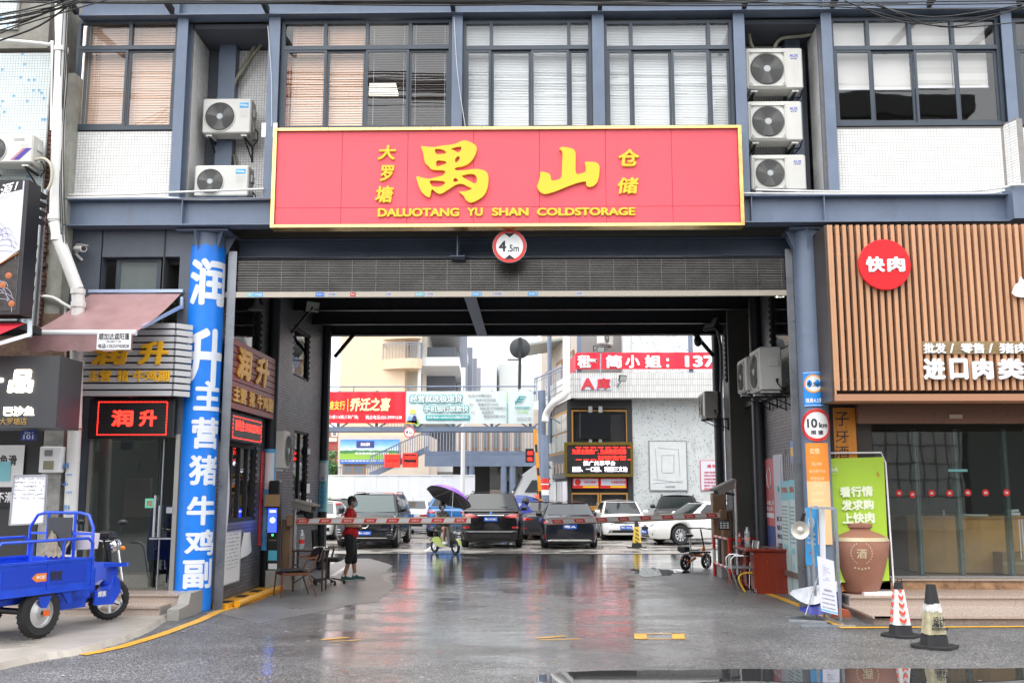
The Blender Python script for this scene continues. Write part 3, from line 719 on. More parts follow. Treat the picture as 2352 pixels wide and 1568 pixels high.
b.box(a.x-w,a.x-.001,d0,d1,zb_,zt_);b.box(c.x+.001,c.x+w,d0,d1,zb_,zt_)
b.build('gold_frame',gold,sg)
lip=MB()
for i in range(9):x0=a.x+(c.x-a.x)*i/9;lip.box(x0+.01,x0+.02,d0-.002,d0,zt_,zt_+w*.8)
lip.build('frame_joint',M('gold_dark',(.4,.25,.07),.4),sg)
yu=[[(1188,1018),(1215,1022),(1290,1028),(1310,1020),(1400,1010),(1440,1000),(1470,985),(1495,978),(1540,992),(1575,1015),(1582,1040),(1570,1080),(1550,1115),(1520,1145),(1480,1162),(1430,1168),(1425,1190),(1500,1188),(1560,1178),(1610,1182),(1645,1195),(1660,1220),(1662,1270),(1650,1330),(1625,1370),(1580,1400),(1532,1416),(1500,1390),(1490,1365),(1450,1335),(1500,1335),(1540,1322),(1545,1312),(1525,1305),(1480,1280),(1440,1285),(1400,1310),(1330,1355),(1300,1345),(1265,1315),(1258,1360),(1248,1378),(1230,1370),(1190,1335),(1170,1280),(1155,1225),(1200,1240),(1250,1248),(1300,1235),(1345,1225),(1360,1205),(1360,1188),(1265,1185),(1250,1165),(1220,1138),(1215,1120),(1205,1060)],[(1285,1038),(1330,1040),(1360,1052),(1368,1070),(1340,1075),(1295,1078)],[(1295,1118),(1360,1122),(1372,1140),(1330,1155),(1300,1165)],[(1395,1040),(1440,1025),(1475,1022),(1470,1050),(1450,1066),(1420,1048)],[(1430,1105),(1450,1088),(1462,1095),(1460,1115),(1435,1138),(1428,1125)],[(1250,1258),(1300,1260),(1350,1262),(1362,1278),(1340,1295),(1310,1305),(1270,1300),(1256,1280)],[(1420,1245),(1435,1240),(1455,1262),(1430,1270),(1415,1265)],[(1470,1225),(1530,1212),(1565,1215),(1582,1240),(1580,1270),(1565,1282),(1530,1262),(1490,1240)]]
shan=[[(410,1040),(430,1024),(480,1030),(520,1045),(528,1075),(525,1215),(560,1212),(598,1200),(597,1160),(588,1128),(640,1130),(665,1130),(694,1150),(692,1215),(680,1270),(650,1300),(615,1305),(600,1290),(600,1262),(540,1275),(470,1300),(400,1330),(320,1355),(285,1345),(262,1315),(258,1295),(270,1270),(280,1225),(278,1197),(310,1200),(350,1212),(357,1262),(400,1255),(430,1240),(432,1140),(437,1075),(430,1050)]]
def glyph(loops,ox,nm):
 P=[]
 for lp in loops:
  q=[]
  for x,y in lp:
   w_=A((ox+x/1.7418)/K,(y/1.7418)/K,SY-.05);q.append((w_.x,w_.z))
  r=[]
  for i in range(len(q)):
   p0,p1=Vector(q[i]),Vector(q[(i+1)%len(q)]);r+=[tuple(p0.lerp(p1,.22)),tuple(p0.lerp(p1,.78))]
  P.append(r)
 xs=[p[0]for r in P for p in r];ys=[p[1]for r in P for p in r]
 place_flat(curve_mesh(P),yellow,nm,sg,((min(xs)+max(xs))/2,SY-.002,(min(ys)+max(ys))/2),max(xs)-min(xs),max(ys)-min(ys),ex=.055)
glyph(yu,1000,'character');glyph(shan,2000,'character')
for s,q in(('大',(868,335,910,369)),('罗',(873,381,906,418)),('塘',(862,428,905,467)),('仓',(1420,344,1468,384)),('储',(1418,409,1467,447))):
 txp(s,yellow,sg,SY-.001,*q,ex=.035,bold=.035,name='character',shear=.12)
for s,x0,x1 in(('DALUOTANG',868,1055),('YU',1073,1109),('SHAN',1130,1214),('COLDSTORAGE',1233,1459)):
 txp(s,yellow,sg,SY-.001,x0,478+(1 if x0<1000 else 0),x1,499-(x0-868)/150,ex=.03,bold=.045,name='lettering',res=4)
 # round height limit signs
def round_sign(name,label,Y,x,y,r,words,kw,back=False,plate=None):
 c=A(x,y,Y);R=r/FPX*Y;t=thing(name,label,'road sign',(c.x,c.y,c.z),kw)
 MB().lathe(c,[(R,0),(R,.012),(R-.008,.018)],40,ax=(0,-1,0)).build('sign_plate',M('sign_white',(.82,.82,.82),.35),t)
 MB().lathe(c+Vector((0,-.018,0)),[(R*.80,0.0),(R*.80,.0035),(R*.985,.0035),(R*.985,0)],40,ax=(0,-1,0),cap=False).build('red_ring',red_p,t)
 return t,c,R
t,c,R=round_sign('height_limit_sign','large round white sign with red ring and 4.5m hanging under the red sign',FY-.1,1170.5,566,40,'','round height limit signs')
MB().bar(c+Vector((0,.05,R*.5)),c+Vector((0,.05,R+.35)),.04,.02).build('hanger',steel_d,t)
txt('4',ink,t,c+Vector((-R*.42,-.019,0)),R*.45,R*.66,bold=.03,ex=.002)
txt('.5m',ink,t,c+Vector((R*.22,-.019,-R*.13)),R*.66,R*.42,bold=.02,ex=.002)
for s in(1,-1):MB().prism([(-.32,.78),(.32,.78),(0,.52)]if s>0 else[(-.32,-.78),(0,-.52),(.32,-.78)],c+Vector((0,-.0195,0)),(R,0,0),(0,0,R),(0,-.004,0)).build('arrow_mark',ink,t)
# rolling grille gate
rg=thing('rolling_gate','rolled steel rod gate stretched under the beam with an aluminium bottom rail','gate',(0,FY+.5,0))
GYY=FY+.46;x0=A(512,640,GYY).x;x1=A(1822,640,GYY).x;za=A(1170,670,GYY).z;zz_=A(1170,597,GYY).z
rodm=M('gate_rod',(.15,.14,.13),.32,.7,var=.3,vs=3)
n=19
for k in range(n):
 z=za+(zz_-za)*(k+.5)/n;piece('rod',rodm,rg,((x0+x1)/2,GYY+random.uniform(-.012,.012),z),(x1-x0,.022,.013))
for k in range(24):
 xx=x0+(x1-x0)*(k+.5)/24;piece('link_strip',rodm,rg,(xx,GYY-.018,(za+zz_)/2),(.010,.008,zz_-za))
box('rail_backing',black_m,rg,x0,x1,GYY+.06,GYY+.12,za,zz_+.05)
zr0=A(1170,682,GYY).z
box('bottom_rail',M('champagne_alu',(.45,.40,.33),.35,.5,var=.08),rg,x0+.02,x1-.02,GYY-.05,GYY+.02,zr0,za)
MB().bar((x1+.03,GYY,za-.05),(x1+.03,GYY,zz_+.1),.05,.1).build('gate_housing_end',steel_d,rg)
for i,(x,w,m_)in enumerate(((574,14,teal),(593,22,blue_l),(735,20,blue_b),(762,22,paper_l),(811,13,red_p),(892,14,paper_l),(964,22,teal),(988,18,paper_l),(1095,24,blue_l),(1143,22,paper_l),(1224,24,blue_l),(1330,16,paper_l))):
 p=A(x,675.5,GYY-.051);ww=w/FPX*GYY
 o=piece('sticker',m_,rg,(p.x,GYY-.052,(zr0+za)/2),(ww,.002,(za-zr0)*.8))
 txt('13570888' if i%2 else '防盗门',white_p if m_ not in(paper_l,)else ink_g,rg,(p.x,GYY-.053,(zr0+za)/2),ww*.8,(za-zr0)*.4,ex=.001)
 # blue wrap banner on the left column
bw=thing('column_banner','tall blue banner with white characters wrapped round the left gate column','banner',(PLx,PLy,0))
ztop=A(470,562,FY+.05).z;b=MB();nn=48
va=math.atan2(-PLy,-PLx)
def wrap(z,an,r=PLr):return(PLx+r*math.cos(an),PLy+r*math.sin(an),z)
rows=12;ring=[]
for j in range(rows+1):
 z=.02+(ztop-.02)*j/rows
 for k in range(nn):ring.append(wrap(z+(.03*math.sin(k*1.7)if j==rows else 0),2*math.pi*k/nn))
b.add(ring,[(j*nn+k,j*nn+(k+1)%nn,(j+1)*nn+(k+1)%nn,(j+1)*nn+k)for j in range(rows)for k in range(nn)])
b.build('banner_cloth',blue_b,bw,smooth=40)
c0=-math.pi/2+math.atan2(PLx,PLy)*-1*-1
face=math.atan2(-PLy,-PLx)
def wraptxt(s,x0,y0,x1,y1,bold=.032):
 ym=(y0+y1)/2;zc=A((x0+x1)/2,ym,PLy-PLr).z;hh=A(470,y0,PLy-PLr).z-A(470,y1,PLy-PLr).z
 ctr=440+(1400-ym)/840*31;rp=41.
 def ang(x):return face+math.asin(max(-.97,min(.97,(x-ctr)/rp)))
 a0,a1=ang(x0),ang(x1);am=(a0+a1)/2;wid=(a1-a0)*PLr
 def warp(a,b_,t):an=am+a/PLr;return Vector((PLx+(PLr+.004+t)*math.cos(an),PLy+(PLr+.004+t)*math.sin(an),zc+b_))
 txt(s,M('banner_white',(.74,.78,.86),.5),bw,(0,0,0),wid,hh,bold=bold,ex=.002,name='character',warp=warp)
wraptxt('润',434,592,514,700);wraptxt('升',426,752,505,888);wraptxt('主',443,873,497,942)
for s,x0,y0,x1,y1 in(('营',438,957,494,1030),('猪',434,1044,491,1114),('牛',430,1138,487,1206),('鸡',426,1216,485,1276),('副',422,1284,481,1352)):wraptxt(s,x0,y0,x1,y1)
# signs on the right column
def colplate(x0,x1,y0,y1,mat,lab,cat,r=PRr+.02,circ=False,grp=None,name='column_sign'):
 f=math.atan2(-PRy_,-PRx)if False else math.atan2(-PLy,-PRx)
 zt=A((x0+x1)/2,y0,PLy-PRr).z;zb=A((x0+x1)/2,y1,PLy-PRr).z;ctr=1864.0+(900-(y0+y1)/2)*-.028
 t=thing(name,lab,cat,(PRx,PLy-PRr,zb),grp);w=(x1-x0)/FPX*PLy;ac=f+((x0+x1)/2-ctr)/FPX*PLy/PRr*1.0
 b=MB();n=20;h=zt-zb;zc=(zt+zb)/2
 def P(u,v,t_=0.):an=ac+u/r;return Vector((PRx+(r+t_)*math.cos(an),PLy+(r+t_)*math.sin(an),zc+v))
 if circ:
  R=h/2;vs=[P(0,0)];fs=[]
  for j,q in enumerate((.33,.66,1.)):
   for k in range(32):an=k/32*2*math.pi;vs.append(P(R*q*math.cos(an),R*q*math.sin(an)))
  fs=[(0,1+k,1+(k+1)%32)for k in range(32)]+[(1+32*j+k,1+32*j+32+k,1+32*j+32+(k+1)%32,1+32*j+(k+1)%32)for j in(0,1)for k in range(32)]
  b.add(vs,fs)
 else:b.sheet(lambda u,v:P((u-.5)*w,(v-.5)*h),n,2)
 o=b.build('sign_plate',mat,t,smooth=50)
 return t,P,w,h,zc
PRy_=PLy
def ctext(s,mat,t,P,u,v,w,h,bold=.03,ex=.002,off=.003):
 return txt(s,mat,t,(0,0,0),w,h,bold=bold,ex=ex,warp=lambda a,b_,k:P(u+a,v+b_,off+k))
def ring(mat,t,P,u,v,r0,r1,off=.004,name='ring'):
 b=MB();vs=[]
 for k in range(40):
  an=k/40*2*math.pi;vs+=[P(u+r0*math.cos(an),v+r0*math.sin(an),off),P(u+r1*math.cos(an),v+r1*math.sin(an),off)]
 b.add(vs,[(2*k,2*k+1,(2*k+3)%80,(2*k+2)%80)for k in range(40)]);b.build(name,mat,t)
t,P,w,h,zc=colplate(1841,1889,853,933,M('sign_blue',(.01,.25,.75),.4),'blue square sign with round 4.5m limit on the right gate column','road sign')
b=MB();b.sheet(lambda u,v:P((u-.5)*w*.72,h*.15+(v-.5)*w*.72,.002),2,2)
vs=[P(0,h*.15,.003)]+[P(w*.36*math.cos(k*math.pi/16),h*.15+w*.36*math.sin(k*math.pi/16),.003)for k in range(32)]
MB().add(vs,[(0,1+k,1+(k+1)%32)for k in range(32)]).build('white_disc',white_p,t)
ring(M('ring_orange',(.85,.35,.05),.5),t,P,0,h*.15,w*.36,w*.44,.004)
ctext('4',ink,t,P,-w*.2,h*.15,w*.16,h*.17);ctext('.5m',ink,t,P,w*.1,h*.13,w*.34,h*.12)
ctext('限高4.5米',white_p,t,P,0,-h*.33,w*.78,h*.14)
for v in(.47,-.47):MB().sheet(lambda a_,b_:P((a_-.5)*w*.94,h*v+(b_-.5)*.008,.003),8,1).build('sign_border',white_p,t)
t,P,w,h,zc=colplate(1843,1898,938,1014,M('sign_white',(.82,.82,.82),.35),'round 10km speed limit sign with red ring on the right gate column','road sign',circ=True)
ring(red_p,t,P,0,0,h*.40,h*.495)
ctext('10',ink,t,P,-h*.14,h*.06,h*.30,h*.28);ctext('km',ink,t,P,h*.2,h*.0,h*.28,h*.16);ctext('限 速',ink,t,P,0,-h*.22,h*.36,h*.13)
t,P,w,h,zc=colplate(1846,1900,1017,1250,orange,'orange notice banner wrapped round the right gate column below the speed sign','banner',name='column_notice')
MB().sheet(lambda u,v:P((u-.5)*w*.99,-h*.5+h*.62*v,.003),14,2).build('pale_half',orange_l,t,smooth=50)
ctext('公告',M('pale_gold',(.85,.72,.4),.5),t,P,-w*.1,h*.42,w*.4,h*.06)
for i,s in enumerate(('禺山冷库','每天7点至下午5点','所有登记的车辆','一律不停','出入园区凭卡','任何剩余的进行','东门进出','多谢合作')):
 ctext(s,M('pale_gold',(.85,.72,.4),.5),t,P,-w*.04,h*(.29-.072*i),w*(.38+.055*(len(s)-4)),h*.035,bold=.01)
 # outdoor units of the air conditioners
def grille(b,c,r,nr,spokes,swirl,y,m=1,w=.0024):
 for k in range(nr):
  rr=r*(k+1.2)/(nr+.2);pts=[(c[0]+rr*math.cos(q/28*2*math.pi),y,c[1]+rr*math.sin(q/28*2*math.pi))for q in range(28)]
  b.tube(pts,w,4,m,closed=True)
 for k in range(spokes):
  pts=[]
  for q in range(7):
   f=q/6;an=2*math.pi*k/spokes+swirl*f;rr=r*(.16+.84*f);pts.append((c[0]+rr*math.cos(an),y,c[1]+rr*math.sin(an)))
  b.tube(pts,w,4,m,caps=False)
def ac_unit(label,w,h,d,style,brand,loc,rz=0.,grp=None,bracket=True,badge=None,fanleft=True):
 t=thing('ac_outdoor_unit',label,'air conditioner',(0,0,0),grp)
 b=MB();b.bbox((0,d/2,h/2+.03),(w,d,h-.03),.02);b.box(-w*.42,-w*.30,.03,d-.03,0,.03);b.box(w*.30,w*.42,.03,d-.03,0,.03)
 b.build('casing',ac_white,t)
 R=h*.385 if style!='b' else h*.37;cx=-w*.5+R+(.05 if style!='b' else.075);cz=h*.52
 b=MB();b.lathe((cx,-.002,cz),[(0,0),(R,0),(R,-.004)],32,0,(0,-1,0))
 for k in range(3):
  a0=k*2.1;b.sheet(lambda u,v:Vector((cx+R*(.2+.72*v)*math.cos(a0+.9*u),-.006-.01*u,cz+R*(.2+.72*v)*math.sin(a0+.9*u))),5,1,1)
 b.build('fan',[ac_dark,M('fan_blade',(.10,.10,.10),.4)],t)
 b=MB()
 if style=='b':
  s=R*1.10;b.box(cx-s,cx+s,-.014,-.010,cz-s,cz-s+.012,0)
  for q in((cx-s,cx+s,cz-s,cz-s+.014),(cx-s,cx+s,cz+s-.014,cz+s),(cx-s,cx-s+.014,cz-s,cz+s),(cx+s-.014,cx+s,cz-s,cz+s)):b.box(q[0],q[1],-.018,-.001,q[2],q[3],0)
  for(sx,sz)in((-1,-1),(1,-1),(-1,1),(1,1)):
   for k in range(5):q=s*(1-.06*k-.03);e=R*(1.02-.012*k);b.bar((cx+sx*q,-.010,cz+sz*s*.98),(cx+sx*s*.98,-.010,cz+sz*q),.004,.004,1)if k else None
  grille(b,(cx,cz),R*1.02,9,44,1.5,-.014)
 else:grille(b,(cx,cz),R,11,40,.35,-.012);b.tube([(cx+R*1.03*math.cos(q/36*6.2832),-.006,cz+R*1.03*math.sin(q/36*6.2832))for q in range(36)],.010,6,0,closed=True)
 b.build('fan_grille',[ac_white,wire_g],t)
 MB().lathe((cx,-.012,cz),[(0,.012),(R*.2,.010),(R*.22,0)],20,ax=(0,-1,0)).build('hub_cap',M('hub_grey',(.45,.47,.48),.4),t)
 if brand:
  if badge:MB().box(w*.26,w*.44,-.003,-.0002,h*.76,h*.90).build('badge',badge,t)
  txt(brand,white_p if badge else M('brand_blue',(.03,.06,.45),.4),t,(w*.35,-.0032 if badge else-.0005,h*.835),w*.15,h*.07,bold=.03,ex=.001,local=True)
  if style=='b':txt('奥克斯',M('brand_blue',(.03,.06,.45),.4),t,(w*.35,-.0005,h*.765),w*.12,h*.04,bold=.01,ex=.001,local=True)
 b=MB()
 if style=='a':
  for k in range(5):b.box(w*.27,w*.43,-.003,-.0002,h*(.68-.045*k),h*(.69-.045*k))
 b.bbox((w/2+.012,d*.62,h*.68),(.03,d*.45,h*.22),.008);b.box(w/2,w/2+.012,d*.5,d*.85,h*.2,h*.34)
 b.build('service_cover',ac_white,t)
 b=MB()
 for k in range(2):b.tube([(w/2+.02,d*.7+.03*k,h*.3),(w/2+.06,d*.72,h*.2),(w/2+.04,d*1.0,h*.05),(w/2-.05,d*1.2,-.05+.1*k)],.011,6)
 b.build('pipes',black,t)
 if bracket:
  for x in(-w*.36,w*.36):
   q=MB();q.box(x-.015,x+.015,.02,d+.25,-.03,-.001);q.bar((x,.06,-.02),(x,d+.22,-.24),.02,.02);q.box(x-.014,x+.014,d+.22,d+.25,-.28,-.031);q.build('bracket',steel_d,t)
 t.location=loc;t.rotation_euler=(0,0,rz)
 return t
def ac_at(label,x0,y0,x1,y1,Y,**k):
 a=A(x0,y1,Y);c=A(x1,y0,Y)
 return ac_unit(label,c.x-a.x,c.z-a.z,k.pop('d',.32),loc=((a.x+c.x)/2,Y,a.z),**k)
ml=M('midea_badge',(.01,.35,.72),.4)
ac_at('beige air conditioner on brackets, upper one of the left facade bay, blue badge',463,228,578,312,FY+.38,style='a',brand='Midea',badge=ml,grp='outdoor units on the facade')
ac_at('beige air conditioner standing on the beam, lower one of the left facade bay',444,381,572,457,FY+.12,style='a',brand='Midea',badge=ml,bracket=False,grp='outdoor units on the facade')
for y0,y1,x0,x1,s in((112,210,1715,1842,'topmost'),(234,329,1719,1841,'middle'),(357,443,1727,1850,'lowest')):
 ac_at('square-grille air conditioner, %s of the three stacked right of the red sign'%s,x0,y0,x1,y1,FY+.15,style='b',brand='AUX',bracket=s!='lowest',d=.36,grp='outdoor units on the facade')
pipe_t=M('insulation_tape',(.30,.29,.22),.7,var=.2,vs=10)
def hose(label,pts,r,mat=pipe_t,name='insulated_pipe',cat='pipe',n=8,grp=None,sub=6):
 P=[Vector(p)for p in pts];out=[]
 for i in range(len(P)-1):
  p0,p1,p2,p3=P[max(0,i-1)],P[i],P[i+1],P[min(len(P)-1,i+2)]
  for k in range(sub):
   t=k/sub;out.append(.5*((2*p1)+(p2-p0)*t+(2*p0-5*p1+4*p2-p3)*t*t+(3*p1-p0-3*p2+p3)*t**3))
 out.append(P[-1]);o=MB().tube(out,r,n).build(name,mat,None,smooth=60)
 return tag(o,label,cat,grp)
Yp=FY+.85
hose('taped grey pipe bending down to the upper left air conditioner, left one',[A(612,75,Yp),A(595,90,Yp),A(560,150,Yp),A(545,175,Yp),A(515,200,Yp),A(500,228,Yp)],.03)
hose('taped grey pipe bending down to the upper left air conditioner, right one',[A(613,82,Yp-.07),A(598,105,Yp-.07),A(555,165,Yp-.07),A(540,190,Yp-.07),A(530,228,Yp-.07)],.03)
hose('taped pipe running down between the two left facade air conditioners',[A(517,315,Yp),A(525,340,Yp),A(538,362,Yp),A(541,384,Yp)],.028)
hose('taped pipe dropping onto the topmost of the three stacked air conditioners',[A(1716,66,FY+.5),A(1721,80,FY+.5),A(1724,98,FY+.5),A(1731,113,FY+.5)],.03)
hose('taped pipe arching from the corner to the topmost stacked air conditioner',[A(1868,78,FY+.5),A(1840,84,FY+.5),A(1800,88,FY+.5),A(1785,98,FY+.5),A(1778,113,FY+.5)],.03)
hose('thin white conduit sagging along the sill of the left facade, upper one',[A(150,448,FY-.1),A(270,447,FY-.1),A(420,441,FY-.1),A(606,434,FY-.1)],.018,white_pvc,'conduit')
hose('thin white conduit along the sill of the left facade, lower one',[A(150,455,FY-.13),A(350,453,FY-.13),A(450,458,FY-.13),A(625,456,FY-.13)],.018,white_pvc,'conduit')
hose('thin white conduit along the sill of the right facade, upper one',[A(1735,436,FY-.1),A(1900,440,FY-.1),A(2100,440,FY-.1),A(2240,438,FY-.1),A(2310,430,FY-.1),A(2330,425,FY-.35),A(2400,424,FY-.35)],.018,white_pvc,'conduit')
hose('thin white conduit along the sill of the right facade, lower one',[A(1706,444,FY-.13),A(1860,445,FY-.13),A(2050,446,FY-.13),A(2250,446,FY-.13),A(2308,438,FY-.13)],.016,white_pvc,'conduit')
# bundles of black cables hung along the eaves
rnd=random.Random(3);k_=0
cables=[]
for k in range(24):
 Y=FY-1.6+rnd.uniform(-.35,.35);y0=rnd.uniform(-10,8);sag=rnd.uniform(-4,12);x0=rnd.uniform(-100,900);x1=x0+rnd.uniform(700,1700)
 y1=rnd.uniform(-10,8);cables.append([A(x0+(x1-x0)*q/4,y0+(y1-y0)*q/4+sag*math.sin(math.pi*q/4),Y)for q in range(5)])
for q in((0,75,60,50,190,-6),(0,62,80,38,230,-8),(0,100,90,60,180,-4),(0,48,90,26,200,-8),(0,58,70,45,150,0),(0,86,60,55,260,-4),(0,40,100,20,220,-4),(0,52,90,30,240,-8),(0,36,60,22,170,-8),(2030,8,2160,62,2352,50),(2000,4,2140,40,2352,10),(1960,2,2100,55,2352,22),(2000,20,2180,62,2352,15),(1700,0,2000,20,2352,22)):
 cables.append([A(q[0]-20,q[1],FY-2.2),A(q[2],q[3],FY-2.1),A(q[4],q[5],FY-2.0)])
for k,pts in enumerate(cables):
 o=hose(('loose black cable hanging among the cable bundle along the eaves' if k<24 else 'black cable crossing in front of the upper left corner wall' if k<33 else 'black cable drooping across the upper right window'),pts,rnd.uniform(.007,.016),black,'cable','cable',5,'black cables strung along the eaves',5)
for xs in((1043,40,1070,300),(615,60,624,290)):
 hose('thin grey wire running down the facade column beside the %s window'%('centre' if xs[0]>1000 else 'left'),[A(xs[0],xs[1],FY-.09),A(xs[0]+8,(xs[1]+xs[3])/2,FY-.09),A(xs[2],xs[3],FY-.09)],.005,white_pvc,'wire','cable',4)
 # left: the small office in the gate building, its steps, awning and signs
BY=FY+.12
ZS=.33
of=thing('corner_office','small dark fronted office with glass door and grey panels, left of the blue column','shop front',(-6.6,BY,0))
xa,xb=A(197,1150,BY).x,A(418,800,BY).x
b=MB();dd=A(205,1180,BY).x;de=A(397,1180,BY).x;zdt=A(300,1006,BY).z
b.box(XL-.9,dd-.05,BY,BY+.2,0,zB1);b.box(de+.07,PLx,BY,BY+.2,0,3.2);b.box(dd-.05,de+.07,BY+.01,BY+.2,zdt+.06,3.35)
b.box(dd-.049,A(230,620,BY).x,BY,BY+.2,3.36,zB1);b.box(A(412,620,BY).x,PLx,BY,BY+.2,3.2,zB1)
b.box(A(230,620,BY).x,A(412,620,BY).x,BY,BY+.2,A(300,590,BY).z,zB1)
b.build('wall',M('slate_panel',(.085,.10,.125),.5,var=.12,dirt=.3),of)
box('ceiling',dk,of,-12,WL-.2,BY+.2,BY+4,5.5,5.6);box('inner_wall',M('office_wall',(.12,.13,.12),.8),of,-9,WL-.2,BY+3.5,BY+3.6,0,5.5)
box('floor_slab',granite,of,-8,WL-.12,BY+.01,BY+3.5,0,ZS)
b=MB();b.box(dd-.05,dd,BY-.03,BY+.1,ZS,zdt+.06);b.box(de,de+.07,BY-.03,BY+.1,ZS,zdt+.06);b.box(dd,de,BY-.03,BY+.1,zdt,zdt+.06)
dfr=b.build('door_frame',M('door_frame_alu',(.42,.41,.38),.35,.6),of)
box('door_glass',shop_g,of,dd+.01,de-.01,BY,BY+.01,ZS+.02,zdt-.01)
ds=box('door_bar',alu,of,A(367,1200,BY).x,A(369,1200,BY).x,BY-.012,BY+.02,ZS+.02,zdt-.01)
h=MB();hx=A(359,1175,BY).x;h.cyl((hx,BY-.07,A(300,1232,BY).z),(hx,BY-.07,A(300,1137,BY).z),.018);h.cyl((hx+.07,BY-.07,A(300,1232,BY).z),(hx+.07,BY-.07,A(300,1160,BY).z),.012)
for z in(A(300,1225,BY).z,A(300,1145,BY).z):h.cyl((hx,BY-.07,z),(hx,BY,z),.01)
h.bar((A(345,1237,BY).x,BY-.03,A(300,1236,BY).z),(A(395,1237,BY).x,BY-.03,A(300,1236,BY).z),.03,.025);h.build('door_handle',alu,of)
bx_=A(393,1171,BY);piece('lock_box',alu,of,(bx_.x-.01,BY-.03,bx_.z),(.09,.05,.09))
p=A(344,1155,BY);piece('pull_sign',M('green_sign',(.15,.62,.42),.4),of,(p.x,BY-.003,p.z),(.145,.004,.145));txt('拉',red_p,of,(p.x,BY-.006,p.z),.09,.09,bold=.03,ex=.001)
bb=MB();p0=A(360,1240,BY+1.2);p1=A(395,1320,BY+1.2);bb.box(p0.x,p1.x+.1,BY+1.2,BY+1.9,ZS,ZS+.75)
tag(bb.build('office_cabinet',M('brown_wood',(.22,.10,.04),.4),None),'brown wooden cabinet behind the glass office door','cabinet')
Yw=BY+.1;q=MB();qa,qb=A(277,620,Yw).x,A(360,620,Yw).x;za_,zb2=A(300,690,Yw).z,A(300,594,Yw).z
q.box(qa-.07,qa,Yw,Yw+.06,za_,zb2);q.box(qb,qb+.07,Yw,Yw+.06,za_,zb2);q.box(qa,qb,Yw,Yw+.06,zb2-.05,zb2)
fr=q.build('upper_window',frame_d,of);box('pane',glass('frosted_pane',(.5,.55,.53),.10,op=.75,opcol=(.24,.27,.26)),fr,qa,qb,Yw+.02,Yw+.03,za_,zb2-.05)
st=thing('entrance_steps','two granite steps with concrete cheek in front of the corner office door','steps',(-6.6,BY-.6,0))
sx0,sx1=Go(480,2380,.3).x,Go(672,2380,.2).x;sx0=-8.6
H0=.07
def gstep(x0,x1,y0,y1,z0,z1,par,n=4):
 w=(x1-x0)/n
 for k in range(n):
  MB().box(x0+w*k+.002,x0+w*(k+1)-.002,y0-.025,y1,z1-.03,z1).build('tread_slab',granite,par)
  MB().box(x0+w*k+.002,x0+w*(k+1)-.002,y0,y0+.03,z0,z1-.031).build('riser_slab',granite,par)
 box('step_core',concrete,par,x0,x1,y0+.031,y1,z0,z1-.031)
xe=A(412,1375,BY-.5).x
gstep(sx0,xe-.12,BY-.95,BY-.52,H0-.03,.20,st);gstep(sx0,xe,BY-.52,BY,H0-.03,ZS,st)
MB().prism([(BY-1.0,0),(BY-1.0,.16),(BY-.6,.19),(BY-.52,ZS+.01),(BY+.1,ZS+.01),(BY+.1,0)],(xe+.005,0,0),(0,1,0),(0,0,1),(.17,0,0)).build('cheek_wall',concrete,st)
ld=thing('led_sign','black LED sign with red glowing characters and border above the office glass door','led sign',(-6.6,BY-.12,2.7))
YL=BY-.14;a=A(203,960,YL);c=A(400,960,YL);z0,z1=A(300,1006,YL).z,A(300,913,YL).z
MB().bbox(((a.x+c.x)/2,YL+.07,(z0+z1)/2),(c.x-a.x,.14,z1-z0),.015).build('housing',led_k,ld)
txp('润',led_r,ld,YL-.001,256,941,306,979,bold=.035,ex=.002);txp('升',led_r,ld,YL-.001,320,941,360,979,bold=.035,ex=.002)
b=MB();rx0,rx1,rz0,rz1=A(224,960,YL).x,A(384,960,YL).x,A(300,999,YL).z,A(300,922,YL).z
def dashes(b,x0,x1,z0,z1,Y,nx,nz,t=.014):
 for k in range(nx):
  w=(x1-x0)/nx;b.box(x0+k*w,x0+(k+.72)*w,Y-.003,Y,z1-t,z1);b.box(x0+k*w,x0+(k+.72)*w,Y-.003,Y,z0,z0+t)
 for k in range(nz):
  w=(z1-z0)/nz;b.box(x0,x0+t,Y-.004,Y-.001,z0+k*w,z0+(k+.72)*w);b.box(x1-t,x1,Y-.004,Y-.001,z0+k*w,z0+(k+.72)*w)
dashes(b,rx0,rx1,rz0,rz1,YL-.001,26,11);b.build('border_lights',led_r,ld)
ss=thing('slat_sign','grey aluminium slat sign with orange raised characters above the LED sign','sign',(-6.6,BY-.35,3.4))
YS=BY-.36;X0,X1=A(192,840,YS).x,A(398,840,YS).x;z0,z1=A(300,911,YS).z,A(300,741,YS).z;n=11;hh=(z1-z0)/n
slm=M('slat_alu',(.52,.52,.53),.35,.1,var=.04)
for k in range(n):
 z=z0+(k+.5)*hh;piece('slat',slm,ss,((X0+X1)/2,YS,z),(X1-X0,.05,hh*.74));piece('side_slat',slm,ss,(X1+.11,YS+.10,z),(.27,.04,hh*.74),rot=(0,0,.85))
box('back_panel',black_m,ss,X0,X1,YS+.05,YS+.07,z0,z1)
for x in(X0+.1,(X0+X1)/2,X1-.1):box('back_post',steel_d,ss,x-.02,x+.02,YS+.07,YS+.35,z0,z1)
om=M('orange_letter',(.90,.48,.02),.4)
txp('润',om,ss,YS-.027,212,788,296,838,bold=.045,ex=.03,name='character',shear=.1);txp('升',om,ss,YS-.027,318,784,387,838,bold=.045,ex=.03,name='character',shear=.1)
for s,x0,x1 in(('主营',203,256),('猪',270,296),('牛鸡副',306,390)):txp(s,om,ss,YS-.027,x0,850,x1,876,bold=.035,ex=.02)
aw=thing('awning','faded maroon retractable awning with white front bar over the office','awning',(-6.8,BY-.1,4.6))
Yb=BY-.05;Yf=BY-1.35;clo=M('awning_cloth',(.34,.20,.20),.38,var=.12,vs=4,dirt=.25)
p00,p10=A(208,677,Yb),A(416,674,Yb);p01,p11=A(68,764,Yf),A(308,766,Yf)
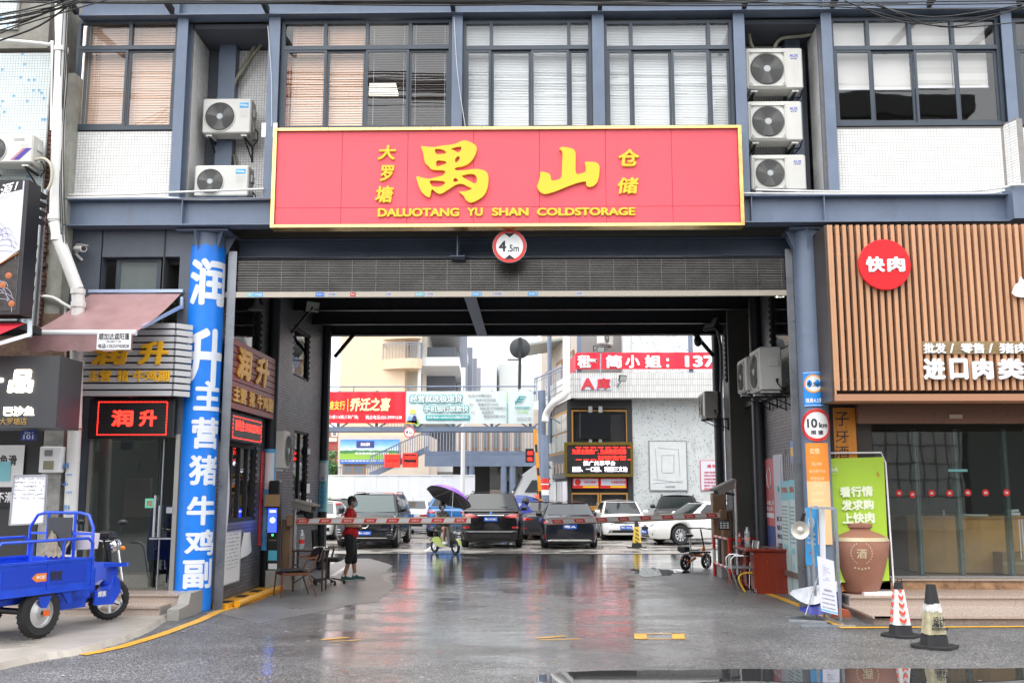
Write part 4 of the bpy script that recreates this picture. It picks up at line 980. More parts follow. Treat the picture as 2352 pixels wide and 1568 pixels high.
p00.z=p10.z;p01.z=p11.z=(p01.z+p11.z)/2
def awp(u,v):
 q=p00.lerp(p10,u).lerp(p01.lerp(p11,u),v);q.z-=.05*math.sin(math.pi*v)+.012*math.sin(u*19)*v*(1-v)*4;return q
MB().sheet(awp,24,10).build('cloth',clo,aw,smooth=40)
b=MB();b.tube([p01+Vector((-.02,-.02,0)),p11+Vector((.04,-.02,0))],.045,12);b.build('front_bar',white_p,aw)
def val(u,v):q=p01.lerp(p11,u);sc=.5-.5*abs(math.sin(u*math.pi*4.5));return q+Vector((0,-.05+.015*math.sin(u*14)*v,-.03-v*(.25-.05*sc)))
MB().sheet(val,54,4).build('valance',clo,aw,smooth=40)
b=MB();b.bar(p10+Vector((.02,0,-.06)),p10+Vector((.02,0,-.25)),.04,.06);b.bar(p10+Vector((.02,-.03,-.22)),p11+Vector((0,.25,.12)),.03,.05);b.bar(p00+Vector((-.03,0,.04)),p10+Vector((.03,0,.04)),.05,.05)
b.build('arm',M('awning_arm',(.45,.55,.75),.35,.3),aw)
c=p01.lerp(p11,.83);c.z-=.125;c.y-=.066
piece('maker_label',white_p,aw,c,(.50,.004,.26))
txt('顺加达遮阳蓬',ink,aw,c+Vector((0,-.004,.065)),.45,.10,bold=.02,ex=.001);txt('保修产品',ink_g,aw,c+Vector((0,-.004,-.01)),.22,.028,ex=.001);txt('电话:13533742828',ink,aw,c+Vector((0,-.004,-.075)),.45,.065,ex=.001,bold=.02)
pl=thing('potted_plant','small leafy plant on the ledge behind the awning','plant',A(395,745,BY+.25));b=MB();c=A(395,735,BY+.25);r_=random.Random(5)
for k in range(160):
 d=Vector((r_.gauss(0,.13),r_.gauss(0,.1),r_.gauss(.02,.09)));a_=r_.uniform(0,6.28);s=r_.uniform(.02,.045);e=Vector((math.cos(a_),math.sin(a_),r_.uniform(-.5,.5)))*s;f=e.orthogonal().normalized()*s*.35
 b.add([c+d-e,c+d+f,c+d+e,c+d-f],[(0,1,2,3)])
b.build('foliage',M('leaf_green',(.04,.10,.03),.5),pl,fixn=False);MB().lathe(c+Vector((0,0,-.3)),[(.08,0),(.12,.2)],14).build('pot',black_m,pl)
def bullet(label,c,d,s=1.,col=white_pvc):
 c=Vector(c);d=Vector(d).normalized();t=thing('cctv_camera',label,'camera',c)
 MB().cyl(c-d*.10*s,c+d*.12*s,.042*s,.045*s).build('body',col,t,smooth=40);MB().cyl(c+d*.12*s,c+d*.123*s,.035*s).build('lens',black,t)
 MB().bar(c-d*.03+Vector((0,0,.05*s)),c+d*.15*s+Vector((0,0,.05*s)),.09*s,.008,0).build('sun_hood',col,t)
 MB().tube([c-d*.05*s,c-d*.12*s+Vector((0,.03,-.07*s)),c+Vector((-.04,.2,-.12*s))],.02*s).build('mount',col,t);return t
bullet('white bullet camera on the wall beside the slanting drain pipe',A(183,571,BY-.2),(.7,-.6,-.15),1.2)
# drain pipe
dp=thing('drain_pipe','thick white drain pipe with a slanting offset, left of the office','pipe',A(172,1200,BY-.3))
Yd=15.06
def P_(x,y,yy=0):return A(x,y,Yd+yy)
for nm,pts,r in(('pipe_section',[P_(142,-30),P_(137,200),P_(130,420),P_(127,510)],.098),('pipe_section',[P_(127,512),P_(133,545),P_(150,590),P_(178,665)],.098),('pipe_section',[P_(178,665),P_(180,690),P_(178,745)],.098),('pipe_section',[P_(178,745),P_(172,980),P_(163,1160),P_(158,1330)],.098)):
 MB().tube(pts,r,18).build(nm,white_pvc,dp,smooth=50)
for y,x in((115,140),(500,127),(548,134),(670,179),(700,180),(740,178),(835,176)):
 q=P_(x,y);MB().cyl(q+Vector((0,0,-.04)),q+Vector((0,0,.04)),.112,n=18).build('coupling',white_pvc,dp,smooth=50)
q=P_(172,985);MB().tube([q+Vector((.1*math.cos(a),.1*math.sin(a),0))for a in[k*.6283 for k in range(10)]],.012,6,closed=True).build('clamp',M('brass_clamp',(.5,.3,.12),.4,.8),dp)
for x,y,s in((158,1070,'雨'),(157,1110,'↓'),(160,1165,'通下水')):
 q=P_(x,y);txt(s,M('print_blue',(.05,.25,.6),.5),dp,q+Vector((0,-.101,0)),.10,.08,bold=.02,ex=.002)
for y in(1090,1130,1180,1215,1260):q=P_(161,y);piece('bill',paper,dp,q+Vector((.03,-.10,0)),(.11,.004,.06));txt('13570',M('print_blue',(.05,.25,.6),.5),dp,q+Vector((.03,-.105,0)),.09,.03,ex=.001)
hose('thin white pipe running down beside the meter box',[A(150,700,BY-.3),A(152,1000,BY-.3),A(150,1250,BY-.3)],.022,white_pvc,'thin_pipe')
hose('white pipe elbow joining the drain pipe from the left',[A(92,680,BY-.35),A(122,684,BY-.35),A(150,700,BY-.38),A(172,712,BY-.4)],.028,white_pvc,'thin_pipe')
hose('white water pipe along the top of the blue dotted wall',[A(-5,92,15.1),A(60,97,15.1),A(112,103,15.1),A(121,112,15.1),A(119,300,15.15)],.03,white_pvc,'thin_pipe')
# far left neighbour building
NY=15.22
nb=thing('mosaic_building','old building with pale blue dotted mosaic wall at the far left','building',(-8,NY,0))
dots=mosaic_dots('blue_dot_mosaic',(.60,.66,.66),(.16,.38,.56),.045,.96,.1)
xr=A(113,250,NY).x
tiles(nb,[dots],grout,(A(-300,250,NY).x,NY,4.35),(1,0,0),(0,0,1),xr-A(-300,250,NY).x,4.55,.045,.045,.005,.003,name='mosaic_tile')
box('wall_upper',M('stained_concrete',(.24,.23,.20),.8,var=.3,vs=2.5,dirt=.7),nb,-13,A(134,40,NY+.3).x,NY+.02,NY+1.2,A(60,110,NY).z,10.5)
tiles(nb,[dots],grout,(A(-300,250,NY).x,NY-.02,9.3),(1,0,0),(0,0,1),A(45,20,NY).x-A(-300,250,NY).x,1.,.045,.045,.005,.003,name='mosaic_tile')
rg_=M('rough_brick_edge',(.10,.05,.035),.9,var=.5,vs=9,bump=.8,bs=12)
b=MB()
for k in range(60):
 z=4.3+k*.077;b.cbox((xr+.04+random.uniform(-.012,.012),NY+.12,z),(.08+random.uniform(-.02,.03),.2,.06))
b.build('broken_edge',rg_,nb)
box('side_wall',M('side_mosaic',(.30,.30,.26),.7,var=.25,vs=4,dirt=.6),nb,-14,A(150,600,NY+.2).x,NY+.12,NY+.4,0,8.6)
aq=A(72,380,NY-.45);au=ac_unit('white air conditioner with purple stripes, cut off at the left edge',.85,.50,.34,'a',None,aq+Vector((-.425,0,0)),.0,'outdoor units on the facade')
txt('GREE',M('emboss_grey',(.35,.35,.35),.5),au,aq+Vector((-.22,-.003,.42)),.17,.04,ex=.001,bold=.02)
for k in range(3):MB().prism([(0,0),(.05,0),(.24,.19),(.19,.19)],aq+Vector((-.34+.045*k,-.002,.09)),(1,0,0),(0,0,1),(0,-.002,0)).build('stripe_print',M('stripe_purple' if k else 'stripe_rose',(.08,.05,.35)if k else(.5,.2,.25),.5),au)
for k in range(7):
 x_=118+5.5*k+random.uniform(-2,2);hose('thin black cable running down the wall edge beside the drain pipe',[A(x_+14,-10,15.0),A(x_+6,150,14.98),A(x_+random.uniform(-5,5),300,15.02),A(x_-4,430,15.0),A(x_+random.uniform(-6,6),560,15.0)],.009,black,'wall_cable','cable',5,'cables down the wall edge')
hose('pale insulated pipe curving from the far left air conditioner',[aq+Vector((0,.1,.12)),aq+Vector((.14,.1,.14)),aq+Vector((.26,.1,.02)),aq+Vector((.28,.1,-.25)),aq+Vector((.16,.1,-.48))],.024,M('pale_insulation',(.5,.48,.38),.7))
gp=A(47,322,NY-.46)
bs_=thing('shop_fascia','charcoal shop fascia with glowing white characters at the far left','sign',A(60,980,13.6))
YF=13.5;fc=M('charcoal_panel',(.045,.046,.05),.4,var=.05)
x1=A(133,900,YF).x;z0,z1=A(60,982,YF).z,A(60,817,YF).z
b=MB();b.box(-12,x1,YF,YF+.7,z0,z1);b.build('fascia_panel',fc,bs_)
glow=M('halo_white',(1,.92,.75),.5,emit=2.2);gd2=M('bronze_letter',(.45,.28,.08),.4)
txp('品',glow,bs_,YF-.002,20,849,78,902,bold=.05,ex=.03,name='character',shear=.1);txp('一',glow,bs_,YF-.002,-30,868,8,878,bold=.05,ex=.03,name='character')
txp('巴沙鱼',glow,bs_,YF-.002,9,933,79,955,bold=.03,ex=.015);txp('大罗塘店',gd2,bs_,YF-.002,0,959,62,975,bold=.01,ex=.01)
pb=thing('poster_lightbox','tall printed lightbox with grey wave pattern and chopsticks photo at the left edge','lightbox',A(20,715,13.2))
YP=13.2;x1=A(46,560,YP).x;z0,z1=A(20,714,YP).z,A(20,416,YP).z
box('case',black,pb,-11.5,x1+.06,YP,YP+.35,z0-.05,z1+.02)
box('print',M('print_lilac',(.62,.62,.72),.5,var=.1,vs=1.5),pb,-11.4,x1,YP-.006,YP-.001,z0,z1)
MB().prism([(-11.4,z1),(x1-.02,z1),(x1-.02,z1-.12),(-11.4,z1-1.2)],(0,YP-.007,0),(1,0,0),(0,0,1),(0,-.003,0)).build('black_band',ink,pb)
txt('源！',white_p,pb,A(19,436,YP-.012),.24,.22,bold=.02,ex=.001,v=(.25,0,.97),u=(.97,0,.25))
b=MB()
for k in range(26):
 c=Vector((x1-.2-.2*(k%3),YP-.008,z1-.75-.05*k));r=.08+.35*((k*7)%5)/5
 b.tube([c+Vector((r*math.cos(a),0,r*math.sin(a)))for a in[k2*.2 for k2 in range(17)]if c.x+r*math.cos(a)<x1-.01],.004,3)
b.build('wave_lines',M('line_grey',(.38,.38,.5),.6),pb)
bowl=MB();bowl.prism([(-11.4,z0),(x1,z0),(x1,z0+.85),(x1-.3,z0+.62),(x1-.6,z0+.55),(-11.4,z0+.5)],(0,YP-.0075,0),(1,0,0),(0,0,1),(0,-.002,0));bowl.build('food_photo',M('food_dark',(.03,.022,.02),.4,var=.8,vs=14),pb)
MB().bar((x1-.55,YP-.012,z0+.45),(x1,YP-.012,z0+.80),.06,.006).build('chopstick_photo',M('chopstick',(.62,.28,.06),.4),pb)
for k in range(6):q=Vector((x1-.05-.07*k,YP-.012,z0+.1+.13*((k*3)%4)));MB().lathe(q,[(.045,0),(.0,.004)],10,ax=(0,-1,0)).build('food_piece',M('food_red',(.42,.12,.03),.3),pb)
rk=thing('sign_rack','black slatted steel rack between the lightbox and the drain pipe','rack',A(85,700,NY));Xr=A(75,560,13.7).x
for k in range(4):piece('rack_slat',black_m,rk,(Xr-.07,13.6,A(75,440+20*k,13.6).z),(.42,.3,.07),rot=(0,.25,0))
for k in range(5):piece('rack_slat',black_m,rk,(Xr-.10,13.6,A(75,560+32*k,13.6).z),(.30,.3,.07),rot=(0,.12,0))
for dx in(0,.25):piece('rack_post',galv,rk,(Xr-.22+dx,13.9,A(75,590,13.9).z),(.04,.04,2.0))
box('rack_floor',black_m,rk,-12,Xr+.02,13.4,14.1,z0-.2,z0-.1)
ra=thing('awning','red awning with white arm cut off by the left edge','awning',A(20,780,13.3))
MB().sheet(lambda u,v:A(-140+200*u,740+2*u,13.4).lerp(A(-230+200*u,800-20*u,12.7),v),8,4).build('cloth',M('awning_red',(.62,.03,.05),.4),ra)
MB().bar(A(68,768,13.3),A(-40,800,12.8),.05,.05).build('arm',white_p,ra)
MB().bar(A(68,740,13.45),A(68,772,13.3),.06,.05).build('arm_joint',galv,ra)
box('wall_lower',M('shop_wall_black',(.03,.03,.032),.5),nb,-13,A(96,1100,15.15).x,15.1,15.2,0,3.6)
box('wall_brick',M('old_brick',(.16,.10,.07),.9,var=.4,vs=14),nb,-13,A(160,780,15.35).x,15.3,15.5,2.6,4.6)
pw=box('pillar_patch',M('patchy_plaster',(.30,.30,.28),.8,var=.35,vs=6,dirt=.7),nb,A(98,1100,15.1).x,A(143,1100,15.1).x,15.05,15.3,0,2.9)
mbx=thing('meter_box','white electric meter box with two small windows beside the drain pipe','meter box',A(116,1085,14.95))
a=A(92,1025,14.9);c=A(138,1085,14.9);MB().bbox(((a.x+c.x)/2,14.97,(a.z+c.z)/2),(c.x-a.x,.15,a.z-c.z),.012).build('case',white_p,mbx)
for x0,y0,x1,y1,m_ in((103,1033,120,1047,grey_p),(100,1058,122,1078,M('meter_window',(.25,.24,.16),.3))):u0=A(x0,y0,14.89);u1=A(x1,y1,14.89);box('meter_window',m_,mbx,u0.x,u1.x,14.885,14.893,u1.z,u0.z)
hn=thing('house_number','small blue house number plate 101 under the charcoal fascia','number plate',A(65,1011,13.9));a=A(49,988,13.9);c=A(82,1011,13.9)
box('plate',M('plate_blue',(.02,.05,.3),.4),hn,a.x,c.x,13.9,13.906,c.z,a.z);txt('224-1',white_p,hn,((a.x+c.x)/2,13.899,a.z-.035),.13,.035,ex=.001);txt('101',white_p,hn,((a.x+c.x)/2,13.899,c.z+.05),.14,.065,ex=.001,bold=.02)
wb=thing('whiteboard','handwritten whiteboard price list standing behind the blue tricycle','whiteboard',A(65,1205,13.7));Yw=13.7
cs=[A(22,1205,Yw),A(101,1201,Yw),A(107,1091,Yw),A(33,1092,Yw)]
MB().add(cs+[q+Vector((0,.03,0))for q in cs],[(0,1,2,3),(4,7,6,5),(0,4,5,1),(1,5,6,2),(2,6,7,3),(3,7,4,0)]).build('board',white_p,wb)
for i in range(4):MB().bar(cs[i]+Vector((0,-.008,0)),cs[(i+1)%4]+Vector((0,-.008,0)),.015,.02).build('board_edge',alu,wb)
def scribble(par,c,w,h,rows,mat=ink,Y=None,u=(1,0,0),seed=1,v=(0,0,1),t=.0035):
 r_=random.Random(seed);b=MB();u=Vector(u).normalized();v=Vector(v).normalized();n=u.cross(v)
 for k in range(rows):
  y=h/2-(k+.5)*h/rows;x=-w/2
  while x<w/2-.03:
   if r_.random()<.2:x+=.04;continue
   L_=r_.uniform(.012,.03);pts=[Vector(c)+u*(x+L_*q/3)+v*(y+r_.uniform(-.4,.4)*h/rows*.6)+n*.003 for q in range(4)]
   for i in range(3):b.bar(pts[i],pts[i+1],t,.002,up=n)
   x+=L_+.008
 return kind(b.build('handwriting',mat,par,fixn=False),'stuff')
scribble(wb,(cs[0]+cs[2])/2+Vector((.0,-.004,.16)),.46,.32,6)
for x0,y0,x1,y1,m_,s,lab in((0,1022,50,1120,white_p,'鱼滑','white poster with black ink splash at the left edge'),(0,1060,22,1105,teal,'','small teal food photo poster at the left edge'),(0,1118,24,1165,black_m,'不滑','black poster with white characters at the left edge')):
 Yq=15.06-(.01 if y1-y0<60 else 0);t=thing('poster',lab,'poster',A((x0+x1)/2,y1,Yq));u0=A(x0-60,y0,Yq);u1=A(x1,y1,Yq);box('sheet',m_,t,u0.x,u1.x,Yq,Yq+.004,u1.z,u0.z)
 if s:txt(s,ink if m_ is white_p else white_p,t,A(19 if m_ is white_p else 10,(y0*.65+y1*.35)if m_ is white_p else(y0+y1)/2,Yq-.002),.26,.16,bold=.03,ex=.001)
 # right: the shop with the timber-look fins
SX=A(1908,700,FY-.5).x
sh=thing('slatted_shop','shop with tan vertical fins, red round logo and glass front at the right','shop front',(8,FY,0))
YS=FY-.52;zt=A(2100,516,YS).z;zb=A(2100,905,YS).z;xL=A(1909,700,YS+.03).x-.0
fins=[wood_slat,wood_slat,M('tan_slat_b',(.50,.27,.15),.38,var=.08,vs=2,streak=True),M('tan_slat_c',(.57,.315,.18),.4,var=.08,vs=2,streak=True)];n=40;x_l=A(1916,700,YS).x;pitch=(A(1750/1.742/K+0,0,YS).x*0+48.6/1.742/K/FPX*YS)
for k in range(n):piece('fin',random.choice(fins),sh,(x_l+k*pitch,YS+.05,(zt+zb)/2+.03),(pitch*.52,.10,zt-zb-.06))
xR=x_l+n*pitch
box('sill_board',M('tan_board',(.42,.21,.12),.4),sh,x_l-.06,xR,YS-.012,YS+.5,zb-.10,zb+.002)
box('side_board',M('umber_board',(.055,.045,.04),.45,var=.1),sh,x_l-.09,x_l-.055,YS+.02,FY+.3,zb-.1,zt)
box('edge_fin',wood_slat,sh,x_l-.054,x_l-.03,YS-.01,YS+.09,zb,zt)
for z in(A(2100,580,YS).z,A(2100,870,YS).z):piece('rail',M('rail_bronze',(.3,.15,.07),.5),sh,((x_l+xR)/2,YS+.12,z),(xR-x_l,.03,.03))
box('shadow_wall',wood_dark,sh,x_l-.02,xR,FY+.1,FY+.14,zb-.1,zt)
box('header_panel',M('header_bronze',(.20,.10,.065),.3,var=.08,vs=1),sh,A(1969,960,FY+.3).x,xR,FY+.25,FY+.35,A(2100,972,FY+.25).z,zb+.0)
box('soffit',black_m,sh,x_l,xR,YS+.5,FY+.25,zb-.03,zb)
rl=thing('round_logo_sign','bright red round sign with two white characters on the tan fins','sign',A(2030,609,YS));c=A(2030,609,YS-.03);R=60/FPX*YS
MB().lathe(c,[(R,0),(R,.04),(R-.006,.046)],56,ax=(0,-1,0)).build('disc',M('logo_red',(.80,.012,.02),.35),rl)
txt('快',white_p,rl,c+Vector((-R*.38,-.047,0)),R*.72,R*.62,bold=.05,ex=.02,name='character');txt('肉',white_p,rl,c+Vector((R*.42,-.047,.0)),R*.68,R*.6,bold=.05,ex=.02,name='character')
lt=thing('wall_lettering','white raised shop lettering mounted across the tan fins','lettering',A(2240,875,YS))
box('mount_strip',glass('acrylic_strip',(.8,.7,.5),.08,op=.35,opcol=(.6,.45,.25)),lt,A(2118,800,YS).x,xR,YS-.018,YS-.012,A(2200,813,YS).z,A(2200,784,YS).z)
txp('批发',white_p,lt,YS-.02,2121,788,2172,812,bold=.04,ex=.02);txp('/',white_p,lt,YS-.02,2181,789,2191,811,bold=.02,ex=.02);txp('零售',white_p,lt,YS-.02,2206,788,2260,812,bold=.04,ex=.02)
txp('/',white_p,lt,YS-.02,2270,789,2280,811,bold=.02,ex=.02);txp('猪肉',white_p,lt,YS-.02,2294,788,2360,812,bold=.04,ex=.02)
for s,x0,x1 in(('进',2120,2170),('口',2180,2222),('肉',2232,2280),('类',2290,2352),('批',2362,2420)):txp(s,white_p,lt,YS-.02,x0,823,x1,872,bold=.055,ex=.03,name='character')
cow=[(0,-.02),(.02,.05),(.07,.16),(.12,.19),(.15,.30),(.19,.24),(.5,.27),(.52,0),(.45,-.1),(.3,-.08),(.15,-.1),(.05,-.08)]
ch=tag(MB().prism(cow,A(2323,672,YS-.03),(.95,0,0),(0,0,.8),(0,-.03,0)).build('animal_head_sign',white_p),'white animal head cut-out sign at the right edge on the fins','sign')
h1,h2,h3=.12,.27,.44
y1=Go(3500,2497).y;y2=Go(3395,2422,h1).y;y3=Go(3790,2356,h2).y
xs=Go(3497,2497).x;xs2=Go(3392,2420,h1).x
ps=thing('entrance_steps','wide pink granite steps in front of the slatted shop','steps',(8,y1,0));XR2=14.
def slabrow(x0,x1,y0,y1,z0,z1,w,riser,tread):
 x=x0;k=0
 while x<x1:
  e=min(x1,x+w)
  MB().box(x+.002,e-.002,y0-.03,y1,z1-.032,z1).build('tread_slab',tread,ps);MB().box(x+.002,e-.002,y0,y0+.03,z0,z1-.033).build('riser_slab',riser,ps);x=e
slabrow(xs,XR2,y1,y2+.03,0,h1,1.25,granite_e,granite);slabrow(xs2,XR2,y2,y3+.03,h1-.12,h2,1.25,granite,granite)
slabrow(A(2045,1330,y3).x,XR2,y3,y3+.5,h2-.1,h3,1.1,M('veined_granite',(.34,.20,.11),.3,var=.5,vs=5),granite)
MB().prism([(xs+.002,y1+.002),(xs+.3,y1+.002),(xs2+.3,y2+.4),(xs2,y2+.4),(xs2-.02,y2)],(0,0,.001),(1,0,0),(0,1,0),(0,0,h1-.034)).build('side_slab',granite_e,ps)
MB().prism([(xs-.03,y1-.03),(xs+.3,y1-.03),(xs+.3,y2+.4),(xs2-.03,y2+.4)],(0,0,h1-.031),(1,0,0),(0,1,0),(0,0,.03)).build('side_slab',granite,ps)
box('step_core',concrete,ps,xs2+.02,XR2,y2+.05,y3+.5,0,h2-.033);box('step_core',concrete,ps,xs+.3,XR2,y1+.031,y2,0,h1-.033)
box('floor_slab',M('shop_floor',(.16,.155,.15),.2),ps,PRx+.1,XR2,y3+.3,y3+6,h3-.1,h3-.004)
YG=y3+.32;zg0=h3;zg1=A(2100,985,YG).z
gx=[A(q,1150,YG).x for q in(1968,2112,2205,2318,2440,2600)]
for i in range(len(gx)-1):
 box('glass_panel',shop_g,sh,gx[i]+.006,gx[i+1]-.006,YG,YG+.012,zg0+.02,zg1)
for q in gx[1:]:box('glass_fin',glass('fin_glass',(.55,.68,.66),.15,op=.3,opcol=(.25,.33,.33)),sh,q-.03,q+.03,YG+.02,YG+.16,zg0+.02,zg1)
box('floor_channel',alu,sh,gx[0],gx[-1],YG-.02,YG+.03,zg0-.003,zg0+.018)
box('inner_shell_back',M('shop_inside',(.07,.068,.06),.7),sh,PRx-.2,14,YG+4.5,YG+4.6,0,6);box('inner_ceiling',M('shop_inside',(.07,.068,.06),.7),sh,PRx+.1,14,YG+.2,YG+4.5,3.6,3.7)
box('side_pier',M('umber_board',(.055,.045,.04),.45),sh,PRx+.25,gx[0],FY+.56,YG+.3,0,5.6)
box('end_wall',dk,sh,13.9,14,YG,YG+5,0,6)
for x,y in((2065,1132),(2096,1135),(2140,1132),(2181,1132),(2223,1131),(2264,1131),(2312,1131)):
 p=A(x,y,YG-.003);o=MB().lathe(p,[(.058,0),(.058,.002)],24,ax=(0,-1,0)).build('door_sticker',red_p,sh);txt('肉',white_p,sh,p+Vector((0,-.004,0)),.045,.045,ex=.001,bold=.03)
p=A(2200,1080,YG-.003);piece('green_label',M('label_green',(.2,.5,.5),.4),sh,p,(.32,.003,.04))
h=MB();q=A(2340,1200,YG-.08)
for dx in(0,.05,.1):h.cyl((q.x+dx,YG-.08,A(0,1280,YG).z),(q.x+dx,YG-.08,A(0,1190,YG).z),.012)
h.build('door_handle',alu,sh)
lampb=piece('ceiling_spot',M('spot_housing',(.5,.42,.3),.4),sh,A(2195,956,FY+.24),(.2,.03,.06))
rd=thing('reception_desk','curved light wood reception desk seen through the shop glass','desk',(A(2230,1300,YG+.8).x,YG+1.2,h3));cx=A(2245,1300,YG+.9).x;b=MB();wd_=M('desk_ply',(.66,.36,.13),.35,var=.12,vs=2)
rr=1.1;prof=[(cx-1.15+(1-math.cos(t))*.0,0)for t in(0,)]
pts=[(cx-1.1,YG+2.2),(cx-1.1,YG+1.1),(cx-.95,YG+.85),(cx-.6,YG+.72),(cx,YG+.68),(cx+.5,YG+.74),(cx+.9,YG+.98),(cx+.95,YG+2.2)]
b.prism(pts,(0,0,h3+.01),(1,0,0),(0,1,0),(0,0,.92));b.build('counter_body',wd_,rd)
MB().prism([(x*1.02-cx*.02,y-.03)for x,y in pts],(0,0,h3+.93),(1,0,0),(0,1,0),(0,0,.04)).build('counter_top',M('desk_top',(.5,.3,.14),.25),rd)
cb=thing('cardboard_box','taped cardboard box on the shop floor beside the desk','box',(A(2340,1300,YG+.3).x,YG+.4,h3));MB().bbox((A(2340,1300,YG+.3).x,YG+.45,h3+.2),(.55,.35,.36),.01).build('carton',M('cardboard',(.36,.22,.11),.7),cb);piece('tape',M('tape_tan',(.45,.35,.2),.3),cb,(A(2340,1300,YG+.3).x,YG+.272,h3+.2),(.55,.003,.05))
tp=thing('desk_telephone','white telephone on the reception desk','telephone',(cx+.75,YG+1.1,h3+.97));MB().cbox((cx+.75,YG+1.1,h3+1.0),(.22,.18,.05)).bar((cx+.65,YG+1.08,h3+1.05),(cx+.86,YG+1.08,h3+1.06),.05,.035).build('telephone_body',white_p,tp)
tag(MB().cbox((cx+.05,YG+1.0,h3+.98),(.42,.16,.025),rz=.1).build('keyboard',white_p),'white keyboard on the reception desk','keyboard')
mo=thing('monitor','thin monitor on a stand behind the reception desk counter','monitor',(cx-.35,YG+1.3,h3+.97));MB().box(cx-.62,cx-.08,YG+1.3,YG+1.33,h3+1.07,h3+1.4).build('screen',black,mo);MB().cyl((cx-.35,YG+1.34,h3+.97),(cx-.35,YG+1.34,h3+1.1),.02).build('stand',alu,mo)
dn=thing('down_light','small lit ceiling spot seen in the right passage window','lamp',AX(1786,681,WR));p=AX(1786,681,WR+.0);MB().ball(p+Vector((-.01,0,0)),(.01,.04,.02),10).build('bulb',M('bulb_warm',(1,.8,.5),.5,emit=3),dn)
# timber board sign with vertical characters beside the column
wbd=thing('vertical_board_sign','orange timber board with black vertical characters right of the gate column','sign',A(1933,1000,FY+.1));Yb=FY+.48;a=A(1902,1050,Yb).x;c=A(1967,1000,Yb).x;zc=A(1933,936,Yb).z
for k in range(3):x0=a+(c-a)*k/3;box('plank',M('plank_orange',(.70,.26,.03),.4,var=.15,vs=3,streak=True),wbd,x0+.002,a+(c-a)*(k+1)/3-.002,Yb,Yb+.04,.3,zc)
for s,y0,y1 in(('子',946,978),('牙',990,1016),('酒',1024,1052)):txp(s,ink,wbd,Yb-.001,1918,y0,1950,y1,bold=.0,ex=.002,name='character')
# green banner stand
gb=thing('banner_stand','lime green banner on a white tube frame behind the clay jar','banner stand',A(1975,1350,FY+.12));YB2=Go(3560,2350,h2).y
YB2=FY+.40
c4=[A(1906,1338,YB2),A(2043,1333,YB2),A(2030,1049,YB2),A(1897,1053,YB2)]
lime=M('lime_banner',(.40,.60,.05),.4)
b=MB();b.sheet(lambda u,v:c4[0].lerp(c4[1],u).lerp(c4[3].lerp(c4[2],u),v)+Vector((0,.012*math.sin(u*7)*math.sin(v*3),0)),8,10);b.build('banner_cloth',lime,gb,smooth=40)
f4=[A(1912,1345,YB2+.02),A(2053,1345,YB2+.02),A(2034,1062,YB2+.02),A(2024,1039,YB2+.02),A(1898,1040,YB2+.02),A(1889,1060,YB2+.02)]
MB().tube([f4[1],f4[2],f4[3],f4[4],f4[5],f4[0]],.014,8).build('tube_frame',white_p,gb,smooth=50)
bb0=A(2047,1348,YB2);piece('foot_plate',white_p,gb,(bb0.x-.2,YB2-.05,h2+.02),(.55,.25,.04))
U=(c4[1]-c4[0]).normalized();V=(c4[3]-c4[0]).normalized();V=(V-U*V.dot(U)).normalized()
def gtx(s,x0,y0,x1,y1,**k):a=A(x0,y0,YB2-.02);c=A(x1,y1,YB2-.02);return txt(s,M('banner_ivory',(.78,.82,.6),.5),gb,(a+c)/2,c.x-a.x,a.z-c.z,u=U,v=V,ex=.001,**k)
gtx('看行情',1928,1116,2006,1141,bold=.05);gtx('发求购',1932,1147,2008,1171,bold=.05);gtx('上快肉',1934,1176,2010,1202,bold=.05);gtx('快肉',1906,1074,1923,1083,bold=.03)
pc=A(1914,1078,YB2-.02);MB().tube([pc+Vector((.062*math.cos(k*.2618),0,.062*math.sin(k*.2618)))for k in range(24)],.003,4,closed=True).build('logo_ring',M('banner_ivory',(.78,.82,.6),.5),gb)
pc=A(2017,1088,YB2-.02);MB().prism([(-.02,.05),(.015,0),(.015,-.05),(-.012,-.02)],pc,(1,0,0),(0,0,1),(0,-.002,0)).build('leaf_print',M('leaf_print',(.5,.2,.04),.5),gb)
# clay jar
jc=Go(3450,2372,h2);jc.y+=.12;s=1.06/279
jar=thing('clay_jar','large brown clay wine jar with cream wreath emblem on the granite steps','jar',jc)
prof=[(0,0),(62,0),(78,14),(98,70),(118,150),(126,210),(120,222),(119,226),(93,242),(70,253),(66,256),(66,264),(72,268),(72,281),(64,285),(30,292),(0,294)]
sc=1.11/294
MB().lathe(jc,[(r*sc,z*sc)for r,z in prof],48).build('body',M('clay',(.31,.14,.092),.55,var=.1,vs=3),jar,smooth=40)
MB().lathe(jc,[(.44*1.162,213*sc),(.446*1.145,223*sc),(.445*1.12,227*sc)][0:0]+[(126*sc*1.008,213*sc),(120.5*sc*1.008,223*sc),(119*sc*1.0,228*sc)],48).build('glaze_band',M('glaze_cream',(.5,.42,.26),.4),jar,smooth=40)
cr=M('emblem_cream',(.62,.52,.34),.5)
def jw(u,v,t=.0):
 z=v;r=0
 P_=[(r_*sc,z_*sc)for r_,z_ in prof]
 for(r0,z0),(r1,z1)in zip(P_,P_[1:]):
  if z0<=z<=z1:r=r0+(r1-r0)*(z-z0)/max(1e-6,z1-z0)
 an=math.atan2(-jc.y,-jc.x)+.12+u/.45;return Vector((jc.x+(r+.004+t)*math.cos(an),jc.y+(r+.004+t)*math.sin(an),jc.z+z))
zc=160*sc*1.03
txt('酒',cr,jar,(0,0,0),.15,.15,ex=.001,bold=.02,name='character',warp=lambda a,b_,t:jw(a,zc+b_,t))
b=MB()
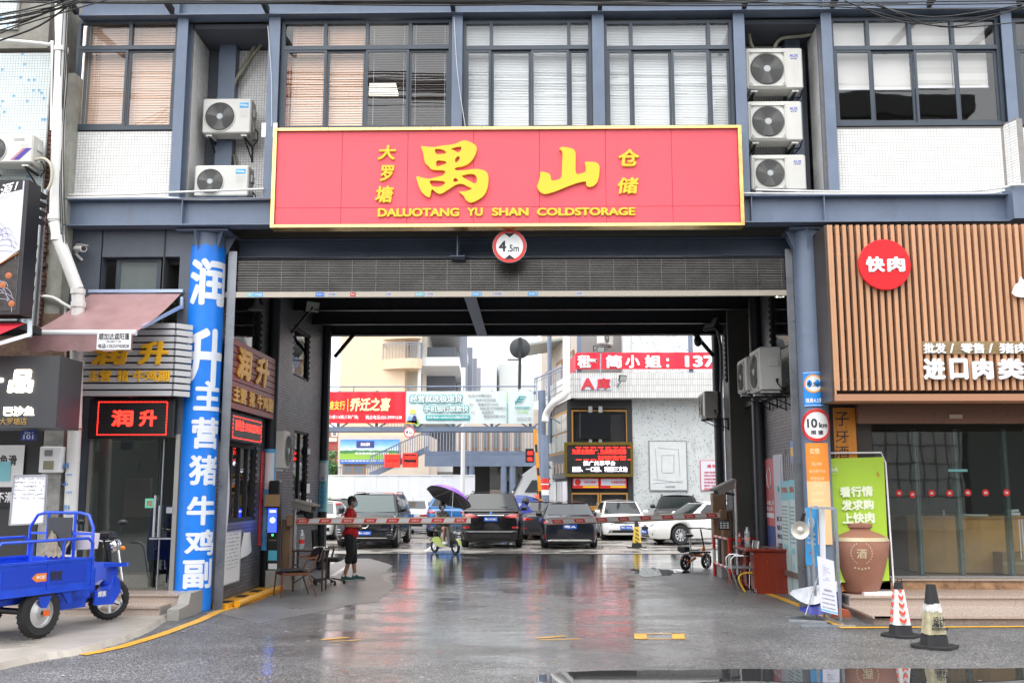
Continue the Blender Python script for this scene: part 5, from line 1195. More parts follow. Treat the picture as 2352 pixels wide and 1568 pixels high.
for sd in(-1,1):
 for k in range(9):
  an=-1.15+k*.27;u0,v0=sd*.145*math.cos(an),.145*math.sin(an)*1.05-.0;dx,dz=sd*.035*math.cos(an+1.0),.035*math.sin(an+1.0)
  for e in(1,.35):
   q=[jw(u0,zc+v0),jw(u0+dx*.5+dz*.3*e,zc+v0+dz*.5-dx*.3*e),jw(u0+dx*e,zc+v0+dz*e+.01),jw(u0+dx*.5-dz*.2,zc+v0+dz*.5+dx*.2)];b.add(q,[(0,1,2,3)])
for k in range(5):u0=(k-2)*.055;b.add([jw(u0-.022,zc-.235+.01*abs(k-2)),jw(u0,zc-.25+.01*abs(k-2)),jw(u0+.022,zc-.235+.01*abs(k-2)),jw(u0,zc-.215+.01*abs(k-2))],[(0,1,2,3)])
b.build('wreath',cr,jar)
# traffic cones in the foreground
def cone(label,c,h,style,rz=0.,tilt=0.,grp='traffic cones'):
 t=thing('traffic_cone',label,'traffic cone',c,grp);c=Vector(c);w=h*.30
 b=MB();pts=[]
 for k in range(16):a_=k/16*6.2832;r_=w*(1.15+.10*math.cos(4*a_))*(1+random.uniform(-.05,.05));pts.append((r_*math.cos(a_),r_*math.sin(a_)))
 b.prism(pts,c,(1,0,0),(0,1,0),(0,0,.035));b.build('base',rubber,t)
 sq=lambda r,z,rr=.0:[c+Vector((r*math.cos(a_)*(1+.12*math.cos(4*(a_-.785))),r*math.sin(a_)*(1+.12*math.cos(4*(a_-.785))),z))for a_ in[k/24*6.2832+rz for k in range(24)]]
 zs=[.035,h*.2,h*.22,h*.5,h*.75,h*.92,h];r0,r1=h*.195,h*.065
 rad=[r0+(r1-r0)*(z/h)for z in zs];rad[0]*=1.06;rad[1]*=1.05;rad[2]*=.96;rad[-1]*=.8
 def shell(z0,z1,off,mat,name,nz=10,wig=0.):
  vs=[];
  for j in range(nz+1):
   z=z0+(z1-z0)*j/nz;r_=r0+(r1-r0)*z/h+off;ring_=sq(r_,z)
   if wig:ring_=[q+Vector((random.uniform(-wig,wig),random.uniform(-wig,wig),random.uniform(-wig,wig)if j in(0,nz)else 0))for q in ring_]
   vs+=ring_
  m_=MB();m_.add(vs,[(j*24+k,j*24+(k+1)%24,(j+1)*24+(k+1)%24,(j+1)*24+k)for j in range(nz)for k in range(24)]);return m_.build(name,mat,t,smooth=35)
 body=black_m if style!='red' else M('cone_red',(.75,.05,.03),.45)
 shell(.03,h*.97,0,body,'cone_body');MB().add(sq(r1*1.0,h*.97)+[c+Vector((0,0,h*.975))],[(k,(k+1)%24,24)for k in range(24)]).build('cone_top',body,t)
 shell(.03,h*.2,.012,body,'skirt',3)
 if style=='chevron':
  shell(h*.22,h*.85,.006,M('sleeve_white',(.70,.70,.68),.5,dirt=.3),'sleeve')
  sl=M('sleeve_red',(.72,.07,.03),.5);m_=MB();rr=lambda z:r0+(r1-r0)*z/h+.0085
  for j in range(5):
   for sd in(-1,1,3,5):
    for k in range(6):
     a0=-math.pi/2+(sd*math.pi/4*1.0)*0+(sd//2)*math.pi if False else 0
   for seg in range(24):
    def hz(a_):f=abs(((a_/(2*math.pi)*4+.0)%1)-.5)*2;return h*(.25+.135*j)+f*h*.10
    a0,a1=seg/24*2*math.pi,(seg+1)/24*2*math.pi;qd=[]
    for a_,dz in((a0,0),(a1,0),(a1,h*.06),(a0,h*.06)):
     z=min(h*.85,max(h*.22,hz(a_)+dz));r_=rr(z);g=1+.12*math.cos(4*(a_-.785));qd.append(c+Vector((r_*g*math.cos(a_+rz),r_*g*math.sin(a_+rz),z)))
    m_.add(qd,[(0,1,2,3)])
  m_.build('chevrons',sl,t);m_=MB();m_.tube([c+Vector((.03,-.03,h*.97)),c+Vector((.03,-.05,h*1.03)),c+Vector((-.02,-.04,h*1.04)),c+Vector((-.03,-.08,h*.85))],.006,5);m_.build('loop',black,t)
 if style=='taped':
  shell(h*.22,h*.58,.007,M('tape_yellow',(.42,.38,.24),.5,var=.3,vs=9,dirt=.6),'sleeve',8,.004);shell(h*.55,h*.68,.010,M('tape_white',(.62,.62,.6),.45,var=.1,vs=12),'tape_wrap',4,.008)
  for s_,z,w_,hh_ in(('设计',.43,.14,.10),('单位建筑装修',.31,.20,.035),('质量第一',.36,.18,.03)):
   txt(s_,ink,t,c+Vector((.02,-(r0+(r1-r0)*z)*1.0*(1.0)-.028,h*z)),w_,hh_,bold=.03,ex=.001)
 if style=='yellow':
  shell(h*.12,h*.80,.006,M('sleeve_yellow',(.72,.50,.08),.5,dirt=.3),'sleeve');m_=MB()
  for j in range(4):
   z=h*(.22+.15*j);r_=r0+(r1-r0)*z/h+.02;m_.cbox(c+Vector((0,-r_*.95,z)),(r_*1.1,.004,h*.035),ry=.6)
  m_.build('stripe',ink,t)
 if style=='red':shell(h*.5,h*.68,.006,white_p,'reflective_band',3)
 return t
c1=Go(3625,2553);cone('traffic cone with red and white chevrons beside the road puddle',c1+Vector((0,.18,0)),.70,'chevron',.8)
c2=Go(3760,2598);cone('battered black traffic cone with pale torn tape nearest the camera',c2+Vector((0,.16,0)),.76,'taped',.3)
ORD=('first','second','third','fourth','fifth','sixth','seventh','eighth','ninth')
# the yard beyond the drive-through
GY=44.
gt=thing('gantry','blue-grey steel truss gantry carrying two long banners across the yard','gantry',(-4,GY,0))
zl=A(1000,985,GY).z;zu=A(1000,897,GY).z;gx0=-10.5;gx1=A(1232,980,GY).x
piece('chord',steel,gt,((gx0+gx1)/2,GY,zl),(gx1-gx0,.25,.20));piece('chord',steel,gt,((gx0+gx1)/2,GY,zu-.1),(gx1-gx0,.2,.12));piece('chord',steel,gt,((gx0+gx1)/2,GY+1.2,zl),(gx1-gx0,.2,.16))
k=0;x=gx0+.3
while x<gx1:
 piece('web_post',steel,gt,(x,GY,(zl+zu)/2),(.12,.1,zu-zl));o=MB().bar((x,GY,zl),(x+.85,GY,zl+.55),.06,.06).bar((x+1.7,GY,zl),(x+.85,GY,zl+.55),.06,.06).build('web_brace',steel,gt);x+=1.7
zr=A(1000,890,GY).z;MB().cyl((gx0,GY,zr+.05),(gx1+.0,GY,zr+.05),.03,n=8).build('hand_rail',steel,gt)
x=gx0+.2
while x<gx1:MB().cyl((x,GY,zu-.05),(x,GY,zr+.05),.025,n=6).build('rail_post',steel,gt);x+=2.45
for X in(gx0+.2,gx1+.25):MB().cyl((X,GY,0),(X,GY,zu),.17,n=14).build('leg',steel,gt,smooth=40)
def banner(label,x0,x1,y0,y1,Y,mat,wob=.02,zt=None):
 t=thing('banner',label,'banner',A((x0+x1)/2,y1,Y));a=A(x0,y1,Y);c=A(x1,y0,Y)
 MB().sheet(lambda u,v:Vector((a.x+(c.x-a.x)*u,Y+wob*math.sin(u*50)*(.3+v)-wob*v,a.z+(c.z-a.z)*v)),90,4).build('cloth',mat,t,smooth=60);return t
BYY=GY-.22
bn=banner('red bank banner with yellow and white characters on the gantry',660,932,900,972,BYY,M('banner_red',(.75,.015,.03),.45))
yl=M('banner_yellow',(.85,.6,.08),.5);TY=BYY-.06
def T(s,x0,y0,x1,y1,mat,t=bn,**k):txp(s,mat,t,TY,x0,y0,x1,y1,ex=.004,**k)
T('大罗塘支行',728,920,793,941,yl,bold=.03);T('|',798,915,800,945,yl);T('乔迁之喜',804,913,897,944,M('banner_cream',(.85,.78,.4),.5),bold=.045,shear=.15)
T('2号2号楼1楼116铺(三和广场)',730,953,823,963,white_p,bold=.03);T('网点电话:020-39991638',840,953,923,963,white_p,bold=.03)
bg=banner('pale bank loan banner with teal characters on the right half of the gantry',932.5,1225,898,973,BYY,M('banner_pale',(.60,.68,.68),.5))
tl=M('banner_teal',(.01,.33,.33),.5)
T('经营就选极速贷',940,905,1063,926,tl,bg,bold=.04);T('手机银行放款快',972,929,1078,948,tl,bg,bold=.04)
TYo=TY;TY=BYY-.075;T('经营就选极速贷',942,907,1061,924,white_p,bg,bold=.02);T('手机银行放款快',974,931,1076,946,white_p,bg,bold=.02);TY=TYo
a=A(978,964,BYY-.055);c=A(1079,953,BYY-.055);piece('pill_print',tl,bg,((a.x+c.x)/2,BYY-.05,(a.z+c.z)/2),(c.x-a.x,.01,c.z-a.z));T('联系电话:13609072223(微信同号)',981,955,1076,962,white_p,bg,bold=.02)
for s,x0,y,x1 in(('纯手机银行操作',1085,908,1130),('最快10分钟放款',1093,918,1139),('最高可贷1000万',1098,928,1145),('利率优惠 在市场有竞争力',1102,937,1162),('随借随还',1107,946,1134),('最高抵押率100%',1111,955,1161)):T(s,x0,y-3,x1,y+3,ink_g,bg,bold=.015)
for(x,y)in((1075,908),(1078,928),(1082,946)):T('☞',x,y-2,x+10,y+2,M('print_pink',(.55,.35,.3),.5),bg)
for y0,y1,m_ in((899,925,M('print_lime',(.3,.6,.15),.5)),(926,972,tl)):q=A(1165,(y0+y1)/2,TY);piece('divider_print',m_,bg,q,(.035,.01,A(0,y0,TY).z-A(0,y1,TY).z))
lg=MB();q=A(1196,919,TY)
for dz,dx in((.16,.08),(.05,0),(-.06,-.08)):lg.cbox(q+Vector((dx,0,dz)),(.30,.01,.05));lg.cbox(q+Vector((dx-.14,0,dz-.05)),(.05,.01,.13))
lg.build('bank_emblem',tl,bg);T('中国邮政储蓄银行',1183,933,1218,939,tl,bg,bold=.015);T('进步·与您同步',1188,943,1213,948,M('print_lime',(.3,.6,.15),.5),bg)
for y in(958,962):T('客户服务热线·手机银行·在线办理',1188,y,1220,y+2.5,ink_g,bg)
for x,y,m_,w_,h_ in((952,962,M('print_navy',(.04,.05,.2),.5),.25,.35),(941,962,M('print_sky',(.2,.4,.8),.5),.22,.3),(945,969,M('print_gold',(.7,.4,.05),.5),.6,.16),(958,969,M('print_leaf',(.3,.5,.1),.5),.2,.3),(948,944,M('print_lime2',(.7,.75,.1),.5),.3,.18)):
 MB().prism([(-w_/2,-h_/2),(w_/2,-h_/2),(w_*.3,h_*.3),(0,h_/2),(-w_*.35,h_*.25)],A(x,y,TY),(1,0,0),(0,0,1),(0,-.004,0)).build('people_print',m_,bg)
t,c,R=round_sign('height_limit_sign','small round 4.5m limit sign hanging under the yard gantry',GY-.3,940,992,13,'','round height limit signs')
txt('4',ink,t,c+Vector((-R*.42,-.019,0)),R*.45,R*.66,bold=.03,ex=.004);txt('.5m',ink,t,c+Vector((R*.22,-.019,-R*.13)),R*.66,R*.42,bold=.02,ex=.004)
rm=thing('traffic_mirror','dark back of a round traffic mirror on a slim pole above the gantry','mirror',A(1194,890,40));q=A(1194,799,40.);R=24/FPX*40
MB().lathe(q,[(0,.0),(R*.8,.02),(R,.06),(R,.1),(0,.25)],36,ax=(0,1,0)).build('mirror_back',M('mirror_back',(.035,.04,.042),.5,var=.3,vs=5),rm,smooth=40)
MB().cyl(A(1195,775,39.95),A(1193,893,39.95),.06,n=8).bar(A(1166,826,39.95),A(1194,826,39.95),.06,.05).bar(A(1194,776,39.9),A(1194,824,39.9),.13,.04).build('pole',black_m,rm)
CY=62.;cream=M('cream_render',(.66,.52,.37),.7,var=.05,vs=.5,dirt=.08);crd=M('cream_shade_white',(.62,.60,.53),.7,var=.06)
cbld=thing('cream_building','tall cream rendered building with curved end balconies and an outside stair','building',(-9,CY,0))
x0=A(781,850,CY).x;x1=A(930,850,CY).x;x2=A(958,850,CY).x;ztop=24.
box('wall',cream,cbld,x0,x1,CY,CY+14,0,ztop)
box('side_wall',crd,cbld,x1-.02,x1+1.2,CY+1.4,CY+14,0,ztop)
for y,rail in((780,0),(848,1),(1040,1)):
 z=A(950,y,CY).z if y<1000 else A(950,1012,CY).z;b=MB();pts=[(x1-1.4,CY-.02)]+[(x1-1.4+2.6*math.sin(k*math.pi/12)*1.0,CY-1.3*math.sin(k*math.pi/6)*.55-.05)for k in range(1,6)]+[(x2+.2,CY-.05),(x2+.2,CY+4)]+[(x1-.1,CY+4),(x1-1.4,CY+.4)]
 b.prism(pts,(0,0,z),(1,0,0),(0,1,0),(0,0,.62));b.build('balcony',cream,cbld)
 if rail:
  r_=MB()
  for k in range(19):
   f=k/18*(len(pts)-4);i=int(f);i=min(i,len(pts)-4);q=Vector(pts[i]).lerp(Vector(pts[i+1]),f-i);r_.bar((q.x,q.y,z+.62),(q.x,q.y,z+1.6),.035,.035)
  for i in range(len(pts)-3):r_.bar((*pts[i],z+1.6),(*pts[i+1],z+1.6),.05,.05);r_.bar((*pts[i],z+1.45),(*pts[i+1],z+1.45),.03,.03)
  kind(r_.build('railing',M('rail_grey',(.25,.27,.33),.5),cbld),'stuff')
b=MB();xs0=x2+.05
for fl in range(6):
 z=A(965,840,CY).z+(fl-2)*3.3
 b.prism([(CY,z),(CY+9,z-2.2),(CY+9,z-1.6),(CY,z+.55)],(xs0,0,0),(0,1,0),(0,0,1),(2.6,0,0))
b.build('stair_flight',M('stair_white',(.60,.62,.64),.6),cbld)
for i in range(6):
 yy=CY+1.5*i;MB().cyl((xs0+.1+0*i,yy,0),(xs0+.1,yy,20),.11,n=10).build('stair_post',white_p if i==0 else M('rail_grey',(.25,.27,.33),.5),cbld)
for fl in range(6):
 z=A(965,840,CY).z+(fl-2)*3.3;r_=MB()
 for k in range(24):f=k/23;r_.bar((xs0,CY+9*f,z+.55-2.15*f),(xs0,CY+9*f,z+1.6-2.15*f),.03,.03)
 r_.bar((xs0,CY,z+1.6),(xs0,CY+9,z-.55),.05,.05);kind(r_.build('stair_railing',M('rail_grey',(.25,.27,.33),.5),cbld),'stuff')
zc=A(1020,850,CY).z
b=MB()
for k in range(4):b.box(xs0+2.4,xs0+2.9,CY+3+k*6,CY+3.3+k*6,0,12)
b.build('rear_post',M('rail_grey',(.25,.27,.33),.5),cbld)
MB().prism([(CY-1,15.8),(CY+12,13.6),(CY+12,13.9),(CY-1,16.1)],(xs0+.5,0,0),(0,1,0),(0,0,1),(2.2,0,0)).build('stair_roof',M('tin_roof',(.35,.38,.36),.5),cbld)
box('dark_core',M('stair_dark',(.10,.11,.13),.8),cbld,xs0+.3,xs0+2.2,CY+1.8,CY+9,0,11)
ann=thing('annex_block','low beige block with a brown framed window under the landscape billboard','building',(-10,56,0));AY=56.
box('wall',M('beige_render',(.58,.50,.42),.7,var=.06,dirt=.1),ann,A(776,1060,AY).x,A(985,1060,AY).x,AY,AY+5,0,A(900,1000,AY).z-.0)
a=A(788,1092,AY);c=A(838,1063,AY);b=MB();b.box(a.x,c.x,AY-.05,AY,a.z,a.z+.12);b.box(a.x,c.x,AY-.05,AY,c.z-.12,c.z)
for f in(0,.42,.96):b.box(a.x+(c.x-a.x)*f,a.x+(c.x-a.x)*f+.1,AY-.06,AY,a.z,c.z)
fr=b.build('window',M('brown_frame',(.28,.14,.06),.5),ann);box('pane',M('far_glass',(.18,.2,.2),.1),fr,a.x,c.x,AY-.02,AY-.01,a.z,c.z)
bl=thing('billboard','green pasture landscape billboard with blue logo on the beige block','billboard',A(848,1060,AY));a=A(781,1055,AY-.1);c=A(917,1009,AY-.1)
def bill_mat():
 m=bpy.data.materials.new('landscape_print');m.use_nodes=True;n=m.node_tree.nodes;l=m.node_tree.links;p=n['Principled BSDF'];g=n.new('ShaderNodeTexCoord');s=n.new('ShaderNodeSeparateXYZ');l.new(g.outputs['Generated'],s.inputs[0])
 r=n.new('ShaderNodeValToRGB');e=r.color_ramp.elements;e[0].position=0;e[0].color=(.30,.50,.06,1);e[1].position=1;e[1].color=(.06,.25,.75,1)
 for pos,col in((.30,(.22,.45,.05,1)),(.34,(.04,.16,.05,1)),(.44,(.06,.22,.08,1)),(.48,(.62,.74,.85,1)),(.7,(.25,.5,.85,1))):q=r.color_ramp.elements.new(pos);q.color=col
 t=n.new('ShaderNodeTexNoise');t.inputs['Scale'].default_value=7;t.inputs['Detail'].default_value=5;l.new(g.outputs['Generated'],t.inputs['Vector'])
 ad=n.new('ShaderNodeMath');ad.operation='MULTIPLY_ADD';ad.inputs[1].default_value=.22;l.new(t.outputs['Fac'],ad.inputs[0]);sb=n.new('ShaderNodeMath');sb.operation='SUBTRACT';sb.inputs[1].default_value=.11
 l.new(s.outputs[2],sb.inputs[0]);l.new(sb.outputs[0],ad.inputs[2]);l.new(ad.outputs[0],r.inputs[0]);l.new(r.outputs[0],p.inputs['Base Color']);return m
box('print',bill_mat(),bl,a.x,c.x,AY-.12,AY-.06,a.z,c.z);T_=AY-.13
q=A(839,1020,T_);piece('logo_plate',M('print_navy',(.04,.05,.2),.5),bl,q,(1.0,.02,.38));txp('如康',white_p,bl,T_-.02,828,1016,850,1024,bold=.04,ex=.005);txp('清净绿洲牧场有机好牛',white_p,bl,T_,815,1038,895,1044,bold=.03,ex=.005)
piece('caption_strip',M('caption_blue',(.05,.15,.5),.5),bl,((a.x+c.x)/2,T_,a.z-.12),(c.x-a.x,.04,.24));txp('山东如康清真食品有限公司',white_p,bl,T_-.03,783,1056,880,1060,bold=.03,ex=.005)
for x,s in((901,'进出口肉类'),(942,'冻品批发')):
 t=thing('led_sign','small red LED board over the outside stairs, %s'%('left one' if x<920 else 'right one with black surround'),'led sign',A(x,1073,50.4));a=A(x-18,1073,50.4);c=A(x+18,1043 if x<920 else 1040,50.4);box('housing',led_k if x>920 else M('led_wash',(.5,.02,.02),.5),t,a.x,c.x,50.4,50.6,a.z,c.z)
 txp(s,led_r,t,50.38,x-13,1046,x+13,1055,bold=.03,ex=.01);txp('王13602820111' if x>920 else '热线联系请拨',led_r,t,50.38,x-15,1061,x+15,1070,bold=.03,ex=.01)
 b=MB();dashes(b,a.x+.02,c.x-.02,a.z+.02,c.z-.02,50.38,8,6,.04);b.build('border_lights',led_r,t)
es=thing('outside_stair','grey steel outside stair rising to the raised walkway','stair',(-6,51,0));p0=A(850,1092,51.);p1=A(985,1030,51.)
MB().bar(p0,p1,.25,.28).build('stringer',steel,es);r_=MB()
for k in range(26):q=p0.lerp(p1,k/25);r_.bar(q,q+Vector((0,0,.95)),.035,.035)
r_.bar(p0+Vector((0,0,.95)),p1+Vector((0,0,.95)),.06,.06);kind(r_.build('railing',steel,es),'stuff')
r_=MB();a=A(776,1092,51.)
for k in range(14):q=a.lerp(p0,k/14);r_.bar(q,q+Vector((0,0,.42)),.03,.03)
r_.bar(a+Vector((0,0,.42)),p0+Vector((0,0,.42)),.05,.05);kind(r_.build('low_railing',steel,es),'stuff')
pk=thing('pink_apartment','old pink and red apartment block glimpsed left of the cream building','building',(-16,75,0));PY=75.;a=A(700,1000,PY).x;c=A(779,1000,PY).x
box('wall',M('pink_render',(.42,.24,.19),.7,var=.15,dirt=.3),pk,a-6,c,PY,PY+8,0,A(760,985,PY).z)
for k,(x0_,y0_,x1_,y1_)in enumerate(((742,990,755,1005),(762,988,776,1003),(741,1018,752,1033),(758,1020,776,1032),(760,1052,775,1068))):
 u0=A(x0_,y1_,PY);u1=A(x1_,y0_,PY);fr=box('window',white_p,pk,u0.x,u1.x,PY-.12,PY-.02,u0.z,u1.z);box('pane',M('far_glass',(.18,.2,.2),.1),fr,u0.x+.1,u1.x-.1,PY-.14,PY-.121,u0.z+.1,u1.z-.1)
for y in(1012,1044):u=A(738,y,PY-.8);MB().box(u.x,c,PY-.8,PY,u.z-.8,u.z).build('balcony',M('balcony_red',(.35,.06,.06),.6),pk)
for y in(1008,):u=A(738,y,PY-.8);box('parapet',M('parapet_white',(.6,.58,.54),.7),pk,u.x,c,PY-.9,PY-.81,u.z-.2,u.z+.1)
def leafy(label,c,R,n,name='tree',trunk=True,col=(.055,.13,.04),seed=2,s0=.09):
 t=thing(name,label,'tree',(c[0],c[1],0));r_=random.Random(seed);b=MB();cl=[Vector((r_.gauss(0,.42)*R[0],r_.gauss(0,.4)*R[1],r_.gauss(0,.4)*R[2]))for _ in range(26)]
 for k in range(n):
  d=r_.choice(cl)+Vector((r_.gauss(0,.13)*R[0],r_.gauss(0,.13)*R[1],r_.gauss(0,.13)*R[2]));e=Vector((r_.uniform(-1,1),r_.uniform(-1,1),r_.uniform(-.6,.6))).normalized()*s0*r_.uniform(.6,1.4);f=e.orthogonal().normalized()*s0*.45
  p=Vector(c)+d;b.add([p-e,p+f,p+e,p-f],[(0,1,2,3)],r_.randrange(2))
 b.build('crown',[M(name+'_leaf_a',col,.5),M(name+'_leaf_b',tuple(q*1.7 for q in col),.5)],t,fixn=False)
 if trunk:
  w=MB();w.tube([(c[0],c[1],0),(c[0]+.1,c[1],c[2]*.6),(c[0],c[1],c[2])],[.16,.12,.05],8)
  for k in range(5):w.tube([(c[0],c[1],c[2]*.6),Vector(c)+cl[k]],[.06,.02],6)
  w.build('trunk',M('bark',(.08,.06,.045),.9),t)
 return t
leafy('dense green tree left of the cream building above the white hoarding',A(745,1075,58),(1.2,1.2,1.3),2600,seed=4)
leafy('small green shrub beside the LED kiosk windows',A(1249,1120,44.5),(.35,.35,1.1),500,'shrub',True,seed=6)
HY=48.5;hd=thing('site_hoarding','long white sheet hoarding along the back of the yard','hoarding',(-4,HY,0));a=A(690,1100,HY).x;c=A(1091,1100,HY).x;zt=A(1000,1092,HY).z;n=16;hm=M('hoarding_white',(.72,.74,.77),.45,var=.03,vs=.7,dirt=.06)
for k in range(n):piece('hoarding_panel',hm,hd,(a+(c-a)*(k+.5)/n,HY+.01*(k%2),zt/2),((c-a)/n-.006,.04,zt))
piece('top_rail',hm,hd,((a+c)/2,HY,zt+.02),(c-a,.08,.05));kick=piece('kick_rail',M('grey_rail',(.3,.31,.33),.5,.3),hd,((a+c)/2,HY-.1,.75),(c-a,.05,.05))
for k in range(9):
 X=A(755+0*k,1150,HY-1.0).x+k*.8;t=thing('bollard','%s red and grey bollard from the left, before the white hoarding'%ORD[k],'bollard',(X,HY-1,0),'bollards before the hoarding')
 MB().cyl((X,HY-1,0),(X,HY-1,1.0),.06,n=10).build('post',M('bollard_grey',(.2,.18,.17),.5),t);MB().cyl((X,HY-1,.55),(X,HY-1,.85),.064,n=10).build('red_band',red_p,t)
fb=thing('metal_fence','low white tube fence in front of the hoarding','fence',(-8,46.5,0));a=A(740,1165,46.5);c=A(800,1165,46.5)
for k in range(8):X=a.x+(c.x-a.x)*k/7;piece('fence_post',white_p,fb,(X,46.5,.7),(.04,.04,1.4))
for z in(.5,.95,1.38):piece('fence_rail',white_p,fb,((a.x+c.x)/2,46.5,z),(c.x-a.x,.04,.04))
WY=52.;wbld=thing('walkway_building','two storey block with a railed steel walkway at the centre back','building',(-2,WY,0))
x0=A(985,1040,WY).x;x1=A(1245,1040,WY).x;zf=A(1100,1036,WY-2).z
box('upper_wall',M('beige_render',(.58,.50,.42),.7,var=.06,dirt=.1),wbld,A(1046,1000,WY).x,x1+2,WY+.02,WY+.4,zf-.3,6.0)
for x in(1065,1092,1118,1140,1163,1190):u=A(x-10,1033,WY);v=A(x+7,988,WY);fr=box('window',M('brown_frame',(.28,.14,.06),.5),wbld,u.x,v.x,WY-.05,WY+.02,u.z,v.z);box('pane',M('far_glass',(.18,.2,.2),.1),fr,u.x+.07,v.x-.07,WY-.07,WY-.051,u.z+.1,v.z-.1)
box('deck',steel,wbld,x0,x1,WY-2,WY,zf-.16,zf);box('deck_beam',steel,wbld,x0,x1,WY-2.05,WY-1.9,zf-.75,zf-.17)
r_=MB();X=x0
while X<x1:r_.bar((X,WY-2,zf),(X,WY-2,zf+1.1),.04,.04);X+=.155
r_.bar((x0,WY-2,zf+1.1),(x1,WY-2,zf+1.1),.07,.07);r_.bar((x0,WY-2,zf+.95),(x1,WY-2,zf+.95),.04,.04);kind(r_.build('railing',M('rail_grey',(.25,.27,.33),.5),wbld),'stuff')
for x in(1068,1083,1157,1177):X=A(x,1100,WY-1.9).x;MB().cyl((X,WY-1.9,0),(X,WY-1.9,zf-.76),.16,n=12).build('column',steel,wbld,smooth=40)
X=A(1063,1100,47).x;tag(MB().cyl((X,47,0),(X,47,7.6),.10,n=12).build('white_post',white_p,None,smooth=40),'tall white post in front of the walkway building','post')
box('under_wall',M('stained_plaster',(.36,.37,.36),.8,var=.15,dirt=.4),wbld,A(1125,1100,WY+.5).x,A(1200,1100,WY+.5).x,WY+.5,WY+.7,0,zf-.2);box('dark_bay',dk,wbld,A(1040,1100,WY+4).x,x1+4,WY+4,WY+4.1,0,zf);box('bay_soffit',dk,wbld,x0,x1+3,WY-1.8,WY+4,zf-.3,zf-.17)
fn=thing('wall_fan','round wall fan on the plaster wall under the walkway','fan',A(1156,1080,WY+.3));q=A(1156,1078,WY+.3);b=MB();grille(b,(0,0),.38,6,24,.2,0,0,.008);[0 for _ in(0,)];b.v=[(v[0]+q.x,v[1]+q.y,v[2]+q.z)for v in b.v];b.build('guard',wire_g,fn);MB().lathe(q,[(.30,.02),(.08,.05),(0,.06)],12,ax=(0,1,0)).build('blades',M('fan_blade',(.10,.10,.10),.4),fn)
for i in range(3):
 for j in range(3):
  for kk in range(2):
   p=A(1131+10*i,1147-9*j,WY-1.2);t=thing('carton','%s carton in the %s row of the stack under the walkway'%(('left','middle','right')[i],('bottom','middle','top')[j]),'carton',(p.x,WY-1.2,p.z-.1),'cartons stacked under the walkway')
   if kk==0:MB().box(p.x-.11,p.x+.11,WY-1.2,WY-.9,p.z-.1,p.z+.09).build('box',M('carton_pale',(.5,.42,.36),.7,var=.2,vs=9),t);piece('label',M('carton_red',(.4,.12,.08),.6),t,(p.x,WY-1.205,p.z),(.16,.006,.05))
   else:bpy.data.objects.remove(t)
p=A(1167,1130,WY-1.2);tag(MB().box(p.x-.22,p.x+.22,WY-1.2,WY-.7,0.0,p.z+.55).build('wrapped_pallet',M('pallet_wrap',(.045,.045,.045),.3,var=.4,vs=8)),'black wrapped pallet load beside the cartons','pallet')
fk=thing('forklift','dark forklift mast standing under the walkway','forklift',A(1200,1160,WY-1.5));q=A(1200,1150,WY-1.5);b=MB()
for dx in(-.18,.18):b.box(q.x+dx-.04,q.x+dx+.04,WY-1.5,WY-1.4,.1,A(1200,1088,WY-1.5).z)
for z in(.4,1.0,1.6,2.2):b.box(q.x-.2,q.x+.2,WY-1.48,WY-1.42,z,z+.07)
b.build('mast',black_m,fk);MB().bbox((q.x,WY-.8,.6),(.9,1.2,.8),.1).build('body',M('forklift_yellow',(.4,.25,.03),.4),fk)
for s in(-1,1):MB().cyl((q.x+s*.36,WY-1.2,.25),(q.x+s*.48,WY-1.2,.25),.25,n=16).build('wheel',rubber,fk)
t=thing('raised_barrier_arm','orange barrier arm standing upright beside the kiosk corner','barrier',A(1241,1180,40));MB().bar(A(1243,1163,40.),A(1228,985,40.),.13,.05).build('arm',M('arm_orange',(.70,.26,.02),.45),t);MB().bbox(A(1246,1180,40.),(.3,.3,.7),.03).build('housing',M('arm_orange',(.70,.26,.02),.45),t)
for f in(.15,.45,.75):q=A(1243,1163,40.).lerp(A(1228,985,40.),f);piece('black_mark',ink,t,q+Vector((0,-.03,0)),(.09,.01,.3),rot=(0,-.08,0))
t=thing('steel_post','blue-grey round post with red and white bands beside the kiosk','post',A(1250,1200,41));X=A(1252,1100,41.5).x;MB().cyl((X,41.5,0),(X,41.5,A(0,1000,41.5).z),.17,n=14).build('shaft',steel,t,smooth=40)
for y in(1110,1124):z=A(0,y,41.5).z;MB().cyl((X,41.5,z),(X,41.5,z+.2),.176,n=14).build('red_band',red_p,t);MB().cyl((X,41.5,z-.22),(X,41.5,z-.01),.175,n=14).build('white_band',white_p,t)
# building A with corner kiosk
EY=42.;ea=thing('warehouse_a','warehouse block with speckled mosaic wall, white tile band and corner glass kiosk','building',(3,EY,0))
xA=A(1304,1000,EY).x;xK=A(1447,1000,EY).x;spk=mosaic_dots('speckled_mosaic',(.52,.54,.54),(.09,.21,.27),.036,.962,.5)
box('mosaic_wall',spk,ea,xK+.1,14,EY+.0,EY+.3,0,A(1500,905,EY).z+.3)
zb0=A(1400,914,EY-.8).z;zb1=A(1400,856,EY-.8).z
band=[M('band_tile_%d'%i,c,.3,dirt=.1)for i,c in enumerate(((.66,.66,.64),(.60,.60,.59)))]
tiles(ea,band,grout,(A(1312,900,EY-.8).x,EY-.8,zb0),(1,0,0),(0,0,1),12,zb1-zb0,.09,(zb1-zb0)/4,.015,.012,nind=0,name='band_tile')
box('band_slab',M('band_core',(.45,.45,.43),.7),ea,A(1312,900,EY-.8).x,14,EY-.67,EY+.5,zb0,zb1)
q0=Vector((A(1312,900,EY-.8).x,EY-.8,0));q1=Vector((A(1252,950,48.).x,48.,0))
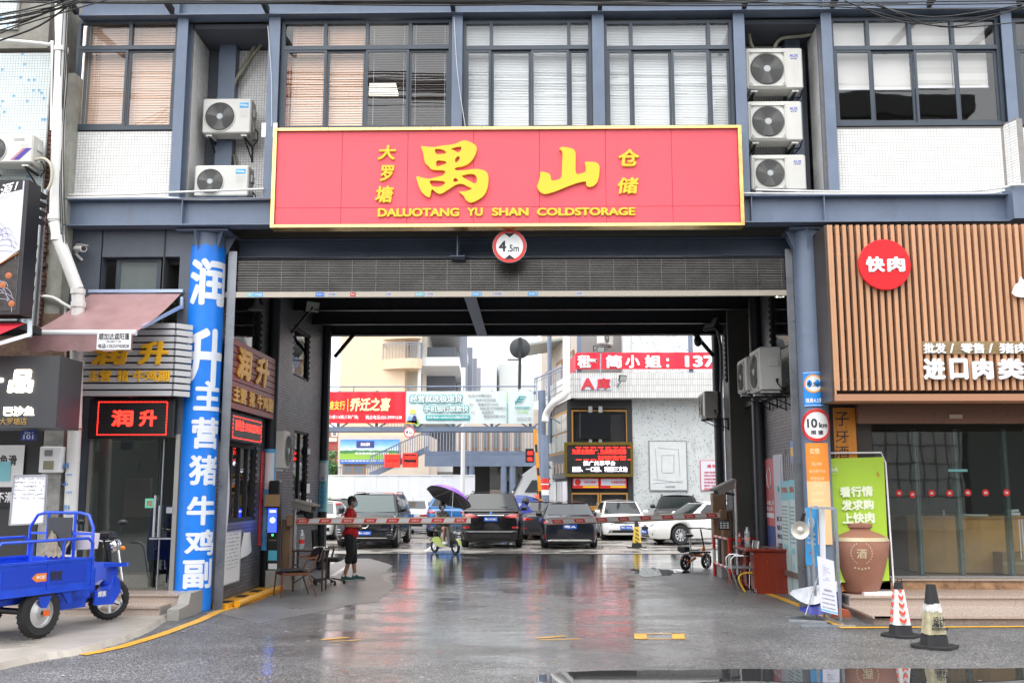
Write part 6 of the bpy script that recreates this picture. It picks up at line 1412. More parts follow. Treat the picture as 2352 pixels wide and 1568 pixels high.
MB().prism([(0,zb0),((q1-q0).length,zb0-.0),((q1-q0).length,zb1-.0),(0,zb1)],q0,(q1-q0).normalized(),(0,0,1),(.2,.1,0)).build('side_band',M('band_side',(.66,.66,.63),.5,dirt=.25),ea)
for k in(1,2,3):z=zb0+(zb1-zb0)*k/4;MB().bar(q0+Vector((-.02,0,z)),q1+Vector((-.02,0,z)),.01,.02).build('band_joint',grey_p,ea)
zk=A(1304,1000,EY).z;kfr=M('kiosk_gold',(.42,.22,.06),.4,.3);bkk=M('kiosk_black',(.03,.03,.03),.4)
box('kiosk_core',dk,ea,xA+.15,xK+.1,EY+.25,EY+5,0,zb0);box('corner_post',bkk,ea,xA-.02,xA+.14,EY-.04,EY+.2,0,zb0);box('corner_post',bkk,ea,xK-.12,xK+.1,EY-.04,EY+.2,0,zb0);box('lintel',bkk,ea,xA+.14,xK-.12,EY-.04,EY+.2,A(1370,938,EY).z,zb0)
def kwin(x0,y0,x1,y1,Y=EY):a=A(x0,y1,Y);c=A(x1,y0,Y);b=MB();w=.07;b.box(a.x,c.x,Y-.03,Y+.05,a.z,a.z+w);b.box(a.x,c.x,Y-.03,Y+.05,c.z-w,c.z);b.box(a.x,a.x+w,Y-.03,Y+.05,a.z+w,c.z-w);b.box(c.x-w,c.x,Y-.03,Y+.05,a.z+w,c.z-w);f=b.build('window',kfr,ea);box('pane',win_g,f,a.x+.05,c.x-.05,Y,Y+.01,a.z+.05,c.z-.05);return f
kwin(1313,941,1441,1019);kwin(1311,1131,1376,1165);kwin(1378,1131,1442,1165)
box('kiosk_sill',kfr,ea,xA+.14,xK-.12,EY-.06,EY+.1,A(1370,1172,EY).z,A(1370,1166,EY).z);box('kiosk_base',bkk,ea,xA+.14,xK-.12,EY-.02,EY+.2,0,A(1370,1172,EY).z)
tv=thing('tv_screen','large switched-off black screen hung in the kiosk upper window','screen',A(1370,1010,EY-.3));a=A(1332,1008,EY-.3);c=A(1404,947,EY-.3);MB().bbox(((a.x+c.x)/2,EY-.25,(a.z+c.z)/2),(c.x-a.x,.1,c.z-a.z),.02).build('panel',M('screen_black',(.012,.013,.015),.15),tv)
for x in(1356,1379):q=A(x,941,EY-.22);piece('hanger',alu,tv,q,(.16,.03,.3));q=A(x,1013,EY-.22);piece('hanger',alu,tv,q,(.14,.03,.25))
ks=thing('led_sign','kiosk LED board with red and white scrolling text in a gold frame','led sign',A(1373,1090,EY-.3));a=A(1303,1088,EY-.35);c=A(1447,1022,EY-.35);box('panel',led_k,ks,a.x,c.x,EY-.35,EY-.1,a.z,c.z);b=MB();w=.12
b.box(a.x-w,c.x+w,EY-.4,EY-.1,c.z,c.z+w);b.box(a.x-w,c.x+w,EY-.4,EY-.1,a.z-w,a.z);b.box(a.x-w,a.x-.001,EY-.4,EY-.1,a.z,c.z);b.box(c.x+.001,c.x+w,EY-.4,EY-.1,a.z,c.z);b.build('frame',M('dark_gold',(.35,.25,.06),.25,.8),ks)
for s,x0,y0,x1,y1,m_ in(('为货主做推广, 为采购找货源',1314,1031,1438,1043,led_r),('食品搜索引擎小程序',1373,1046,1438,1053,led_r),('推广共享平台',1340,1058,1413,1069,led_w),('直肠、一口肠、利朋三文治',1314,1071,1441,1083,led_w)):txp(s,m_,ks,EY-.36,x0,y0,x1,y1,bold=.012,ex=.005)
b=MB();dashes(b,A(1313,0,EY-.36).x,A(1440,0,EY-.36).x,A(1370,1056,EY-.36).z,A(1370,1026,EY-.36).z,EY-.362,8,0,.03);b.build('border_lights',led_r,ks)
for k,x in enumerate((1345,1408)):
 t=thing('notice_board','white notice with red border over the kiosk counter, %s'%('left one with red seal' if k==0 else 'right one'),'notice',A(x,1120,EY-.1));a=A(x-30,1121,EY-.1);c=A(x+31,1097,EY-.1);box('sheet',red_p,t,a.x,c.x,EY-.12,EY-.1,a.z,c.z);box('face',paper_l,t,a.x+.05,c.x-.05,EY-.127,EY-.121,a.z+.12,c.z-.04);piece('yellow_strip',yellow,t,(a.x+(c.x-a.x)*.68,EY-.125,a.z+.06),((c.x-a.x)*.58,.006,.07))
 txt('为货主做推广' if k==0 else '为采购找货源',ink_r,t,A(x+12,1107,EY-.13),.6,.12,bold=.03,ex=.004)
 if k==0:MB().lathe(A(x-18,1107,EY-.128),[(.13,0),(.13,.004)],20,ax=(0,-1,0)).build('seal',red_p,t)
q0=Vector((xA-.02,EY+.1,0));q1=Vector((A(1256,1000,48.2).x,48.2,0));D=(q1-q0);Ln=D.length;D.normalize();nrm=Vector((-D.y,D.x,0)).normalized();nrm=-nrm if nrm.x>0 else nrm
za_,zb_2=A(1304,1035,EY).z,A(1304,945,EY).z
def side_q(u0,u1,z0,z1,off,name,mat,par=ea):return MB().prism([(u0,z0),(u1,z0),(u1,z1),(u0,z1)],q0+nrm*off,D,(0,0,1),nrm*.04).build(name,mat,par)
side_q(0,Ln,0,zb0,-.1,'side_wall',M('kiosk_side',(.10,.09,.08),.6))
for i in range(4):
 for j in range(2):side_q(Ln*(i+.06)/4,Ln*(i+.94)/4,za_+(zb_2-za_)*(j+.05)/2,za_+(zb_2-za_)*(j+.95)/2,-.03,'side_pane',M('side_pane',(.42,.45,.42),.15))
side_q(0,Ln,za_-.1,zb_2+.1,-.055,'side_frame',kfr)
zz0,zz1=A(1304,1098,EY).z,A(1304,1040,EY).z;side_q(.1,Ln,zz0,zz1,.02,'menu_board',M('menu_grey',(.10,.10,.11),.4))
for i in range(4):side_q(Ln*(i+.1)/4,Ln*(i+.9)/4,A(1304,1160,EY).z,zz0-.12,-.03,'side_pane',paper)
for i in range(6):side_q(.5+i*.9,.9+i*.9,(zz0+zz1)/2-.3,(zz0+zz1)/2+.1,.065,'menu_photo',M('menu_photo',(.35,.28,.22),.5,var=.4,vs=3))
for x in(1230,1262):
 for y in(1040,1057):pass
t=thing('led_sign','narrow vertical red LED sign hung near the raised barrier arm','led sign',A(1216,1060,43));a=A(1207,1062,43.);c=A(1226,1030,43.);box('housing',led_k,t,a.x,c.x,43,43.1,a.z,c.z);txp('招',led_r,t,42.98,1211,1036,1223,1044,bold=.03,ex=.01);txp('租',led_r,t,42.98,1211,1050,1223,1058,bold=.03,ex=.01)
sa=thing('wall_sign','white wall sign with red letter A and character on the white tile band','sign',A(1368,895,EY-.85));a=A(1334,895,EY-.85);c=A(1404,866,EY-.85);box('plate',paper_l,sa,a.x,c.x,EY-.86,EY-.82,a.z,c.z)
txp('A',ink_r,sa,EY-.87,1335,868,1365,894,bold=.04,ex=.03,name='character');txp('库',ink_r,sa,EY-.87,1370,868,1402,894,bold=.045,ex=.03,name='character')
def flood(label,c,d=(0,-1,-.4),s=1.,mat=black_m,lm=None,grp='floodlights'):
 c=Vector(c);d=Vector(d).normalized();u=d.cross(Vector((0,0,1))).normalized();v=u.cross(d);t=thing('floodlight',label,'floodlight',c,grp);b=MB()
 b.prism([(-.16*s,-.12*s),(.16*s,-.12*s),(.16*s,.12*s),(-.16*s,.12*s)],c,u,v,-d*.06*s);b.build('housing',mat,t);b=MB();b.prism([(-.14*s,-.10*s),(.14*s,-.10*s),(.14*s,.10*s),(-.14*s,.10*s)],c+d*.002,u,v,d*.006);b.build('lens',lm or M('lamp_lens',(.35,.38,.36),.2),t)
 return t,c,u,v,d
t,c,u,v,d=flood('street floodlight on a short arm on the white tile band',A(1431,869,EY-1.2),(.5,-.8,-.3),1.1);MB().bar(c,A(1417,887,EY-.8),.06,.06).build('arm',galv,t)
t,c,u,v,d=flood('black box lamp on a thin pole in front of the red banner',A(1380,803,EY-1.2),(0,-1,-.3),1.0);MB().cyl(A(1380,805,EY-1.1),A(1379,858,EY-1.1),.025,n=8).build('pole',galv,t)
bullet('white camera on a short post above the A sign',A(1360,828,EY-1.),(.8,-.5,-.1),1.6)
spw=mosaic_dots('speckled_mosaic_pale',(.62,.65,.65),(.12,.27,.34),.036,.965,.15)
box('upper_wall',spw,ea,A(1452,800,EY+1.5).x,14,EY+1.5,EY+1.8,zb1,12);box('upper_grey_wall',M('upper_grey',(.26,.25,.24),.7),ea,A(1335,800,EY+2.5).x,A(1455,800,EY+2.5).x,EY+2.5,EY+2.8,zb1,12)
box('upper_return',M('upper_pale',(.55,.58,.58),.7,dirt=.2),ea,A(1428,800,EY+2).x,A(1452,800,EY+1.5).x,EY+1.6,EY+2.4,zb1,12)
for x in(1330,1586):X=A(x,800,EY-.4).x;box('rail_post',steel,ea,X-.09,X+.09,EY-.45,EY-.35,zb1,12)
ac_unit('outdoor unit mounted high on the grey wall above the red banner',.9,.6,.35,'a',None,A(1398,793,EY+1.6),1.0,None)
rb=banner('red rental banner with white characters reading a phone number, on building A',1322,1720,809,848,EY-.55,M('banner_red2',(.75,.03,.06),.4),.03)
for s,x0,x1 in(('租',1326,1357),('简',1391,1429),('小',1436,1470),('姐',1481,1519),(':',1527,1537)):txp(s,white_p,rb,EY-.62,x0,815,x1,845,bold=.05,ex=.005)if s!=':' else txp(s,white_p,rb,EY-.62,x0+3,822,x1,844,bold=.04,ex=.005)
txp('137',white_p,rb,EY-.62,1573,816,1643,843,bold=.05,ex=.005)
rb2=thing('banner','end of the red rental banner folded round the corner of building A','banner',A(1310,850,EY-.6));c0,c1=A(1323,811,EY-.56),A(1323,848,EY-.56);e0,e1=A(1307,828,EY+2.5),A(1307,866,EY+2.5)
MB().sheet(lambda u,v:c1.lerp(e1,u).lerp(c0.lerp(e0,u),v),6,4).build('cloth',M('banner_red2',(.75,.03,.06),.4),rb2)
mp=thing('site_plan_board','white framed site plan board on the speckled wall','board',A(1535,1125,EY-.05));a=A(1494,1125,EY-.05);c=A(1575,1014,EY-.05);box('board_edge',grey_p,mp,a.x-.04,c.x+.04,EY-.05,EY-.01,a.z-.04,c.z+.04);box('face',M('plan_white',(.55,.57,.57),.5,var=.05),mp,a.x,c.x,EY-.06,EY-.051,a.z,c.z);b=MB()
for(x0_,y0_,x1_,y1_)in((1500,1100,1568,1108),(1505,1030,1510,1100),(1558,1030,1562,1095),(1512,1028,1556,1032),(1520,1045,1548,1045),(1520,1045,1520,1085),(1520,1085,1548,1085),(1548,1045,1548,1085),(1498,1110,1570,1104)):b.bar(A(x0_,y0_,EY-.065),A(x1_,y1_,EY-.065),.02,.004)
b.build('plan_lines',ink_g,mp);txp('冷库总平面图',ink_g,mp,EY-.065,1528,1115,1550,1120,ex=.003)
nn_=thing('notice_board','pale notice headed with two red characters on the speckled wall','notice',A(1640,1125,EY-.05));a=A(1611,1125,EY-.05);c=A(1672,1058,EY-.05);box('edge',ink_r,nn_,a.x-.02,c.x,EY-.05,EY-.01,a.z-.02,c.z+.02);box('face',paper_l,nn_,a.x,c.x,EY-.06,EY-.051,a.z,c.z);txp('通 知',ink_r,nn_,EY-.065,1624,1066,1645,1074,bold=.03,ex=.003)
for i,s in enumerate(('凡集中仓送货到广','区域内(含番禺区','必须使用交通局备','车辆承运.','运到非广州区域','可使用非备案车辆')):txp(s,ink_r,nn_,EY-.065,1617,1082+7.6*i,1648,1087+7.6*i,bold=.02,ex=.003)
rbld=thing('stair_wing','beige wing with brown windows and railed stairs left of building A','building',(2,47,0));q0b=Vector((A(1333,800,45.).x,45.,0));q1b=Vector((A(1243,800,58.).x,58.,0));Db=(q1b-q0b);Lb=Db.length;Db.normalize();nb_=Vector((-Db.y,Db.x,0));nb_=nb_ if nb_.x<0 else-nb_
MB().prism([(0,4.2),(Lb,4.2),(Lb,14),(0,14)],q0b,Db,(0,0,1),-nb_*.3).build('wall',M('wing_beige',(.55,.48,.41),.7,var=.05),rbld)
for f in(.12,.38,.68):MB().prism([(Lb*f,6.4),(Lb*(f+.15),6.4),(Lb*(f+.15),8.4),(Lb*f,8.4)],q0b+nb_*.02,Db,(0,0,1),nb_*.05).build('window',M('brown_frame',(.28,.14,.06),.5),rbld);MB().prism([(Lb*f+.15,6.6),(Lb*(f+.15)-.15,6.6),(Lb*(f+.15)-.15,8.2),(Lb*f+.15,8.2)],q0b+nb_*.075,Db,(0,0,1),nb_*.01).build('pane',M('warm_pane',(.42,.38,.28),.2),rbld)
r_=MB();e0=A(1228,895,46.);e1=A(1330,850,43.5)
for k in range(26):q=e0.lerp(e1,k/25);r_.bar(q+Vector((0,0,-.55)),q+Vector((0,0,.5)),.035,.035)
r_.bar(e0+Vector((0,0,.5)),e1+Vector((0,0,.5)),.07,.07);r_.bar(e0+Vector((0,0,.35)),e1+Vector((0,0,.35)),.04,.04);kind(r_.build('railing',M('rail_grey',(.25,.27,.33),.5),rbld),'stuff')
for x,y in((1262,46.5),(1305,44)):X=A(x,800,y).x;MB().cyl((X,y,4),(X,y,13),.10,n=8).build('post',steel,rbld)
MB().prism([(0,0),(3.2,.5),(3.2,.62),(0,.12)],A(1200,795,50),(1,0,0),(0,0,1),(0,4,0)).build('tin_canopy',M('tin_roof',(.35,.38,.36),.5),rbld)
hose('white drain pipe elbowing down the corner of building A',[A(1301,770,EY-1.2),A(1301,880,EY-1.2),A(1298,905,EY-1.2),A(1272,925,EY-1),A(1256,948,EY-.6),A(1252,968,EY-.6)],.15,white_pvc,'drain_pipe',n=12)
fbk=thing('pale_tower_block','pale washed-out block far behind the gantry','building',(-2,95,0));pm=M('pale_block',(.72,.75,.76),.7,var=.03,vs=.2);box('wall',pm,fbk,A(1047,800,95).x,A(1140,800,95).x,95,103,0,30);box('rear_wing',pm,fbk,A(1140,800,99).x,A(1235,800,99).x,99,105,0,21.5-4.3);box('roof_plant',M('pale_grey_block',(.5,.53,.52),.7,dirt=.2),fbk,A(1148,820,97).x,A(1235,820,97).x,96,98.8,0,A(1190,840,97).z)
tr=thing('delivery_truck','white rounded delivery truck cab behind the umbrella-covered scooters','truck',A(1215,1180,46.5));tb=MB();q=A(1232,1175,47.);tb.prism([(-1.3,.5),(1.4,.5),(1.4,3.15),(.6,3.15),(-.1,2.95),(-.65,2.55),(-1.1,1.7),(-1.35,1.3)],(q.x,46.,0),(1,0,0),(0,0,1),(0,4.5,0));tb.build('cab',white_p,tr)
MB().prism([(-.55,1.75),(.5,1.75),(.5,2.3),(-.2,2.3)],(q.x,45.98,0),(1,0,0),(0,0,1),(0,-.02,0)).build('side_window',M('truck_glass',(.08,.09,.1),.1),tr);MB().prism([(-1.12,1.75),(-.72,2.5),(-.62,2.5),(-1.02,1.7)],(q.x,45.97,0),(1,0,0),(0,0,1),(0,-.02,0)).build('windscreen_edge',M('truck_glass',(.08,.09,.1),.1),tr)
for dx in(-.7,.9):MB().cyl((q.x+dx,46.0,.45),(q.x+dx,46.3,.45),.45,n=20).build('wheel',rubber,tr)
for k,(x,y,Y,cl,lb)in enumerate(((1208,1190,38.5,M('cover_blue',(.015,.03,.25),.5),'parked scooter under a dark blue cover with a helmet on top'),(1228,1190,41.5,M('cover_white',(.6,.62,.66),.4),'parked scooter under a crumpled white cover'))):
 t=thing('covered_scooter',lb,'scooter',Gd(x,1220,0));c=A(x,1215,Y);r_=random.Random(k+9)
 MB().sheet(lambda u,v:Vector((c.x+(u-.5)*(.9+.3*(1-v)),Y-.35*math.cos((u-.5)*2.6)*(1-.6*v)+.03*math.sin(u*30+v*5),.35+v*(1.05-.9*abs(u-.42))+.02*math.sin(u*24))),22,10).build('cover',cl,t,smooth=60)
 for dx in(-.45,.5):MB().tube([(c.x+dx+.24*math.cos(a_),Y+.05,.26+.24*math.sin(a_))for a_ in[i*.3927 for i in range(16)]],.05,8,closed=True).build('tyre',rubber,t)
 if k==0:MB().ball((c.x-.02,Y,1.42),(.15,.17,.15),14).build('helmet',black,t,smooth=60)
um=thing('patio_umbrella','red and blue umbrella opened low behind the black SUV','umbrella',A(1205,1180,42.5));q=A(1206,1144,42.5);MB().lathe(q,[(1.25,-.22),(.8,-.02),(.35,.09),(0,.13)],8,ax=(.15,0,1)).build('canopy',M('umbrella_navy',(.02,.05,.22),.4),um);MB().cyl(q+Vector((0,0,-1.4)),q,.015).build('pole',alu,um);MB().lathe(q+Vector((.75,-.1,.02)),[(.45,-.12),(.25,.05),(0,.1)],8,ax=(.5,0,1)).build('red_panel',red_p,um)
cone('red cone with a white band by the black SUV, left of two',Gd(1195,1231),.8,'red',grp='red cones in the yard');cone('red cone by the dark sedan, right of two',Gd(1210+17,1232),.75,'red',grp='red cones in the yard')
cone('yellow and black cone in front of the white sedan',Gd(1463,1258),.85,'yellow',grp='traffic cones')
tb2=thing('plastic_barrel','red plastic barrel lying on its side between the cars','barrel',Gd(1213,1220));q=Gd(1213,1219);MB().lathe(q+Vector((-.25,0,.25)),[(.18,0),(.24,.03),(.25,.3),(.22,.5),(.15,.52)],18,ax=(1,.3,.15)).build('shell',M('cone_red',(.75,.05,.03),.45),tb2,smooth=40);MB().lathe(q+Vector((-.26,0,.25)),[(.15,0),(.15,-.01)],18,ax=(1,.3,.15)).build('mouth',M('barrel_dark',(.2,.01,.01),.6),tb2)
for k in range(5):
 X=A(1010+9*k,1180,45.5).x;tag(MB().tube([(X,45.5,0),(X,45.5,1.15),(X+.25,45.5,1.15),(X+.25,45.5,0)],.035,6).build('bike_rack',galv),'%s galvanised rack hoop from the left, between the parked cars'%ORD[k],'rack','hoops of the bike rack')
 # building across the street, seen mirrored in the windows
op=thing('opposite_building','grey tiled building across the street, seen mirrored in the window glass','building',(14,-14,0));gw=M('opposite_tile',(.30,.30,.28),.6,var=.1);box('wall',gw,op,9,20.5,-16,-14,0,19.2);box('roof_edge',M('opposite_eave',(.08,.08,.08),.7),op,8.8,20.8,-16,-13.7,19.2,20.2)
b=MB()
for i in range(20):b.box(9.3+i*.58,9.36+i*.58,-14.0,-13.98,1.5,19)
for j in range(22):b.box(9,20.5,-14.0,-13.975,1.5+j*.8,1.55+j*.8)
b.build('wall_grid',M('opposite_lines',(.07,.07,.07),.7),op)
o2=thing('opposite_building','low dark shop row across the street, seen mirrored in the shop glass','building',(-6,-14,0));box('wall',M('opposite_dark',(.06,.065,.06),.7,var=.3,vs=.6),o2,-26,8.8,-16,-14,0,7.5);box('wall_right',M('opposite_dark',(.06,.065,.06),.7),o2,20.9,50,-16,-14.2,0,10)
for i in range(8):box('shutter',M('opposite_shutter',(.05,.055,.06),.6),o2,-25+i*4.2,-22+i*4.2,-14.0,-13.96,0,3.2)
# things inside the drive-through
# left wall
def onL(x,y,off=0.):return AX(x,y,WL+off)
def onR(x,y,off=0.):return AX(x,y,WR-off)
rp=thing('plank_sign','dark red plank sign with gold characters on the left passage wall','sign',(WL+.15,17,3))
Xp=WL+.14;a=AX(913/K,1500/K,Xp);c=AX(1097/K,1500/K,Xp);y0,y1=a.y,c.y;zt=AX(913/K,1343/K,Xp).z;zb=AX(908/K,1630/K,Xp).z;n=10;hh=(zt-zb)/n
y0=max(y0,FY+.52)
pm=M('plank_red',(.26,.025,.03),.38,var=.3,vs=3,dirt=.35)
for k in range(n):piece('plank',pm,rp,(Xp,(y0+y1)/2,zb+(k+.5)*hh),(.05,y1-y0,hh*.86))
box('plank_backing',black_m,rp,Xp-.07,Xp-.03,y0,y1,zb,zt)
gl=M('gold_letter',(.72,.38,.04),.35,.3)
def LT(s,fy0,fy1,fz0,fz1,mat=gl,par=rp,X=Xp+.03,yy=None,zz=None,**k):
 (Y0,Y1),(Z0,Z1)=(yy or(y0,y1)),(zz or(zb,zt));ya,yb=Y0+(Y1-Y0)*fy0,Y0+(Y1-Y0)*fy1;za,zb_=Z0+(Z1-Z0)*fz0,Z0+(Z1-Z0)*fz1
 return txt(s,mat,par,(X,(ya+yb)/2,(za+zb_)/2),yb-ya,zb_-za,u=(0,1,0),v=(0,0,1),**k)
LT('润',.08,.38,.46,.92,bold=.045,ex=.03,name='character',shear=.1);LT('升',.48,.80,.46,.92,bold=.045,ex=.03,name='character',shear=.1)
for s,a_,b_ in(('主营',.03,.30),('猪',.36,.48),('牛鸡副',.54,.94)):LT(s,a_,b_,.10,.33,bold=.04,ex=.02)
l2=thing('led_sign','black LED sign with red running text under the plank sign on the left passage wall','led sign',(WL+.1,16.5,2.6));Xl=WL+.2
ya,yb=FY+.53,AX(1049/K,1720/K,Xl).y;za,zb2=AX(918/K,1745/K,Xl).z-.06,AX(918/K,1645/K,Xl).z
MB().bbox((WL+.1,(ya+yb)/2,(za+zb2)/2),(.2,yb-ya,zb2-za),.02).build('housing',led_k,l2)
LT('孙先生 13302233011',.10,.92,.40,.78,led_r,l2,Xl+.001,(ya,yb),(za,zb2),bold=.03,ex=.003)
b=MB()
for z in(za+.05,zb2-.06):
 for k in range(22):yy=ya+.05+(yb-ya-.1)*k/22;b.box(Xl,Xl+.003,yy,yy+.04,z,z+.012)
for yy in(ya+.05,yb-.06):
 for k in range(5):z=za+.06+(zb2-za-.13)*k/5;b.box(Xl,Xl+.003,yy,yy+.012,z,z+.04)
b.build('border_lights',led_r,l2)
def wallplate(name,label,cat,side,x0,x1,yt,yb_,mat,off=.012,sub='sheet'):
 f=onL if side<0 else onR;p=f(x0,yt,off);q=f(x1,yt,off);zb_=f(x0,yb_,off).z;X=p.x;Y0,Y1=min(p.y,q.y),max(p.y,q.y);Zt=p.z
 t=thing(name,label,cat,(X,(Y0+Y1)/2,zb_));box(sub,mat,t,min(X,X-side*.01),max(X,X-side*.01),Y0,Y1,zb_,Zt);return t,X-side*.011 if False else(X+.011 if side<0 else X-.011),Y0,Y1,zb_,Zt
def WT(s,pl,mat,f0,f1,g0,g1,side,**k):
 t,X,Y0,Y1,Z0,Z1=pl;c=(X,Y0+(Y1-Y0)*(f0+f1)/2,Z0+(Z1-Z0)*(g0+g1)/2)
 if side>0:c=(X,Y1-(Y1-Y0)*(f0+f1)/2,c[2])
 txt(s,mat,t,c,(Y1-Y0)*(f1-f0),(Z1-Z0)*(g1-g0),u=(0,-side,0),v=(0,0,1),ex=.002,**k)
pl=wallplate('red_scroll','long red notice strip on the left passage wall beside the window','notice',-1,600,617,1035,1252,red_p)
for i in range(7):WT('供应各类'[i%4],pl,M('scroll_dark',(.18,.01,.01),.6),.3,.7,.05+.13*i,.10+.13*i,-1)
pl=wallplate('whiteboard','handwritten whiteboard on the left passage wall below the window','whiteboard',-1,515,552,1222,1343,white_p,.03);t,X,Y0,Y1,Z0,Z1=pl
b=MB()
for(p,q)in(((X,Y0,Z0),(X,Y1,Z0)),((X,Y1,Z0),(X,Y1,Z1)),((X,Y1,Z1),(X,Y0,Z1)),((X,Y0,Z1),(X,Y0,Z0))):b.bar(p,q,.02,.02)
b.build('board_edge',alu,t);scribble(t,(X,(Y0+Y1)/2,(Z0+Z1)/2+.1),(Y1-Y0)*.8,.6,10,ink_g,u=(0,1,0),seed=4)
t=thing('hanging_papers','sheets of white paper hung on a hook on the left passage wall','papers',onL(566,1255));p=onL(560,1222,.04);MB().sheet(lambda u,v:Vector((p.x+.05*math.sin(u*3)+.03*v,p.y+(u-.3)*(.28+.28*(1-v))*1.3,p.z-(1-v)*(.44-.1*u))),6,6).build('sheet',paper,t)
MB().cyl(p+Vector((-.04,0,.02)),p+Vector((.03,0,.02)),.012,n=8).build('hook',chrome,t)
t=thing('feather_flag','curved white feather flag with small green emblem against the gate jamb','flag',Gd(508,1290));YF_=FY+.62;P0=A(514,1018,YF_);P1=A(502,1288,YF_)
MB().sheet(lambda u,v:A(500+14*(1-(1-v))*0+503*0+(0)+(516*v+501*(1-v))-500+u*(4+14*math.sin(math.pi*min(1,v*.95+.05))**.7),1288-270*v,YF_+.05*u),5,20).build('cloth',M('flag_white',(.66,.66,.74),.5),t,smooth=60)
for i,s in enumerate('禺山冷库储存'):q=A(513+i*-.6,1140+17*i,YF_-.03);txt(s,ink_g,t,q,.05,.07,ex=.001)
MB().lathe(A(517,1092,YF_-.02),[(.04,0),(.04,.004)],14,ax=(0,-1,0)).build('emblem',M('emblem_green',(.02,.35,.2),.5),t)
for(X,Yc,r,z0,z1,lab,m1)in((WL+.10,colL[0],.116,.75,2.62,'blue and white notice wrapped on the middle left column of the passage',blue_l),(WL+.06,YB-.3,.131,1.35,2.55,'teal notice wrapped on the far left column of the passage',teal)):
 t=thing('column_notice',lab,'notice',(X,Yc,z0));b=MB();b.cyl((X,Yc,z0),(X,Yc,z1),r,n=24);b.build('wrap',m1,t,smooth=40)
 f=math.atan2(-Yc,-X);
 for zc_,h_,mm in((.78,.36,paper),(.30,.3,M('poster_skyblue',(.15,.5,.7),.5)),):
  MB().sheet(lambda u,v:Vector((X+(r+.004)*math.cos(f+(u-.5)*1.5),Yc+(r+.004)*math.sin(f+(u-.5)*1.5),z0+(z1-z0)*(zc_-h_/2+h_*v))),8,1).build('panel_print',mm,t,smooth=50)
 for i,s in enumerate('进出口冷库通道'):txt(s,M('print_blue',(.05,.25,.6),.5),t,(0,0,0),.07,.07,ex=.001,warp=lambda a,b_,k:Vector((X+(r+.006)*math.cos(f+a/r),Yc+(r+.006)*math.sin(f+a/r),z0+.12+i*.11+b_)))
ac_unit('white air conditioner casing high on the left passage wall',.5,.75,.3,'a',None,(WL+.36,AX(641,1000,WL+.2).y,1.86+.35),math.pi/2,None,False)
for(x0,x1,yt,yb_,m_,lb)in((704,711,1110,1132,paper,'small pinkish notice beside the left passage door'),(703,708,1146,1200,paper,'narrow white notice beside the left passage door'),(710,715,1148,1205,paper_l,'second narrow white notice beside the left passage door'),(706,712,1030,1042,M('meter_pale',(.5,.55,.55),.5),'little pale box high beside the left passage door')):wallplate('notice',lb,'notice',-1,x0,x1,yt,yb_,m_)
X0=Gd(628,1345);kx=X0.x+.05
tk=thing('ticket_machine','tall black payment kiosk with bright blue screen at the left passage wall','kiosk',(kx,X0.y,0));p0=A(611,1285,18.6);p1=A(640,1170,18.6);Yk=18.6
MB().bbox(((p0.x+p1.x)/2,Yk+.12,1.22),(p1.x-p0.x,.24,1.62),.02).build('case',black,tk);a=A(612,1222,Yk);c=A(639,1167,Yk)
box('screen',led_b,tk,a.x+.02,c.x-.02,Yk-.006,Yk-.001,a.z,c.z);q=A(626,1194,Yk-.01);MB().lathe(q,[(.05,0),(.05,.003)],20,ax=(0,-1,0)).build('screen_logo',M('screen_logo',(.35,.6,1),.5,emit=2),tk);txt('请停车',led_w,tk,q+Vector((0,0,.16)),.12,.04,ex=.002);MB().lathe(A(626,1228,Yk-.001),[(.016,0),(.016,.004)],12,ax=(0,-1,0)).build('green_light',M('led_green',(.02,1,.1),.5,emit=4),tk)
MB().box(p0.x,p1.x,Yk,Yk+.4,0,.40).build('plinth',concrete,tk);q=A(625,1160,Yk);piece('taped_card',M('cardboard',(.36,.22,.11),.7),tk,q+Vector((0,-.01,.09)),(.28,.01,.22))
for yy,m_,w_,h_ in((1240,M('ticket_slot',(.2,.14,.1),.4),.14,.02),(1275,M('card_blue',(.1,.45,.6),.4),.16,.18),(1300,paper,.16,.1),(1320,ink_g,.14,.08)):q=A(626,yy,Yk-.002);piece('panel_print',m_,tk,q,(w_,.003,h_))
def barrier(label,base,tip_a,tip_b,w,h,d,dirn,n,lab2):
 t=thing('barrier',label,'barrier',base)
 MB().bbox((base.x,base.y+d/2,base.z+h/2),(w,d,h),.015).build('cabinet',kraft,t)
 MB().bbox((base.x,base.y-.003,base.z+h*.45),(w*.75,.01,h*.7),.004).build('cabinet_door',kraft,t)
 a=Vector(tip_a);b_=Vector(tip_b);D=b_-a;MB().bar(a,b_,.05,.115).build('arm',M('arm_tan',(.55,.40,.27),.4,.1),t)
 MB().bar(a+Vector((0,-.027,.0)),b_+Vector((0,-.027,.0)),.004,.075).build('arm_reflector',M('arm_white',(.62,.62,.64),.4),t)
 Dn=D.normalized()
 for k in range(n):
  f=(k+.55)/n;q=a+D*f+Vector((0,-.031,0));MB().prism([(-.13,-.037),(.10,-.037),(.13,.037),(-.10,.037)],q,Dn,(0,0,1),(0,-.003,0)).build('red_mark',red_p,t);txt('请停车',M('mark_white',(.75,.5,.5),.5),t,q+Vector((0,-.004,0)),.15,.045,ex=.001)
 MB().bbox(a+Vector((0,.02,0)),(.16,.14,.22),.02).build('arm_clamp',kraft,t);MB().bar(a+Vector((0,0,-.065)),b_+Vector((0,0,-.065)),.03,.02).build('arm_seal',black,t)
 return t
YA=19.2
barrier('left car park barrier, tan cabinet with striped arm pointing right',Vector((A(655,1250,YA).x,YA,.35)),A(668,1196,YA-.1),A(1081,1194,YA-.1),.17,.95,.3,1,8,'')
